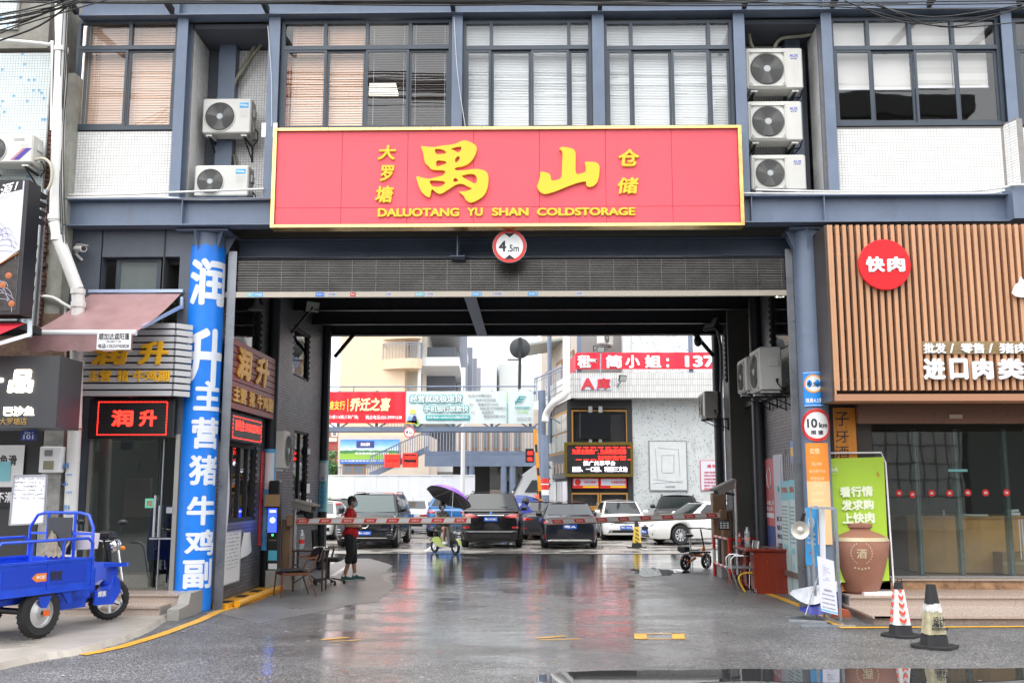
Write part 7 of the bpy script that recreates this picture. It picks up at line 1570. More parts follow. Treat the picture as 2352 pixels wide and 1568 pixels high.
box('plinth',concrete,bpy.data.objects['barrier'],A(655,1250,YA).x-.3,A(655,1250,YA).x+.35,YA-.1,YA+.6,0,.349)
YA2=21.9
bb_=A(1668,1240,YA2);bt=barrier('right car park barrier, tan cabinet with striped arm pointing left',Vector((bb_.x+.04,YA2,.24)),A(1662,1182,YA2-.1),A(1258,1198,YA2-.1),.2,1.17,.3,-1,8,'')
MB().bbox((bb_.x+.32,YA2+.2,.24+.6),(.38,.35,1.2),.015).build('grey_cabinet',M('cabinet_grey',(.085,.085,.08),.45),bt)
box('plinth',concrete,bt,bb_.x-.15,bb_.x+.65,YA2-.15,YA2+.7,0,.239)
q=A(1690,1110,YA2+.3);MB().bbox((A(1640+18,1120,YA2).x,YA2+.45,1.30),(.30,.3,1.0),.02).build('tall_cabinet',kraft,bt)
q=A(1697,1202,YA2+.01);piece('blue_panel',M('panel_cyan',(.02,.3,.5),.4),bt,(bb_.x+.30,YA2+.02,A(0,1203,YA2).z),(.10,.006,.17))
def plate_cam(label,px,py,Y,flip,pole_x,base_z):
 t=thing('plate_camera',label,'camera',A(pole_x,py,Y));c=A(px,py,Y);s=-1 if flip else 1;X=A(pole_x,py,Y).x
 d=Vector((s*.82,-.45,-.35 if flip else-.16)).normalized();u=d.cross(Vector((0,0,1))).normalized();v=u.cross(d)
 hm_=M('camera_beige',(.26,.25,.22),.5)
 b=MB();b.prism([(-.08,-.06),(.08,-.06),(.08,.05),(.05,.08),(-.05,.08),(-.08,.05)],c-d*.24,u,v,d*.48);b.build('body',hm_,t);b=MB();b.prism([(-.095,.06),(.095,.06),(.06,.10),(-.06,.10)],c-d*.26,u,v,d*.58);b.build('hood',hm_,t);b=MB();b.prism([(-.06,-.045),(.06,-.045),(.06,.05),(-.06,.05)],c+d*.241,u,v,d*.004);b.build('lens',black,t)
 MB().cyl((X,Y+.05,base_z),(X,Y+.05,c.z+.14),.033,n=12).build('pole',M('pole_steel',(.45,.45,.45),.25,.8),t,smooth=50);MB().bar(c-Vector((0,-.02,.1)),(X,Y+.05,c.z-.14),.04,.05).build('bracket',black,t);return t
plate_cam('number plate camera on a steel pole at the left barrier',698,1163,19.0,False,677,.2);plate_cam('number plate camera on a steel pole at the right barrier',1665,1120,20.2,True,1690,.2)
q=A(720,1178,19.0);MB().bbox(A(712,1180,19.1),(.16,.14,.16),.02).build('flash_box',black,bpy.data.objects['plate_camera'])
# right wall
pl=wallplate('poster','long faded blue, red and white poster on the right passage wall','poster',1,1705,1688,1002,1138,M('poster_fade',(.42,.52,.68),.5,var=.25,vs=5));t,X,Y0,Y1,Z0,Z1=pl;box('red_part',M('poster_pink',(.62,.12,.18),.5,var=.3,vs=6),t,X-.006,X,Y0,Y1,Z0+(Z1-Z0)*.45,Z0+(Z1-Z0)*.75);[WT(s,pl,red_p,.25,.75,.80-.09*i,.87-.09*i,1)for i,s in enumerate('扫码通行')]
pl=wallplate('poster','pink, navy and white standing poster on the right passage wall','poster',1,1776,1758,1052,1320,M('poster_rose',(.60,.13,.14),.5));t,X,Y0,Y1,Z0,Z1=pl;box('navy_part',M('poster_navy',(.04,.07,.25),.5),t,X-.006,X,Y0,Y1,Z0,Z0+(Z1-Z0)*.42);box('white_strip',paper,t,X-.008,X-.006,Y0+.02,Y1-.02,Z0+(Z1-Z0)*.49,Z0+(Z1-Z0)*.53)
for g,s in((.62,'未戴口罩'),(.57,'禁止进入')):WT(s,(t,X-.002,Y0,Y1,Z0,Z1),white_p,.05,.95,g-.022,g+.018,1,bold=.02)
MB().tube([(X-.01,(Y0+Y1)/2+.16*math.cos(k*.314),Z0+(Z1-Z0)*.83+.2*math.sin(k*.314))for k in range(20)],.01,4,closed=True).build('ring_print',paper,t);WT('戴',(t,X-.004,Y0,Y1,Z0,Z1),M('signal_orange',(.8,.2,.03),.5),.25,.75,.24,.33,1,bold=.04)
pl=wallplate('poster','tall lilac poster with vertical text on the right passage wall','poster',1,1797,1776,1042,1330,paper_l)
for i,s in enumerate(('戴口罩','勤洗手','测体温','少聚集','防疫情')):WT(s,pl,ink,.2,.75,.46-.07*i,.50-.07*i,1)
t,X,Y0,Y1,Z0,Z1=pl;MB().lathe((X,(Y0+Y1)/2,Z0+(Z1-Z0)*.72),[(.06,0),(.06,.004)],14,ax=(-1,0,0)).build('emblem',M('emblem_green',(.02,.35,.2),.5),t)
for j,(x0,x1)in enumerate(((1812,1793),(1826,1812))):
 pl=wallplate('notice_board','teal framed white safety notice on the right passage wall, %s'%('one nearer the yard' if j==0 else 'one nearer the street'),'notice',1,x0,x1,1104-j*3,1380+20*j,teal,.05);t,X,Y0,Y1,Z0,Z1=pl
 box('white_field',M('notice_pale',(.55,.66,.66),.5),t,X-.004,X,Y0+.04,Y1-.04,Z0+.1,Z1-.35);WT('管理公示',(t,X-.002,Y0,Y1,Z0,Z1),M('orange_print',(.6,.15,.08),.5),.15,.85,.90,.95,1,bold=.03)
 for i in range(10):WT('冷库安全生产管理规定事项',(t,X-.006,Y0,Y1,Z0,Z1),ink_g,.15,.8,.78-.03*i,.79-.03*i,1)
 for(f_,g_)in((.35,.45),(.6,.45),(.45,.33)):MB().lathe((X-.005,Y1-(Y1-Y0)*f_,Z0+(Z1-Z0)*g_),[(.055,0),(.055,.004)],14,ax=(-1,0,0)).build('icon',teal,t)
for k in range(7):
 y_=onR(1795+4.5*k,1100,.02).y;z_=onR(1795+4.5*k,1100,.02).z;MB().box(WR-.03,WR-.015,y_-.012,y_+.012,z_-.05,z_+.42+.05*(k%3)).build('glue_strip',M('glue_white',(.4,.4,.42),.5),t)
p=onR(1822,1020,.03);pl=wallplate('sticker_sign','small blue and yellow sticker high on the right passage wall by the jamb','sticker',1,1823.5,1816,1012,1062,M('sticker_blue',(.1,.3,.75),.4));box('yellow_part',yellow,pl[0],pl[1]-.004,pl[1],pl[2]+.02,pl[3]-.02,pl[4]+(pl[5]-pl[4])*.3,pl[4]+(pl[5]-pl[4])*.7)
ac_unit('nearest white air conditioner on brackets on the right passage wall, end panel facing out',.85,.80,.38,'b',None,(WR-.62,AX(1777,900,WR-.4).y+.42,AX(1777,898,WR-.4).z-.02),-math.pi/2,'outdoor units in the passage')
ac_unit('second air conditioner on the right passage wall, behind the nearest one',.82,.68,.34,'b',None,(WR-.62,AX(1725,900,WR-.55).y+.40,AX(1725,900,WR-.55).z-.02),-math.pi/2,'outdoor units in the passage')
ac_unit('dark dusty air conditioner at the far end of the right passage wall',.80,.62,.32,'b',None,(WR-.58,AX(1622,960,WR-.5).y+.1,AX(1630,958,WR-.5).z),-math.pi/2,'outdoor units in the passage')
e=AX(1800,830,WR-.2);
t,c,u,v,d=flood('square white floodlight high on the left passage wall',A(718,705,20.6),(.6,-.7,-.25),1.05,lm=M('flood_white',(.5,.55,.5),.3));MB().bar(c,(WL,20.6,c.z-.55),.05,.05).build('arm',steel_d,t)
t=thing('bell_lamp','grey bell shaped lamp hanging near the gate at the left','lamp',A(588,700,16.6));MB().lathe(A(588,712,16.6),[(.14,0),(.12,.03),(.05,.12),(.03,.22)],20).build('shade',grey_p,t,smooth=50);MB().cyl(A(588,682,16.6),A(588,700,16.6),.01).build('cord',black,t)
t,c,u,v,d=flood('angled flat lamp hood at the far right column',A(1632,742,22.5),(-.7,-.4,.45),1.3);MB().bar(c,A(1655,765,22.6),.05,.05).build('arm',steel_d,t)
t=thing('dome_camera','dark dome camera hanging from the end beam at the right','camera',A(1603,778,YB-.3));MB().cyl(A(1603,768,YB-.3),A(1603,776,YB-.3),.05).build('stem',black,t);MB().ball(A(1603,783,YB-.3),(.10,.10,.14),14).build('dome',black,t,smooth=60)
hose('grey cable pair running down the far right column to the dark air conditioner',[A(1648,760,22.4),A(1656,800,22.4),A(1657,860,22.3),A(1656,900,22.3)],.035,M('conduit_grey',(.2,.2,.2),.5),'conduit')
# furniture in the drive-through
wal=walnut
ch=thing('wooden_chair','brown wooden armless chair with black leather seat beside the left wall','chair',Gd(1205/K,2390/K));b0=ch.location.copy();c0=Gd(672,1352);s=1.0;cx,cy=c0.x,c0.y
def leg(q0,q1,r0=.018,r1=.014,name='leg',par=ch,mat=wal):return MB().tube([q0,q1],[r0,r1],8).build(name,mat,par,smooth=50)
SH=.45;W2,D2=.24,.23;cxx,cyy=A(672,1320,18.0).x,18.0
R_=Matrix.Rotation(math.radians(-62),3,'Z');C_=Vector((cxx,cyy,0))
def cq(x,y,z):return C_+R_@Vector((x,y,0))+Vector((0,0,z))
leg(cq(-W2,-D2,SH-.02),cq(-W2-.03,-D2-.03,0));leg(cq(W2,-D2,SH-.02),cq(W2+.03,-D2-.03,0))
leg(cq(-W2,D2+.16,.72),cq(-W2-.0,D2+.02,SH),name='back_post');leg(cq(W2,D2+.16,.72),cq(W2,D2+.02,SH),name='back_post')
leg(cq(-W2,D2-.02,SH),cq(-W2-.02,D2+.14,0));leg(cq(W2,D2-.02,SH),cq(W2+.02,D2+.14,0))
for sx in(-1,1):MB().bar(cq(sx*(W2+.01),-D2,SH-.05),cq(sx*(W2+.01),D2,SH-.05),.02,.045).build('seat_rail',wal,ch);MB().bar(cq(sx*W2,D2+.14,.68),cq(sx*(W2+.01),D2-.08,.655),.035,.03).build('arm_stub',wal,ch)
for sy in(-1,1):MB().bar(cq(-W2,sy*D2,SH-.05),cq(W2,sy*D2,SH-.05),.02,.045).build('seat_rail',wal,ch)
st_=MB();st_.sheet(lambda u,v:cq((u-.5)*2*W2*1.02,(v-.5)*2*D2*1.02,SH+.03-.02*((2*u-1)**4+(2*v-1)**4)),8,8);st_.sheet(lambda u,v:cq((u-.5)*2*W2*1.02,(v-.5)*2*D2*1.02,SH-.02),2,2);st_.build('seat',leather,ch,smooth=50)
MB().sheet(lambda u,v:cq((u-.5)*2*(W2+.02),D2+.12+.10*(1-(2*u-1)**2)+.06*v,.60+.24*v*(1-.3*(2*u-1)**4)),12,6).sheet(lambda u,v:cq((u-.5)*2*(W2+.02),D2+.15+.10*(1-(2*u-1)**2)+.06*v,.60+.24*v*(1-.3*(2*u-1)**4)),12,6).build('backrest',leather,ch,smooth=60)
C2=Vector((A(710,1330,18.9).x,18.95,0));tb_=thing('small_table','small dark wooden table beside the wooden chair','table',C2)
MB().bbox(C2+Vector((0,0,.74)),(.62,.42,.03),.008).build('table_top',M('dark_wood',(.05,.025,.018),.3),tb_)
for sx in(-1,1):
 for sy in(-1,1):MB().bar(C2+Vector((sx*.27,sy*.17,0)),C2+Vector((sx*.27,sy*.17,.725)),.03,.03).build('leg',M('dark_wood',(.05,.025,.018),.3),tb_)
for sx in(-1,1):MB().bar(C2+Vector((sx*.27,-.17,.15)),C2+Vector((-sx*.27,-.17,.5)),.02,.02).build('brace',black_m,tb_)
def bottle(label,c,h=.30,r=.036,band=None,cap=None,liq=(.8,.85,.87)):
 t=thing('bottle',label,'bottle',c);pm_=glass('pet_%d'%(liq[0]*100),liq,.12,op=.25,opcol=liq)
 MB().lathe(c,[(r*.9,0),(r,.01),(r,h*.55),(r*.93,h*.6),(r,h*.66),(r*.8,h*.8),(r*.38,h*.9),(r*.38,h*.94)],18).build('body',pm_,t,smooth=50);MB().lathe(Vector(c)+Vector((0,0,h*.3)),[(r*1.02,0),(r*1.02,h*.22)],18,cap=False).build('label_band',band or red_p,t);MB().cyl(Vector(c)+Vector((0,0,h*.94)),Vector(c)+Vector((0,0,h)),r*.42,n=14).build('cap',cap or white_p,t);return t
bottle('clear water bottle with red label on the small table',C2+Vector((-.16,-.05,.757)),.36,.05);tag(MB().cyl(C2+Vector((.08,-.12,.785)),C2+Vector((.28,-.06,.785)),.028,n=14).build('paper_roll',paper),'white paper roll lying on the small table','paper roll')
C3=Vector((A(752,1320,20.2).x,20.3,0));oc=thing('office_chair','black office chair on castors with mesh back beside the barrier','office chair',C3)
for k in range(5):
 a_=k*1.2566+.3;e_=C3+Vector((.32*math.cos(a_),.32*math.sin(a_),.07));MB().bar(C3+Vector((0,0,.12)),e_,.04,.03).build('base_arm',black,oc);MB().cyl(e_+Vector((-.02,0,-.035)),e_+Vector((.02,0,-.035)),.032,n=12).build('castor',black,oc)
MB().cyl(C3+Vector((0,0,.1)),C3+Vector((0,0,.44)),.028).build('gas_lift',black,oc);MB().bbox(C3+Vector((0,0,.48)),(.50,.48,.07),.03).build('seat',M('black_fabric',(.018,.018,.02),.8),oc)
MB().sheet(lambda u,v:C3+Vector((-.24-.05*v-.04*(1-(2*u-1)**2),(u-.5)*(.44-.06*v),.58+.48*v)),8,8).sheet(lambda u,v:C3+Vector((-.27-.05*v-.04*(1-(2*u-1)**2),(u-.5)*(.44-.06*v),.58+.48*v)),8,8).build('backrest',M('black_fabric',(.018,.018,.02),.8),oc,smooth=60)
MB().bar(C3+Vector((-.1,0,.45)),C3+Vector((-.27,0,.75)),.06,.03).build('back_bar',black,oc)
for sy in(-1,1):MB().bar(C3+Vector((.0,sy*.26,.46)),C3+Vector((.05,sy*.26,.70)),.04,.03).build('arm_post',black,oc);MB().bbox(C3+Vector((.05,sy*.26,.715)),(.26,.06,.03),.012).build('armrest',M('arm_pad',(.25,.2,.15),.5),oc)
# desk at the right
D0=Vector((0,0,0));dk_=thing('wooden_desk','reddish cherry wood desk with drawers beside the right passage wall','desk',Gd(1780,1355));Yd0=Gd(1755,1364).y;Yd1=Yd0+1.15;xa_=A(1724,1310,Yd0).x;xb_=A(1828,1310,Yd0).x-.02
MB().bbox(((xa_+xb_)/2-.03,(Yd0+Yd1)/2,.775),(xb_-xa_+.10,Yd1-Yd0+.08,.05),.015).build('desk_top',cherry,dk_)
box('side_panel',cherry,dk_,xa_+.06,xb_,Yd0,Yd0+.03,.10,.749);box('plinth',cherry,dk_,xa_+.09,xb_-.0,Yd0-.02,Yd0+.05,0,.10);box('side_panel',cherry,dk_,xa_+.06,xb_,Yd1-.03,Yd1,0,.749);box('back_panel',cherry,dk_,xb_-.03,xb_-.001,Yd0+.031,Yd1-.031,.1,.749)
for(ya_,yb_)in((Yd0+.031,Yd0+.42),(Yd1-.40,Yd1-.031)):
 box('pedestal',cherry,dk_,xa_+.10,xb_-.031,ya_,yb_,.06,.745)
 for k in range(3):z=.12+k*.21;piece('drawer',cherry,dk_,(xa_+.095,(ya_+yb_)/2,z+.09),(.02,yb_-ya_-.03,.19));MB().cyl((xa_+.075,(ya_+yb_)/2-.05,z+.12),(xa_+.075,(ya_+yb_)/2+.05,z+.12),.008,n=8).build('handle',chrome,dk_)
bottle('clear water bottle on the cherry desk',Vector((xa_+.12,Yd0+.75,.80)),.36,.052,M('label_redgreen',(.6,.35,.3),.5));bottle('red drink bottle behind the water bottle on the cherry desk',Vector((xa_+.02,Yd0+.95,.80)),.26,.04,red_p,red_p,(.6,.05,.04))
piece('desk_sheet',M('desk_glass',(.25,.2,.18),.2),dk_,((xa_+xb_)/2,(Yd0+Yd1)/2,.803),(.4,.6,.004))
C4=Vector((A(1704,1300,18.9).x,19.0,0));sc_=thing('steel_chair','steel tube chair with perforated seat behind the cherry desk','chair',C4)
for sy in(-1,1):
 P_s=[C4+Vector((.22,sy*.23,.66)),C4+Vector((-.16,sy*.23,.66)),C4+Vector((-.22,sy*.23,.6)),C4+Vector((-.22,sy*.23,.42)),C4+Vector((-.1,sy*.23,.05)),C4+Vector((-.05,sy*.23,.015)),C4+Vector((.25,sy*.23,.015))]
 MB().tube(P_s,.013,8).build('side_frame',chrome,sc_,smooth=60);MB().tube([C4+Vector((.2,sy*.23,.02)),C4+Vector((.22,sy*.23,.45)),C4+Vector((.30,sy*.23,.92))],.013,8).build('back_post',chrome,sc_,smooth=60)
MB().bbox(C4+Vector((0,0,.44)),(.46,.45,.025),.01).build('seat',galv,sc_);MB().sheet(lambda u,v:C4+Vector((.26+.06*v,(u-.5)*.44,.58+.34*v)),6,6).build('backrest',M('chair_back_grey',(.3,.3,.28),.5),sc_,smooth=60)
hose('yellow rubber hose coiled under the steel chair',[C4+Vector((.0,-.3,.02)),C4+Vector((-.1,-.28,.25)),C4+Vector((0,-.2,.34)),C4+Vector((.2,-.2,.32)),C4+Vector((.25,-.2,.05))],.02,M('hose_yellow',(.6,.35,.03),.4),'hose','hose')
gr_=thing('guard_rail','red and white striped tubular guard rail round the right barrier','guard rail',Gd(1643,1323));ga=Gd(1643,1323);gb_=Gd(1676,1337);gc=Vector((A(1735,1230,gb_.y+.25).x,gb_.y+.3,0));hh=.86
def striped(p,q,n,r=.03,par=gr_):
 for k in range(n):a_=p.lerp(q,k/n);b_=p.lerp(q,(k+1)/n);MB().cyl(a_,b_,r,n=12).build('tube_band',(red_p,M('band_white',(.6,.58,.56),.45))[k%2],par,smooth=50)
Z=Vector((0,0,1));ga=Gd(1642,1322);gb_=Gd(1678,1338)
striped(ga,ga+Z*hh,3,.035);striped(gb_,gb_+Z*(hh-.0),3,.035)
striped(ga+Z*hh,gb_+Z*hh,7,.03);striped(ga+Z*.28,gb_+Z*.28,7,.03);striped(gb_+Z*hh,gc+Z*hh,3,.03);striped(gb_+Z*.2,gc+Z*.2,3,.03)
lb=thing('led_work_light','small LED work light panel behind the guard rail','lamp',A(1663,1205,20.3));q=A(1663,1206,20.2);MB().cbox(q,(.22,.05,.17),rx=.25).build('housing',black,lb)
for i in range(3):
 for j in range(3):piece('led_lens',M('lens_white',(.5,.52,.5),.3),lb,q+Vector((-.065+.065*i,-.036,-.045+.045*j)),(.045,.012,.03))
 # notice frame stand, megaphone, folded umbrella
fs=thing('notice_frame_stand','galvanised tube frame stand with blue and white notices beside the right column','stand',Gd(1900,1400));YS2=14.75
pL0,pL1=A(1875,1408,14.9),A(1861,1165,14.9);pR0,pR1=A(1930,1412,14.6),A(1919,1167,14.6);gL0,gL1=A(1862,1395,15.2),A(1851,1170,15.2);gM0,gM1=A(1893,1405,14.95),A(1880,1165,14.95)
for p,q in((pL0,pL1),(pR0,pR1)):p.z=.03;MB().bar(p,q,.035,.035).build('post',galv,fs)
for p,q in((gL0,gL1),(gM0,gM1)):p.z=.03;MB().bar(p,q,.03,.03).build('post',galv,fs)
MB().bar(pL1,pR1,.035,.035).build('top_bar',galv,fs)
for(x0_,y0_,x1_,y1_,Ya)in((1806,1417,1850,1416,15.0),(1812,1423,1900,1428,14.6),(1870,1412,1935,1432,14.7),(1840,1436,1965,1437,14.4),(1870,1400,1925,1405,14.7)):p=Gd(x0_,y0_,.02);q=Gd(x1_,y1_,.02);MB().bar(p,q,.035,.03).build('foot',galv,fs)
cc=[A(1850,1295,15.25),A(1880,1302,14.95),A(1876,1160,14.95),A(1848,1166,15.25)];nbl=M('notice_blue',(.05,.38,.80),.4)
def card(cs,mat,name,par,off=0.):return MB().add([q+Vector((0,-off,0))for q in cs]+[q+Vector((0,-off+.012,0))for q in cs],[(0,1,2,3),(4,7,6,5),(0,4,5,1),(1,5,6,2),(2,6,7,3),(3,7,4,0)]).build(name,mat,par)
card(cc,nbl,'blue_notice',fs,.03);U_=(cc[1]-cc[0]).normalized();ce=(cc[0]+cc[2])/2+Vector((0,-.04,.1));Vz=Vector((0,0,1));Nn=U_.cross(Vz)
MB().lathe(ce+Vector((0,-.002,.08)),[(.085,0),(.085,.004)],24,ax=Nn).build('portrait_disc',M('disc_sky',(.45,.65,.85),.5),fs);MB().lathe(ce+Nn*.006+Vector((0,0,.09)),[(.032,0),(.032,.003)],16,ax=Nn).build('portrait_face',M('face_print',(.65,.45,.35),.5),fs);MB().prism([(-.05,-.07),(.05,-.07),(.03,-.02),(-.03,-.02)],ce+Nn*.006+Vector((0,0,.08)),U_,Vz,Nn*.003).build('portrait_coat',paper,fs);MB().prism([(-.036,.0),(.036,0),(.03,.035),(-.03,.035)],ce+Nn*.010+Vector((0,0,.095)),U_,Vz,Nn*.003).build('portrait_hair',ink,fs)
for i,s in enumerate(('出入请戴','好口罩','配合测温')):txt(s,white_p,fs,ce+Nn*.008+Vector((0,0,-.08-.07*i)),.2,.035,u=U_,ex=.001)
txt('谢谢合作',ink_r,fs,ce+Nn*.008+Vector((0,0,-.36)),.12,.04,u=U_,ex=.001)
card([A(1884,1288,14.93),A(1897,1287,14.8),A(1894,1165,14.8),A(1881,1162,14.93)],paper,'white_notice',fs)
wc=[A(1886,1402,14.45),A(1925,1412,14.25),A(1915,1288,14.4),A(1877,1276,14.6)]
wn=thing('white_notice_card','white notice card with small code pattern leaning on the frame stand','notice',wc[0]);card(wc,M('card_lilac',(.60,.60,.70),.5),'card',wn);card([wc[0].lerp(wc[3],.02),wc[1].lerp(wc[2],.02),wc[1].lerp(wc[2],.045),wc[0].lerp(wc[3],.045)],blue_l,'blue_edge',wn,.004)
U_=(wc[1]-wc[0]).normalized();V_=(wc[3]-wc[0]).normalized();ce=(wc[0]+wc[2])/2+Vector((0,-.006,0))
for i,s in enumerate(('温馨提示','车辆进入园区请扫码登记','出示健康码行程码','全程佩戴口罩谢谢','禺山冷库管理处')):txt(s,ink_g,wn,ce+V_*(-.06-.06*i),.13 if i==0 else.20,.03 if i==0 else.018,u=U_,v=V_,ex=.001)
scribble(wn,ce+V_*.18,.12,.22,8,ink_g,u=U_,v=V_,seed=8)
mg=thing('megaphone','white megaphone with black handle hung on the frame stand','megaphone',A(1838,1215,14.95));q=A(1838,1216,14.9);ax=Vector((-.25,-.95,-.15)).normalized()
MB().lathe(q-ax*.06,[(.032,-.12),(.04,-.05),(.05,.0),(.08,.05),(.125,.085),(.132,.09),(.12,.083),(.06,.03),(0,.03)],28,ax=ax).build('horn',M('megaphone_ivory',(.66,.63,.57),.4),mg,smooth=40);MB().lathe(q,[(.03,-.02),(.045,.0),(.03,.03),(0,.04)],18,ax=ax).build('inner_cone',M('megaphone_ivory',(.66,.63,.57),.4),mg,smooth=40);MB().tube([q+Vector((.02,.05,.08)),q+Vector((.05,.02,.16)),q+Vector((.07,0,.24))],.025,8).build('handle',black,mg)
ub=thing('folded_umbrella','crumpled blue and silver umbrella on the ground under the frame stand','umbrella',Gd(1860,1395));q=A(1878,1362,15.05)
MB().sheet(lambda u,v:A(1821+112*u-8*v,1354+26*math.sin(u*3.1)*0+14*v*2.4*math.sin(math.pi*(u*.9+.08))-22*u*(1-v),15.05-.25*v+.03*math.sin(u*22)),20,6).build('silver_lining',M('umbrella_silver',(.55,.57,.62),.35,.3),ub,smooth=30);MB().sheet(lambda u,v:A(1838+96*u,1392-50*u**1.5*(1-v)*.9+2+20*v*math.sin(math.pi*(u*.85+.12))-30*u*v*.2,14.85-.1*v+.02*math.sin(u*18)),20,6).build('blue_canopy',M('umbrella_blue',(.02,.03,.24),.4),ub,smooth=30)
MB().bar(Gd(1850,1412,.1),A(1886,1300,15.0),.012,.012).build('shaft',alu,ub)
bk=tag(MB().prism([(-.16,0),(.14,0),(.10,.10),(-.02,.13),(-.12,.07)],Gd(1935,1418),(1,0,0),(0,0,1),(.03,.16,0)).build('broken_brick',M('orange_brick',(.42,.10,.04),.8,var=.2)),'broken orange brick weighing down the frame stand','brick')
# vehicles
def lerpk(ks,s):
 for(a,x),(b,y)in zip(ks,ks[1:]):
  if s<=b:t=(s-a)/max(1e-9,b-a);t=t*t*(3-2*t)if abs(y-x)>.12 else t;return x+(y-x)*t
 return ks[-1][1]
glassm=M('dark_car_glass',(.014,.018,.018),.05,spec=.6)
lampm=M('headlamp',(.45,.47,.48),.08,.4,coat=1.);tailm=M('tail_lamp',(.42,.008,.008),.12,coat=1.);plate_b=M('plate_blue2',(.015,.09,.45),.35)
def paint(n,c):return M('car_paint_'+n,c,.16 if max(c)<.05 else.28,.0,coat=.25 if max(c)<.05 else.8,spec=.35)
def car(label,kind_,col,L,W,H,loc,rz,view,style,grp='cars parked in the yard',detail=True,plate=None):
 t=thing('car',label,'car',(0,0,0),grp);suv=kind_=='suv';w=W/2;pm_=col;R=.37 if suv else.33;zb0=.26 if suv else.19
 hood=[(0,.62 if not suv else.80),(.03,.74 if not suv else.96),(.10,.80 if not suv else 1.02),(.26,.93 if not suv else 1.12),(.6,.97 if not suv else 1.17),(.86,1.03 if not suv else 1.20),(.97,.98 if not suv else 1.14),(1,.84 if not suv else 1.0)]
 wid=[(0,.78),(.008,.87),(.03,.955),(.08,.99),(.5,1.),(.9,.985),(.965,.95),(.99,.89),(1,.82)]
 sw=(.19,.79);ss=sorted(set([0,.008,.018,.03,.05,.08,.12,.3,.36,.45,.55,.64,.88,.92,.95,.968,.98,.99,1]+[sw[i]+d*R/L for i in(0,1)for d in(-1.22,-1.16,-1.05,-.85,-.6,-.3,0,.3,.6,.85,1.05,1.16,1.22)]))
 vs=[];N=9
 for s in ss:
  y=(s-.5)*L;ww=w*lerpk(wid,s);zt=lerpk(hood,s);zb=zb0+(.10 if s in(0,1)else 0)+max(0,.03-s)*1.
  for q in sw:
   d=abs(s-q)*L
   if d<R*1.17:zb=max(zb,R+math.sqrt((R*1.17)**2-d*d)*.98)
  h=zt-zb
  half=[(0,zb),(.80,zb),(.93,zb+.02),(.985,zb+.28*h),(1.,zb+.55*h),(.985,zb+.80*h),(.93,zb+.95*h),(.78,zt+.01),(0,zt+.035)]
  r=[(-x*ww,y,z)for x,z in reversed(half[1:-1])];vs+=[(x*ww,y,z)for x,z in half]+r
 n=16;fs=[(i*n+k,i*n+(k+1)%n,(i+1)*n+(k+1)%n,(i+1)*n+k)for i in range(len(ss)-1)for k in range(n)]+[tuple(range(n-1,-1,-1)),tuple((len(ss)-1)*n+k for k in range(n))]
 b=MB().add(vs,fs);me=b.mesh('body',pm_);bvh=BVHTree.FromPolygons([v.co.copy()for v in me.vertices],[tuple(p.vertices)for p in me.polygons]);finish(me,'body',t,smooth=38)
 yA,yB,yC,yD=[(q-.5)*L for q in((.25,.40,.88,.965)if suv else(.27,.41,.70,.87))];wb,wr=w*.90,w*.70;zA,zD=lerpk(hood,.25)-.01,lerpk(hood,.9)-.01;zr=H-.07
 P=lambda u,v,a,b_,c,d:Vector(a).lerp(Vector(b_),u).lerp(Vector(d).lerp(Vector(c),u),v)
 patches={'front':((-wb,yA,zA),(wb,yA,zA),(wr,yB,zr),(-wr,yB,zr)),'rear':((wb,yD,zD),(-wb,yD,zD),(-wr,yC,zr),(wr,yC,zr)),'right':((wb,yA,zA),(wb,yD,zD),(wr,yC,zr),(wr,yB,zr)),'left':((-wb,yD,zD),(-wb,yA,zA),(-wr,yB,zr),(-wr,yC,zr)),'roof':((-wr,yB,zr),(wr,yB,zr),(wr,yC,zr),(-wr,yC,zr))}
 def surf(k,off=0.):
  q=patches[k];nn=(Vector(q[1])-Vector(q[0])).cross(Vector(q[3])-Vector(q[0])).normalized()
  def f(u,v):
   p=P(u,v,*q);e=(1-(2*u-1)**2)
   if k=='front':p.y-=.10*e*(1-.3*v)
   elif k=='rear':p.y+=.08*e*(1-.3*v)
   elif k=='roof':p.z+=.07*e**.6*(1-.25*(2*v-1)**2);p.y+=(-.07*e*(1-v)if v<.5 else.056*e*(2*v-1))
   else:p.x+=(1 if p.x>0 else-1)*.02*(1-(2*v-1)**2)
   return p+nn*off
  return f
 sh=MB()
 for k in patches:sh.sheet(surf(k),12,8)
 sh.build('cabin',pm_,t,smooth=40)
 def gl(name,k,u0,u1,v0,v1,m=glassm):f=surf(k,.010);MB().sheet(lambda u,v:f(u0+(u1-u0)*u,v0+(v1-v0)*v),10,6).build(name,m,t,smooth=40)
 gl('windscreen','front',.05,.95,.04,.95,M('windscreen_glass',(.075,.10,.095),.06,spec=.6)if view=='front' and style in('star','audi')else glassm);gl('rear_window','rear',.07,.93,.12,.94,M('rear_glass',(.02,.024,.027),.08,spec=.4))
 for k,rv in(('right',0),('left',1)):
  for u0,u1 in(((.06,.40),(.43,.70),(.73,.93))if suv else((.07,.47),(.50,.86))):gl('side_window',k,1-u1 if rv else u0,1-u0 if rv else u1,.08,.90)
 if suv:
  for sx in(-1,1):MB().tube([(sx*wr*.97,yB+.1,H-.06),(sx*wr*.99,yB+.25,H+.0),(sx*wr*.99,yC-.3,H+.0),(sx*wr*.97,yC-.1,H-.06)],.018,6).build('roof_rail',chrome if style in('star','bmw')else black,t)
 else:MB().prism([(-.1,0),(.08,0),(.06,.07)],(0,yC-.25,H-.02),(0,1,0),(0,0,1),(.02,0,0)).build('antenna_fin',black,t)
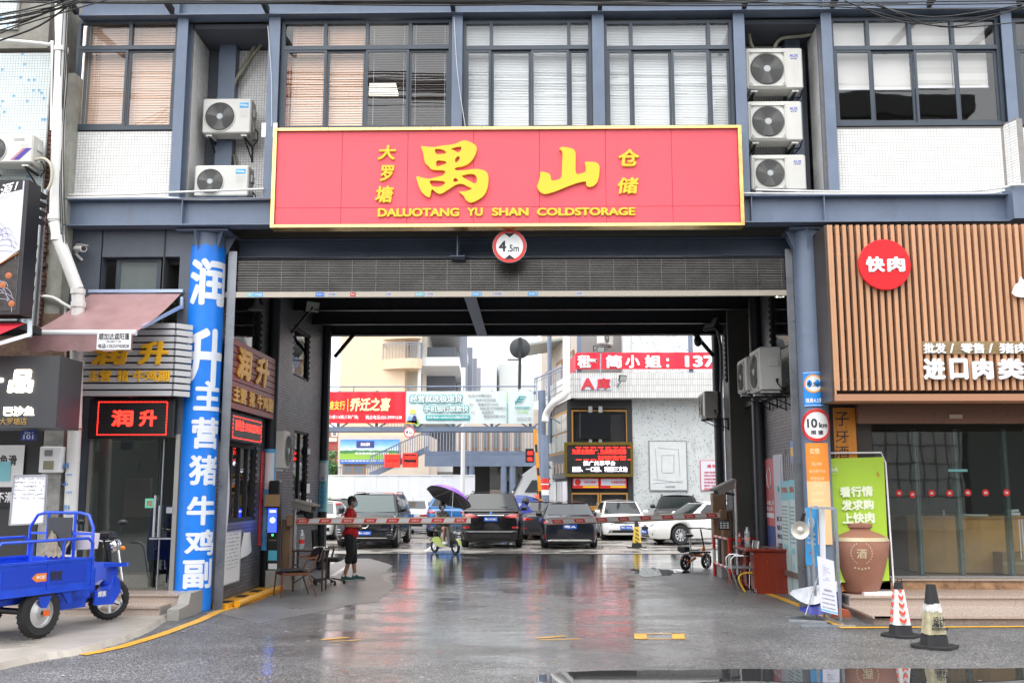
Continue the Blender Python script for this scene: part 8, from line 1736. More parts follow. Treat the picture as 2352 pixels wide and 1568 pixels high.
 for sx in(-1,1):MB().bbox((sx*(w+.05),yA+.28,zA+.10),(.20,.12,.15),.035).bar((sx*(w-.10),yA+.3,zA+.04),(sx*(w+.02),yA+.28,zA+.08),.06,.04).build('wing_mirror',pm_ if style in('lexus','vw','saloon_white')else black,t,smooth=50)
 for s in sw:
  for sx in(-1,1):
   y=(s-.5)*L;x=sx*(w-.115);o=MB().lathe((x,y,R),[(R*.66,-.10),(R*.93,-.11),(R,-.07),(R,.07),(R*.93,.11),(R*.66,.10)],32,ax=(sx,0,0),cap=False);tw=o.build('wheel',rubber,t,smooth=40)
   r_=MB();r_.lathe((x,y,R),[(R*.67,.085),(R*.62,.10),(R*.58,.05),(R*.2,.03),(0,.03)],28,ax=(sx,0,0),cap=False)
   for k in range(10):a=k*.6283;r_.bar((x+sx*.075,y+R*.12*math.cos(a),R+R*.12*math.sin(a)),(x+sx*.09,y+R*.63*math.cos(a+.06),R+R*.63*math.sin(a+.06)),.028,.03,up=(1,0,0))
   r_.cyl((x+sx*.07,y,R),(x+sx*.10,y,R),R*.17,n=16);r_.build('rim',alu,tw,smooth=30);MB().lathe((x,y,R),[(R*.58,.045),(0,.035)],24,ax=(sx,0,0)).build('brake_well',black,tw)
 box('underbody',black,t,-w*.8,w*.8,-L*.47,L*.47,.17 if not suv else.22,.5)
 def deco(name,poly,m,side=None,proud=.006,thick=.012):
  sd=side or view;sg_=-1 if sd=='front' else 1;bm=bmesh.new();bm.faces.new([bm.verts.new((x,0,z))for x,z in poly])
  xs=[p[0]for p in poly];zs=[p[1]for p in poly]
  for k in range(1,8):bmesh.ops.bisect_plane(bm,geom=bm.verts[:]+bm.edges[:]+bm.faces[:],plane_co=(min(xs)+(max(xs)-min(xs))*k/8,0,0),plane_no=(1,0,0))
  for k in range(1,4):bmesh.ops.bisect_plane(bm,geom=bm.verts[:]+bm.edges[:]+bm.faces[:],plane_co=(0,0,min(zs)+(max(zs)-min(zs))*k/4),plane_no=(0,0,1))
  for v in bm.verts:
   h=bvh.ray_cast(Vector((v.co.x,sg_*6,v.co.z)),Vector((0,-sg_,0)))[0]
   v.co.y=(h.y if h is not None else sg_*(L/2-.05))+sg_*proud
  r=bmesh.ops.extrude_face_region(bm,geom=bm.faces[:])
  for q in r['geom']:
   if isinstance(q,bmesh.types.BMVert):q.co.y-=sg_*thick
  bmesh.ops.recalc_face_normals(bm,faces=bm.faces);me_=bpy.data.meshes.new(name);bm.to_mesh(me_);bm.free();me_.materials.append(m);return finish(me_,name,t)
 R_=lambda x0,x1,z0,z1:[(x0,z0),(x1,z0),(x1,z1),(x0,z1)]
 mir=lambda p:[(-x,z)for x,z in reversed(p)]
 def both(name,p,m,**k):deco(name,p,m,**k);deco(name,mir(p),m,**k)
 sgn=-1 if view=='front' else 1;Yf=sgn*L/2;uu=(1,0,0)if view=='front' else(-1,0,0)
 def plt(z,wtxt):
  yy=Yf+sgn*.02;MB().box(-.22,.22,yy-.012,yy+.012,z-.07,z+.07).build('number_plate',plate_b,t)
  if wtxt:txt(wtxt,white_p,t,(0,yy+sgn*.0125,z),.38,.085,u=uu,ex=.002,bold=.03)
 z1=hood[1][1]
 if view=='front':
  if style=='star':
   deco('grille',[(-.55,.62),(.55,.62),(.50,.93),(-.50,.93)],black);both('headlight',[(.60,.78),(.90,.82),(.88,.96),(.58,.92)],lampm)
   for k in range(3):deco('grille_bar',R_(-.5,.5,.66+.09*k,.675+.09*k),chrome,proud=.010)
   yy=Yf-.04;MB().tube([(.13*math.cos(a),yy,.78+.13*math.sin(a))for a in[k*.2618 for k in range(24)]],.012,6,closed=True).build('star_ring',chrome,t)
   for a in(1.5708,3.665,5.76):MB().bar((0,yy,.78),(.12*math.cos(a),yy,.78+.12*math.sin(a)),.025,.02,up=(0,1,0)).build('star_arm',chrome,t)
   deco('lower_grille',R_(-.6,.6,.40,.52),black);deco('chrome_lip',[(-.75,.33),(.75,.33),(.68,.36),(-.68,.36)],chrome,proud=.012)
   for k in range(3):both('air_slat',R_(.66,.88,.44+.08*k,.455+.08*k),chrome)
   plt(.50,plate)
  elif style=='vw':
   deco('grille',R_(-.45,.45,.62,.70),black);deco('grille_bar',R_(-.44,.44,.655,.665),chrome,proud=.01);both('headlight',[(.47,.60),(.80,.64),(.82,.76),(.50,.72)],lampm);deco('lower_grille',[(-.66,.28),(.66,.28),(.62,.38),(-.62,.38)],black);both('fog_lamp',R_(.52,.60,.30,.36),lampm,proud=.012);MB().tube([(.06*math.cos(a),Yf-.03,.67+.06*math.sin(a))for a in[k*.3927 for k in range(16)]],.008,5,closed=True).build('badge_ring',chrome,t);plt(.47,plate)
  elif style=='lexus':
   deco('grille',[(-.34,.24),(.34,.24),(.22,.48),(.38,.66),(-.38,.66),(-.22,.48)],black);both('headlight',[(.45,.60),(.84,.66),(.84,.74),(.46,.70)],lampm);both('fog_lamp',R_(.58,.68,.33,.39),lampm);plt(.42,plate)
  else:
   deco('grille',[(-.42,.46),(.42,.46),(.46,z1-.12),(-.46,z1-.12)],black);both('headlight',[(.50,z1-.20),(.84,z1-.16),(.82,z1-.06),(.50,z1-.09)],lampm);both('air_intake',[(.52,.34),(.82,.34),(.80,.48),(.52,.44)],black);plt(.40,plate)
 else:
  if style=='bmw':
   both('tail_light',[(.50,.97),(.93,.95),(.94,1.10),(.60,1.08),(.40,1.0)],tailm);deco('tail_bar',R_(-.42,.42,1.045,1.06),chrome);both('reflector',R_(.68,.90,.64,.70),tailm);deco('bumper_strip',[(-.84,.52),(.84,.52),(.80,.56),(-.80,.56)],alu);deco('diffuser',R_(-.6,.6,.33,.46),black)
   yy=Yf+.0;MB().lathe((0,Yf-.01,1.12),[(.05,0),(.05,.012)],18,ax=(0,1,0)).build('badge',M('badge_blue',(.1,.3,.7),.3),t);MB().bar((-.03,yD-.02,zD+.10),(-.52,yD-.03,zD+.13),.02,.03).build('rear_wiper',black,t);plt(.93,plate)
  elif style=='honda':
   both('tail_light',[(.46,.82),(.86,.80),(.88,.90),(.50,.88)],tailm);deco('tail_bar',R_(-.46,.46,.85,.87),chrome);both('reflector',[(.80,.32),(.85,.32),(.86,.46),(.81,.46)],tailm);deco('bumper_strip',[(-.80,.27),(-.5,.25),(.5,.25),(.80,.27),(.60,.30),(-.60,.30)],chrome)
   b=MB();[b.bar((sx*.045,Yf+.0,.90),(sx*.035,Yf+.0,.98),.012,.01)for sx in(-1,1)];b.bar((-.04,Yf+.0,.94),(.04,Yf+.0,.94),.012,.01);b.build('badge',chrome,t);plt(.70,plate)
  else:both('tail_light',[(.45,z1+.12-.12),(.84,z1-.02),(.85,z1+.10),(.50,z1+.06)],tailm);deco('bumper_trim',R_(-.6,.6,.32,.42),black);both('reflector',R_(.65,.80,.42,.45),tailm);plt(.75,plate)
 t.location=(loc[0],loc[1],.004);t.rotation_euler=(0,0,rz);return t
def car_at(px,Yend,L,*a,**k):return((px-1218)/FPX*Yend,Yend+L/2)
blk=paint('black',(.008,.008,.010));nav=paint('navy',(.012,.014,.022));wht=paint('white',(.72,.72,.71));gry=paint('dark_grey',(.035,.035,.04));blu=paint('blue',(.02,.12,.32));grn=paint('lime',(.35,.45,.03));brn=paint('brown_black',(.03,.026,.026));slv=paint('silver',(.62,.63,.64))
PI=math.pi
x,y=car_at(842,32.1,4.9);car('black SUV with a star emblem facing the camera behind the person in red','suv',nav,4.9,1.98,1.77,(x,y),0,'front','star',plate='粤A A582V')
x,y=car_at(842+25,37.5,4.6);car('dark SUV parked directly behind the star emblem SUV','suv',gry,4.6,1.86,1.70,(x-.25,y),0,'front','plain')
car('white saloon seen from behind at the far left centre of the yard','sedan',slv,4.6,1.82,1.44,(-5.2,45.3),PI,'rear','plain')
x,y=car_at(712,37.4,4.5);car('white saloon facing the camera, mostly hidden by the left passage column','sedan',wht,4.5,1.82,1.44,(x,y),0,'front','audi')
car('dark saloon behind the white one at the left column','sedan',gry,4.7,1.84,1.5,(-8.7,44.6),.5,'front','plain')
car('lime green car glimpsed in the far left corner of the yard','sedan',grn,4.4,1.8,1.55,(-10.0,43.4+4),.2,'front','plain')
car('blue SUV seen from behind, partly under the purple umbrella','suv',blu,4.5,1.84,1.62,((1032-1218)/FPX*40,42.2),PI,'rear','plain',plate='粤A 125FL')
x,y=car_at(1128,32.3,5.1);car('large black SUV seen from behind at the centre of the opening','suv',blk,5.1,2.0,1.80,(x,y),PI,'rear','bmw',plate='粤K M738T')
x,y=car_at(1307,32.1,4.7);car('dark navy saloon seen from behind, right of the black SUV','sedan',nav,4.7,1.82,1.47,(x,y),PI,'rear','honda',plate='粤A')
car('dark saloon standing in front of the navy saloon, its flank showing','sedan',gry,4.6,1.8,1.45,(.62,40.2),PI-.04,'rear','plain')
x,y=car_at(1431,37.6,4.6);car('white saloon facing the camera before the kiosk counter','sedan',wht,4.6,1.77,1.47,(x,y),.02,'front','vw',plate='粤B 160GJ')
x,y=car_at(1566,39.6,4.5);car('dark brown-black SUV facing the camera at the speckled wall','suv',brn,4.5,1.86,1.66,(x,y-.4),-.16,'front','plain')
car('white saloon seen side on with its nose to the left, right of the opening','sedan',wht,4.9,1.84,1.46,(6.30,36.0),math.radians(-72),'front','lexus',plate='粤A')
# cargo tricycle
W0=Gd(85,1465,.07);T=Vector((math.cos(math.radians(70)),math.sin(math.radians(70)),0));S_=Vector((T.y,-T.x,0));O_=W0-S_*.47;Zv=Vector((0,0,1))
tr_=thing('cargo_tricycle','bright blue three-wheeled cargo tricycle with open bed at the left edge','tricycle',O_)
q_=lambda x,s,z:O_+T*x+S_*s+Zv*z
def wheel3(c,r,spk,par=tr_,ax=None,w_=.05,rimr=.6,rm=alu,hub=False):
 ax=ax or S_;o=MB().lathe(c,[(r*rimr,-w_*.8),(r*.88,-w_),(r,-w_*.5),(r,w_*.5),(r*.88,w_),(r*rimr,w_*.8)],32,ax=ax,cap=False).build('wheel',rubber,par,smooth=40)
 b=MB()
 for k in range(28):a_=k*2*PI/28;e=ax.orthogonal().normalized();f=ax.cross(e);d=e*math.cos(a_)+f*math.sin(a_);b.bar(c+d*r*1.0-ax*w_*.6,c+d*r*1.0+ax*w_*.6,.018,.012,up=d)
 kind(b.build('tread_lugs',rubber,o),'stuff')if r>.2 else None
 e=ax.orthogonal().normalized();f=ax.cross(e);b=MB();b.lathe(c,[(r*(rimr+.02),w_*.7),(r*(rimr-.03),w_*.75),(r*(rimr-.06),w_*.2),(r*(rimr-.06),-w_*.2)],28,ax=ax,cap=False)
 if spk:
  for k in range(spk):a_=k*2*PI/spk;d=e*math.cos(a_)+f*math.sin(a_);b.bar(c+d*r*.1,c+d*r*rimr,.035,.02,up=ax)
 else:b.lathe(c,[(r*rimr,w_*.5),(r*.5,w_*.15),(r*.42,w_*.25),(r*.25,w_*.6),(r*.22,w_*.9),(0,w_*.9)],28,ax=ax,cap=False)
 b.cyl(c-ax*w_*.6,c+ax*w_*1.0,r*.16,n=16);b.build('rim',rm,o,smooth=40)
 if hub:MB().cyl(c+ax*w_*.9,c+ax*(w_+.05),r*.10,n=12).build('hub',black,o);MB().cbox(c+ax*(w_+.06),(.06,.05,.07)).build('hub_cap',M('hub_orange',(.7,.12,.02),.4),o)
wheel3(q_(0,.47,.305),.30,0,hub=True,w_=.065,rm=M('rim_grey',(.5,.5,.5),.35,.4));wheel3(q_(0,-.47,.305),.30,0,w_=.065)
FWx=1.68;fa=(S_*math.cos(.4)-T*math.sin(.4)).normalized();wheel3(q_(FWx,0,.285),.28,6,ax=fa,w_=.045,rimr=.70)
cb_=cloth_blue
def bb(name,x0,x1,s0,s1,z0,z1,m=cb_):return MB().prism([(x0,s0),(x1,s0),(x1,s1),(x0,s1)],O_+Zv*z0,T,S_,Zv*(z1-z0)).build(name,m,tr_)
zf_,zt_=.60,.90
bb('bed_floor',-.76,.74,-.54,.54,zf_-.03,zf_);
for s in(-.56,.54):
 bb('side_panel',-.76,.74,s,s+.02,zf_-.05,zt_);bb('panel_rim',-.78,.76,s-.012,s+.032,zt_,zt_+.03);bb('panel_rim',-.78,.76,s-.008,s+.03,zf_-.07,zf_-.035)
 for x_ in(-.76,-.0,.72):bb('panel_rib',x_,x_+.03,s+.02 if s>0 else s-.012,s+.034 if s>0 else s,zf_-.03,zt_)
bb('headboard',.72,.74,-.54,.54,zf_,zt_+.02);bb('tailgate',-.78,-.76,-.54,.54,zf_-.05,zt_);bb('inset_panel',-.66,.64,.561,.566,zf_+.04,zt_-.04,M('cargo_blue_dark',(.01,.05,.50),.35,coat=.3))
for s in(-.55,.55):MB().tube([q_(-.74,s,zt_),q_(-.76,s,1.10),q_(-.70,s,1.17),q_(.66,s,1.17),q_(.74,s,1.10),q_(.74,s,zt_)],.019,8).build('side_rail',cb_,tr_,smooth=50);[MB().bar(q_(x_,s,zt_),q_(x_,s,1.17),.025,.025).build('rail_post',cb_,tr_)for x_ in(-.25,.25)]
MB().tube([q_(.74,-.54,zt_),q_(.74,-.54,1.30),q_(.76,-.44,1.46),q_(.76,-.3,1.49),q_(.76,.3,1.49),q_(.76,.44,1.46),q_(.74,.54,1.30),q_(.74,.54,zt_)],.021,8).build('front_hoop',cb_,tr_,smooth=50)
for z in(1.22,):MB().bar(q_(.75,-.54,z),q_(.75,.54,z),.03,.03).build('hoop_bar',cb_,tr_)
for s in(-.24,.22):MB().bar(q_(.75,s,zt_),q_(.75,s,1.49),.03,.03).build('hoop_post',cb_,tr_)
MB().prism([(-.22,.95),(.2,.95),(.2,1.43),(-.22,1.43)],q_(.73,0,0),S_,Zv,-T*.012).build('dark_board',M('dark_board',(.035,.037,.04),.6,dirt=.3),tr_)
tag(MB().sheet(lambda u,v:q_(.70-.1*(1-v),-.2+.42*u,.93+.32*v*(.6+.4*math.sin(u*7))+.02*math.sin(u*30+v*9)),20,10).build('crumpled_sack',M('sack_cloth',(.20,.17,.13),.9,var=.6,vs=9),None,smooth=60),'crumpled grey and tan sack leaning in the tricycle bed','sack')
fl=MB().prism([(0,0),(.36,.02),(.38,.22),(.02,.26)],q_(.80,.1,1.0),(S_*.9+T*.4).normalized(),Zv,T*.01);tag(fl.build('printed_box',M('white_red_print',(.6,.55,.55),.5),None),'white and red printed box behind the tricycle bed','box')
txt('BOJI',white_p,tr_,q_(-.10,.569,.735),.13,.05,u=T,bold=.03,ex=.001);MB().prism([(-.12,0),(-.05,.05),(.11,.05),(.11,-.05),(-.05,-.05)],q_(-.12,.567,.735),T,Zv,S_*.001).build('logo_patch',M('logo_orange',(.8,.22,.03),.4),tr_);txt('博技',ink,tr_,q_(.14,.569,.74),.20,.12,u=T,bold=.05,ex=.001)
for s in(-.3,.3):MB().bar(q_(-.7,s,.45),q_(.95,s,.45),.05,.07).build('chassis_rail',cb_,tr_)
MB().cyl(q_(0,-.42,.305),q_(0,.42,.305),.04).build('rear_axle',black,tr_)
for x_ in(-.12,.0,.12):
 pass
MB().prism([(-.36,.50),(-.30,.36),(-.22,.36),(-.14,.50)],q_(.28,.5,0),T,Zv,S_*.03).prism([(.16,.56),(.30,.38),(.36,.38),(.34,.56)],q_(.1,.5,0),T,Zv,S_*.03).build('bed_bracket',cb_,tr_)
bb('battery_box',.55,1.0,-.2,.24,.26,.56);bb('seat_base',.86,1.22,-.17,.17,.42,.74);MB().bbox(q_(1.04,0,.80),(.34,.34,.10),.03,rz=math.radians(70)).build('seat',leather,tr_)
MB().sheet(lambda u,v:q_(1.18+.42*v,-.22+.44*u,.36+.03*math.cos(u*6.28)+(.30*max(0,v-.6)/.4)),8,10).build('floor_shell',cb_,tr_,smooth=50)
MB().prism([(1.16,.26),(1.50,.24),(1.64,.40),(1.60,.58),(1.50,.62),(1.46,.46),(1.16,.44)],O_+S_*.24,T,Zv,-S_*.03).prism([(1.16,.26),(1.50,.24),(1.64,.40),(1.60,.58),(1.50,.62),(1.46,.46),(1.16,.44)],O_-S_*.24,T,Zv,S_*.03).build('side_fairing',cb_,tr_)
bb('leg_shield',1.50,1.53,-.26,.26,.50,.80);MB().bar(q_(1.46,.1,.76),q_(1.52,.44,.78),.05,.05).build('shield_bar',cb_,tr_);txt('博族',white_p,tr_,q_(1.28,.243,.40),.16,.08,u=T,bold=.03,ex=.001)
MB().sheet(lambda u,v:q_(FWx,0,.275)+(T*math.cos(.2+2.2*u)*.33+Zv*math.sin(.2+2.2*u)*.33)+fa*(v-.5)*.13,12,3).build('front_mudguard',M('guard_chrome',(.5,.5,.52),.2,.7),tr_,smooth=60)
for s in(-.075,.075):MB().cyl(q_(FWx,0,.275)+fa*s,q_(1.60,0,.95)+fa*s,.022).build('fork',black,tr_)
MB().cyl(q_(1.62,0,.80),q_(1.54,0,1.10),.03).build('steering_column',black,tr_);MB().tube([q_(1.36,-.34,1.14),q_(1.50,-.2,1.10),q_(1.54,0,1.08),q_(1.50,.2,1.10),q_(1.36,.34,1.14)],.014,8).build('handlebar',chrome,tr_,smooth=60)
for s in(-.34,.34):MB().cyl(q_(1.36,s,1.14),q_(1.25,s*1.05,1.16),.02).build('grip',black,tr_)
MB().ball(q_(1.68,.0,1.02),(.10,.10,.10),16).build('headlamp_shell',chrome,tr_,smooth=60);MB().lathe(q_(1.74,0,1.02),[(.085,0),(.08,.035),(0,.045)],20,ax=T).build('headlamp_lens',lampm,tr_);MB().bbox(q_(1.58,0,1.17),(.2,.2,.1),.03).build('dashboard',black,tr_)
for s in(-.3,.32):MB().bar(q_(1.42,s,1.12),q_(1.44,s*1.2,1.32),.012,.012).build('mirror_stem',black,tr_);MB().ball(q_(1.44,s*1.22,1.35),(.07,.03,.04),12).build('mirror',black,tr_,smooth=60)
MB().ball(q_(1.72,.16,.98),(.035,.035,.035),10).build('indicator',M('indicator',(.7,.2,.02),.3),tr_);MB().ball(q_(-.80,.44,.62),(.03,.05,.05),10).build('tail_lamp',tailm,tr_)
MB().tube([q_(1.84,-.12,.25),q_(1.9,-.02,.2),q_(1.88,.1,.22),q_(1.82,.12,.33)],.03,8).build('wheel_lock',black,tr_,smooth=60)
for k,x_ in enumerate((612,745)):
 a=Go(645,2360,.33)+Vector((.0,-.15,0))
hp=thing('hoop_rail','polished steel hoop rail on the office steps behind the tricycle','rail',A(265,1355,BY-.4));MB().tube([A(238,1254,BY-.5),A(262,1254,BY-.5),A(272,1262,BY-.5),A(284,1352,BY-.5)],.018,8).build('tube',chrome,hp,smooth=60)
# people and two-wheelers
def melt(mb,name,mat,parent,vox=.014,sm=6):
 me=mb.mesh(name,mat,fixn=True);o=bpy.data.objects.new(name,me);COL.objects.link(o);m=o.modifiers.new('r','REMESH');m.mode='VOXEL';m.voxel_size=vox;m.use_smooth_shade=True
 s=o.modifiers.new('s','SMOOTH');s.iterations=sm;s.factor=.5;dg=bpy.context.evaluated_depsgraph_get();out=bpy.data.meshes.new_from_object(o.evaluated_get(dg));bpy.data.objects.remove(o)
 out.materials.clear();out.materials.append(mat);out.shade_smooth();return finish(out,name,parent)
skin=M('skin_tan',(.42,.22,.14),.5);hair=M('black_hair',(.012,.011,.011),.5,bump=.3,bs=90);maskm=M('mask_blue',(.30,.52,.60),.6)
def limb(b,pts,rs):
 for i in range(len(pts)-1):b.cyl(pts[i],pts[i+1],rs[i],rs[i+1],n=14)
 for p,r in zip(pts,rs):b.ball(p,r,12)
def head(t,c,fw,b,s=1.):
 sd=fw.cross(Vector((0,0,1))).normalized();Rm=Matrix((fw,sd,Vector((0,0,1)))).transposed()
 b.ball(c,(.094*s,.074*s,.112*s),18,rot=Rm);b.ball(c+fw*.035-Vector((0,0,.055)),(.055,.052,.06),12,rot=Rm);b.ball(c+fw*.098-Vector((0,0,.012)),(.018,.014,.022),8)
 for k in(-1,1):b.ball(c+sd*k*.076-fw*.005,(.02,.012,.03),8,rot=Rm)
def face(t,c,fw,hairlen=.0):
 sd=fw.cross(Vector((0,0,1))).normalized();Rm=Matrix((fw,sd,Vector((0,0,1)))).transposed();b=MB();b.ball(c-fw*.018+Vector((0,0,.035)),(.100,.085,.098),18,rot=Rm)
 if hairlen:b.ball(c-fw*.06-Vector((0,0,.02)),(.06,.08,.10),14,rot=Rm)
 else:b.ball(c-fw*.05+Vector((0,0,-.01)),(.058,.078,.08),14,rot=Rm)
 melt(b,'hair',hair,t,.010,3)
 for k in(-1,1):MB().ball(c+fw*.086+sd*k*.032+Vector((0,0,.012)),(.008,.013,.007),8,rot=Rm).build('eye',ink,t);MB().bar(c+fw*.088+sd*(k*.018)+Vector((0,0,.034)),c+fw*.080+sd*(k*.05)+Vector((0,0,.034)),.008,.006).build('eyebrow',ink,t)
 m=MB().sheet(lambda u,v:c+(fw*math.cos((u-.5)*2.5)*(.108-.012*abs(v-.5))+sd*math.sin((u-.5)*2.5)*.082)+Vector((0,0,-.085+.085*v)),14,6);m.build('face_mask',maskm,t,smooth=60)
 for k in(-1,1):MB().bar(c+sd*k*.076+fw*.03+Vector((0,0,-.03)),c+sd*k*.08-fw*.0+Vector((0,0,.01)),.004,.003).build('mask_loop',paper,t)
def hand(b,c,d,up,s=1.):
 d=d.normalized();sd=d.cross(up).normalized();nn=sd.cross(d)
 b.ball(c+d*.035,(.036*s,)*3,8)
 for k in range(4):p=c+d*.06+sd*(k-1.5)*.020;L_=(.058,.07,.066,.05)[k];q=p+d*L_*.55-nn*.006;r_=q+d*L_*.35-nn*.028;b.tube([p,q,r_],[.0098,.0092,.008],7)
 p=c+d*.02+sd*.034;b.tube([p,p+d*.03+sd*.02-nn*.01,p+d*.055+sd*.018-nn*.02],[.012,.0105,.009],7)
F0=Go(1398,2322);F0.z=.004;mn=thing('person','standing person in red polo shirt and dark cropped trousers with folded arms','person',F0);fw=Vector((1,.05,0)).normalized();sd=Vector((fw.y,-fw.x,0));sd=-sd if sd.y>0 else sd
def q(f,s,z):return F0+fw*f+sd*s+Vector((0,0,z))
b=MB()
limb(b,[q(-.02,.09,.90),q(.02,.10,.50),q(-.10,.10,.09)],[.085,.056,.037]);limb(b,[q(-.0,-.09,.90),q(.05,-.10,.50),q(.10,-.10,.09)],[.085,.056,.037])
b.ball(q(0,0,.95),(.12,.165,.13),16,rot=Matrix((fw,sd,Vector((0,0,1)))).transposed());b.ball(q(.01,0,1.15),(.11,.15,.16),16,rot=Matrix((fw,sd,Vector((0,0,1)))).transposed());b.ball(q(-.01,0,1.33),(.11,.18,.13),16,rot=Matrix((fw,sd,Vector((0,0,1)))).transposed())
b.cyl(q(-.02,0,1.38),q(.005,0,1.53),.058,.052)
limb(b,[q(-.01,.185,1.38),q(-.06,.215,1.13),q(.17,.10,1.10)],[.052,.042,.030]);limb(b,[q(-.01,-.185,1.38),q(-.04,-.215,1.12),q(.17,-.08,1.07)],[.052,.042,.030])
hand(b,q(.17,.09,1.10),(-sd*1.+fw*.5),Vector((0,0,1)));hand(b,q(.17,-.07,1.07),(sd*1.+fw*.4),Vector((0,0,1)))
hc=q(.03,0,1.605);head(mn,hc,fw,b);melt(b,'body',skin,mn,.011,4);face(mn,hc,fw)
b=MB();Rm=Matrix((fw,sd,Vector((0,0,1)))).transposed();b.ball(q(.0,0,.99),(.150,.190,.10),18,rot=Rm);b.cyl(q(0,0,.88),q(0,0,1.02),.165,.165,n=20);b.ball(q(.01,0,1.15),(.145,.178,.19),18,rot=Rm);b.ball(q(-.01,0,1.33),(.132,.205,.135),18,rot=Rm);b.ball(q(-.01,0,1.41),(.09,.14,.07),14,rot=Rm)
for k in(1,-1):limb(b,[q(-.01,k*.180,1.37),q(-.045,k*.215,1.19)],[.074,.068])
rs_=M('polo_red',(.52,.008,.012),.8,var=.12,vs=14,bump=.4,bs=14);melt(b,'polo_shirt',rs_,mn,.015,8);MB().tube([q(-.02+.07*math.cos(a),.07*math.sin(a),1.455+.012*math.cos(a)*-1)for a in[k*.5236 for k in range(12)]],.018,8,closed=True).build('collar',rs_,mn,smooth=60)
b=MB();limb(b,[q(-.01,.09,.88),q(.02,.10,.55),q(-.02,.10,.41)],[.115,.086,.082]);limb(b,[q(0,-.09,.88),q(.05,-.10,.55),q(.06,-.10,.40)],[.115,.086,.082]);b.ball(q(0,0,.90),(.13,.17,.12),14,rot=Rm);melt(b,'cropped_trousers',M('dark_cloth',(.016,.016,.018),.85,bump=.5,bs=12),mn,.014,5)
for k,(f,s)in enumerate(((-.08,.10),(.12,-.10))):
 b=MB();b.ball(q(f+.06,s,.045),(.145,.05,.042),14,rot=Rm);b.ball(q(f-.02,s,.075),(.07,.045,.055),12,rot=Rm);melt(b,'shoe',M('shoe_green',(.02,.09,.085),.6),mn,.009,3);MB().prism([(f-.09,s-.045),(f+.13,s-.05),(f+.20,s),(f+.13,s+.05),(f-.09,s+.045)],F0+Vector((0,0,.0)),fw,sd,(0,0,.028)).build('sole',M('sole_white',(.55,.55,.52),.6),mn);MB().cyl(q(f-.03,s,.09),q(f-.03,s,.15),.044,.042).build('sock',paper,mn)
SG=Gd(1022,1271);hd_=Vector((.62,-.78,0)).normalized();sr=Vector((-hd_.y,hd_.x,0));p=lambda f,s,z:SG+hd_*f+sr*s+Vector((0,0,z))
yg=M('scooter_lime',(.28,.36,.015),.3,coat=.5);sco=thing('electric_scooter','yellow-green electric scooter ridden across the wet yard','scooter',SG)
for f in(-.55,.55):wheel3(p(f,0,.205),.20,5,sco,sr,.04,.66)
MB().prism([(-.62,.36),(-.45,.48),(-.15,.46),(-.05,.30),(.22,.28),(.22,.22),(-.25,.20),(-.40,.30)],p(0,-.10,0),hd_,(0,0,1),sr*.20).build('body_shell',yg,sco);MB().prism([(.36,.22),(.46,.20),(.40,.62),(.32,.80),(.26,.80),(.30,.5)],p(0,-.14,0),hd_,(0,0,1),sr*.28).build('front_shield',M('shield_grey',(.06,.06,.06),.5),sco)
for f in(-.55,.55):MB().sheet(lambda u,v:p(f,0,.205)+hd_*math.cos(.3+2.3*u)*.25+Vector((0,0,1))*math.sin(.3+2.3*u)*.25+sr*(v-.5)*.11,10,3).build('mudguard',yg,sco,smooth=60)
MB().bbox(p(-.25,0,.66),(.2,.5,.08),.03,rz=math.atan2(hd_.y,hd_.x)-PI/2).build('saddle',black,sco);MB().bbox(p(-.60,0,.70),(.22,.18,.12),.03,rz=math.atan2(hd_.y,hd_.x)).build('backrest',black,sco);MB().cyl(p(-.3,0,.4),p(-.27,0,.64),.03).build('seat_post',black,sco);MB().cyl(p(.55,0,.2),p(.40,0,.95),.022).build('fork',black,sco);MB().tube([p(.30,-.30,1.0),p(.40,-.15,.97),p(.40,.15,.97),p(.30,.30,1.0)],.013,8).build('handlebar',black,sco)
bk_=MB()
for k in range(7):
 bk_.bar(p(.50+.04*k,-.14,.66),p(.48+.04*k,-.14,.86),.006,.006);bk_.bar(p(.50+.04*k,.14,.66),p(.48+.04*k,.14,.86),.006,.006);bk_.bar(p(.74,-.14+.045*k,.66),p(.76,-.14+.045*k,.86),.006,.006)
for z in(.66,.86):bk_.bar(p(.5,-.14,z),p(.75,-.14,z),.008,.008).bar(p(.5,.14,z),p(.75,.14,z),.008,.008).bar(p(.75,-.14,z),p(.75,.14,z),.008,.008)
kind(bk_.build('wire_basket',wire_g,sco),'stuff');MB().ball(p(.52,0,.62),(.06,.06,.05),12).build('headlamp',lampm,sco,smooth=60)
wm=thing('person','masked person in black and white patterned top riding the yellow-green scooter','person',p(-.2,0,.7));Rw=Matrix((hd_,sr,Vector((0,0,1)))).transposed();b=MB();ff=Vector((.88,-.47,0)).normalized()
for k in(1,-1):limb(b,[p(-.25,k*.09,.76),p(.16,k*.12,.74),p(.10,k*.11,.36)],[.085,.062,.04]);b.ball(p(.14,k*.11,.30),(.10,.04,.035),10,rot=Rw)
b.ball(p(-.25,0,.82),(.13,.17,.14),16,rot=Rw);b.ball(p(-.22,0,1.02),(.11,.14,.16),16,rot=Rw);b.ball(p(-.20,0,1.15),(.10,.165,.10),14,rot=Rw);b.cyl(p(-.19,0,1.2),p(-.17,0,1.32),.045)
limb(b,[p(-.20,.165,1.17),p(-.10,.20,.96),p(.10,.16,1.02)],[.045,.036,.027]);limb(b,[p(-.20,-.165,1.17),p(-.05,-.21,.97),p(.26,-.27,1.0)],[.045,.036,.027]);hand(b,p(.10,.16,1.02),hd_+Vector((0,0,.5)),sr);hand(b,p(.24,-.27,1.0),hd_,Vector((0,0,1)))
hc=p(-.16,0,1.385);head(wm,hc,ff,b,.95);melt(b,'body',skin,wm,.012,4);face(wm,hc,ff,.1)
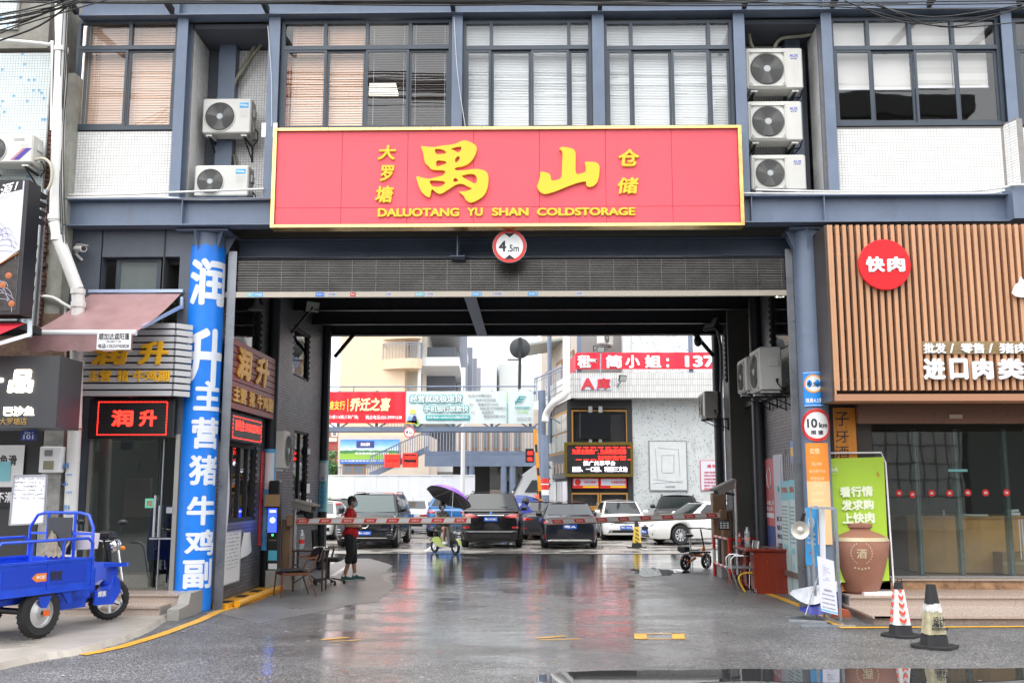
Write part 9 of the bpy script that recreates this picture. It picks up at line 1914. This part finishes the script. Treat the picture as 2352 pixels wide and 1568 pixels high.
b=MB();b.ball(p(-.25,0,.88),(.15,.185,.12),16,rot=Rw);b.ball(p(-.22,0,1.03),(.135,.165,.17),16,rot=Rw);b.ball(p(-.20,0,1.16),(.115,.185,.10),14,rot=Rw);[limb(b,[p(-.20,k*.16,1.17),p(-.13,k*.20,1.03)],[.066,.058])for k in(1,-1)]
zb_=M('zebra_top',(.3,.3,.3),.7);n_=zb_.node_tree.nodes;l_=zb_.node_tree.links;g_=n_.new('ShaderNodeNewGeometry');w_=n_.new('ShaderNodeTexWave');w_.inputs['Scale'].default_value=9;w_.inputs['Distortion'].default_value=9;w_.inputs['Detail Scale'].default_value=2;l_.new(g_.outputs['Position'],w_.inputs['Vector']);r_=n_.new('ShaderNodeValToRGB');r_.color_ramp.elements[0].position=.5;r_.color_ramp.elements[0].color=(.015,.015,.015,1);r_.color_ramp.elements[1].position=.58;r_.color_ramp.elements[1].color=(.55,.53,.5,1);l_.new(w_.outputs['Color'],r_.inputs[0]);l_.new(r_.outputs[0],n_['Principled BSDF'].inputs['Base Color'])
melt(b,'patterned_top',zb_,wm,.015,7);b=MB();b.ball(p(-.25,0,.80),(.15,.185,.12),14,rot=Rw);[limb(b,[p(-.22,k*.09,.77),p(.04,k*.11,.76)],[.10,.082])for k in(1,-1)];melt(b,'shorts',M('dark_cloth',(.016,.016,.018),.85),wm,.014,5)
for k in(1,-1):b=MB();b.ball(p(.15,k*.11,.30),(.125,.05,.048),12,rot=Rw);b.ball(p(.10,k*.11,.33),(.06,.048,.055),10,rot=Rw);melt(b,'shoe',M('shoe_white',(.6,.6,.6),.5),wm,.01,3)
um=thing('purple_umbrella','purple umbrella with black lining held over the scooter rider','umbrella',p(.10,.16,1.05));qh=p(.10,.16,1.05);ua=Vector((.20,-.10,.97)).normalized();qt=A(1046,1124,qh.y)
qt=Vector((A(1040,1138,SG.y).x,SG.y,A(1040,1122,SG.y).z));ua=(qt-qh).normalized();ua=Vector((.36,.34,.87)).normalized()
for nm,off,m_ in(('canopy',0,M('umbrella_purple',(.22,.03,.50),.35)),('lining',-.012,M('umbrella_lining',(.012,.011,.014),.5))):
 b=MB();e1=ua.orthogonal().normalized();e2=ua.cross(e1);vs=[qt+ua*off];
 for j in range(1,7):
  for k in range(32):a=k/32*2*PI;sc_=1-.05*abs(math.sin(4*a))*(j/6);r=.72*j/6*sc_;vs.append(qt+(e1*math.cos(a)+e2*math.sin(a))*r-ua*(.30*(j/6)**2*(1-.06*abs(math.sin(4*a)))-off))
 b.add(vs,[(0,1+k,1+(k+1)%32)for k in range(32)]+[(1+32*j+k,33+32*j+k,33+32*j+(k+1)%32,1+32*j+(k+1)%32)for j in range(5)for k in range(32)]);b.build(nm,m_,um,smooth=25)
MB().cyl(qh-(qt-qh).normalized()*.08,qt+ua*.05,.007,n=8).build('shaft',chrome,um)
for k in range(8):a=k/8*2*PI+.0;r=.70;MB().bar(qt-ua*.03,qt+(ua.orthogonal().normalized()*math.cos(a)+ua.cross(ua.orthogonal().normalized())*math.sin(a))*r-ua*.30,.005,.005).build('rib',galv,um)
BG=Gd(1598,1308);eh=Vector((.62,.55,0)).normalized();es=Vector((eh.y,-eh.x,0));p=lambda f,s,z:BG+eh*f+es*s+Vector((0,0,z));og=M('bike_orange',(.72,.16,.02),.35,coat=.4)
eb=thing('electric_bicycle','small orange and black folding electric bicycle by the right barrier','bicycle',BG)
for f in(-.36,.40):wheel3(p(f,0,.185),.18,5,eb,es,.034,.62,black)
for a,c,r,m_,nm in(((-.34,.17),(-.12,.36),.026,og,'frame_tube'),((-.12,.36),(.20,.33),.045,og,'frame_tube'),((.20,.33),(.32,.52),.03,og,'frame_tube'),((-.12,.30),(-.20,.76),.016,chrome,'seat_post'),((.40,.17),(.33,.50),.022,og,'fork'),((.33,.50),(.22,.94),.018,black,'stem')):MB().cyl(p(a[0],0,a[1]),p(c[0],0,c[1]),r).build(nm,m_,eb,smooth=50)
MB().ball(p(-.21,0,.80),(.14,.09,.045),14,rot=Matrix((eh,es,Vector((0,0,1)))).transposed()).build('saddle',leather,eb,smooth=60);MB().tube([p(.20,-.25,.95),p(.24,0,.96),p(.20,.25,.95)],.013,8).build('handlebar',black,eb);[MB().cyl(p(.20,s,.95),p(.18,s*1.35,.95),.018).build('grip',black,eb)for s in(-.25,.25)]
MB().bbox(p(-.02,0,.40),(.36,.10,.14),.03,rz=math.atan2(eh.y,eh.x)).build('battery_case',black,eb);MB().bar(p(-.36,.05,.18),p(-.05,.05,.28),.03,.05).build('swing_arm',og,eb);MB().bbox(p(-.42,0,.50),(.2,.24,.13),.02,rz=math.atan2(eh.y,eh.x)).build('rear_light_box',black,eb);MB().bar(p(-.5,0,.42),p(-.2,0,.44),.10,.015).build('carrier',black,eb)
for f in(-.36,.40):MB().sheet(lambda u,v:p(f,0,.165)+eh*math.cos(.5+2.1*u)*.19+Vector((0,0,1))*math.sin(.5+2.1*u)*.19+es*(v-.5)*.06,8,2).build('mudguard',black if f>0 else og,eb,smooth=60)
Sg=Gd(1610,1318);so=thing('folding_stool','folding stool with black seat and steel tube legs in front of the electric bicycle','stool',Sg);X0,X1=A(1588,1300,Sg.y).x,A(1634,1300,Sg.y).x;zs=A(1600,1268,Sg.y).z
MB().bbox(((X0+X1)/2,Sg.y+.15,zs),(X1-X0,.30,.035),.012).build('seat',leather,so)
for dy in(0,.3):MB().tube([(X0+.05,Sg.y+dy,zs-.02),(X0+.02,Sg.y+dy,.03),(X0+.04,Sg.y+dy,.015),(X1-.05,Sg.y+dy,.015),(X1-.04,Sg.y+dy,zs-.02)],.008,8).build('leg_frame',galv,so,smooth=60)
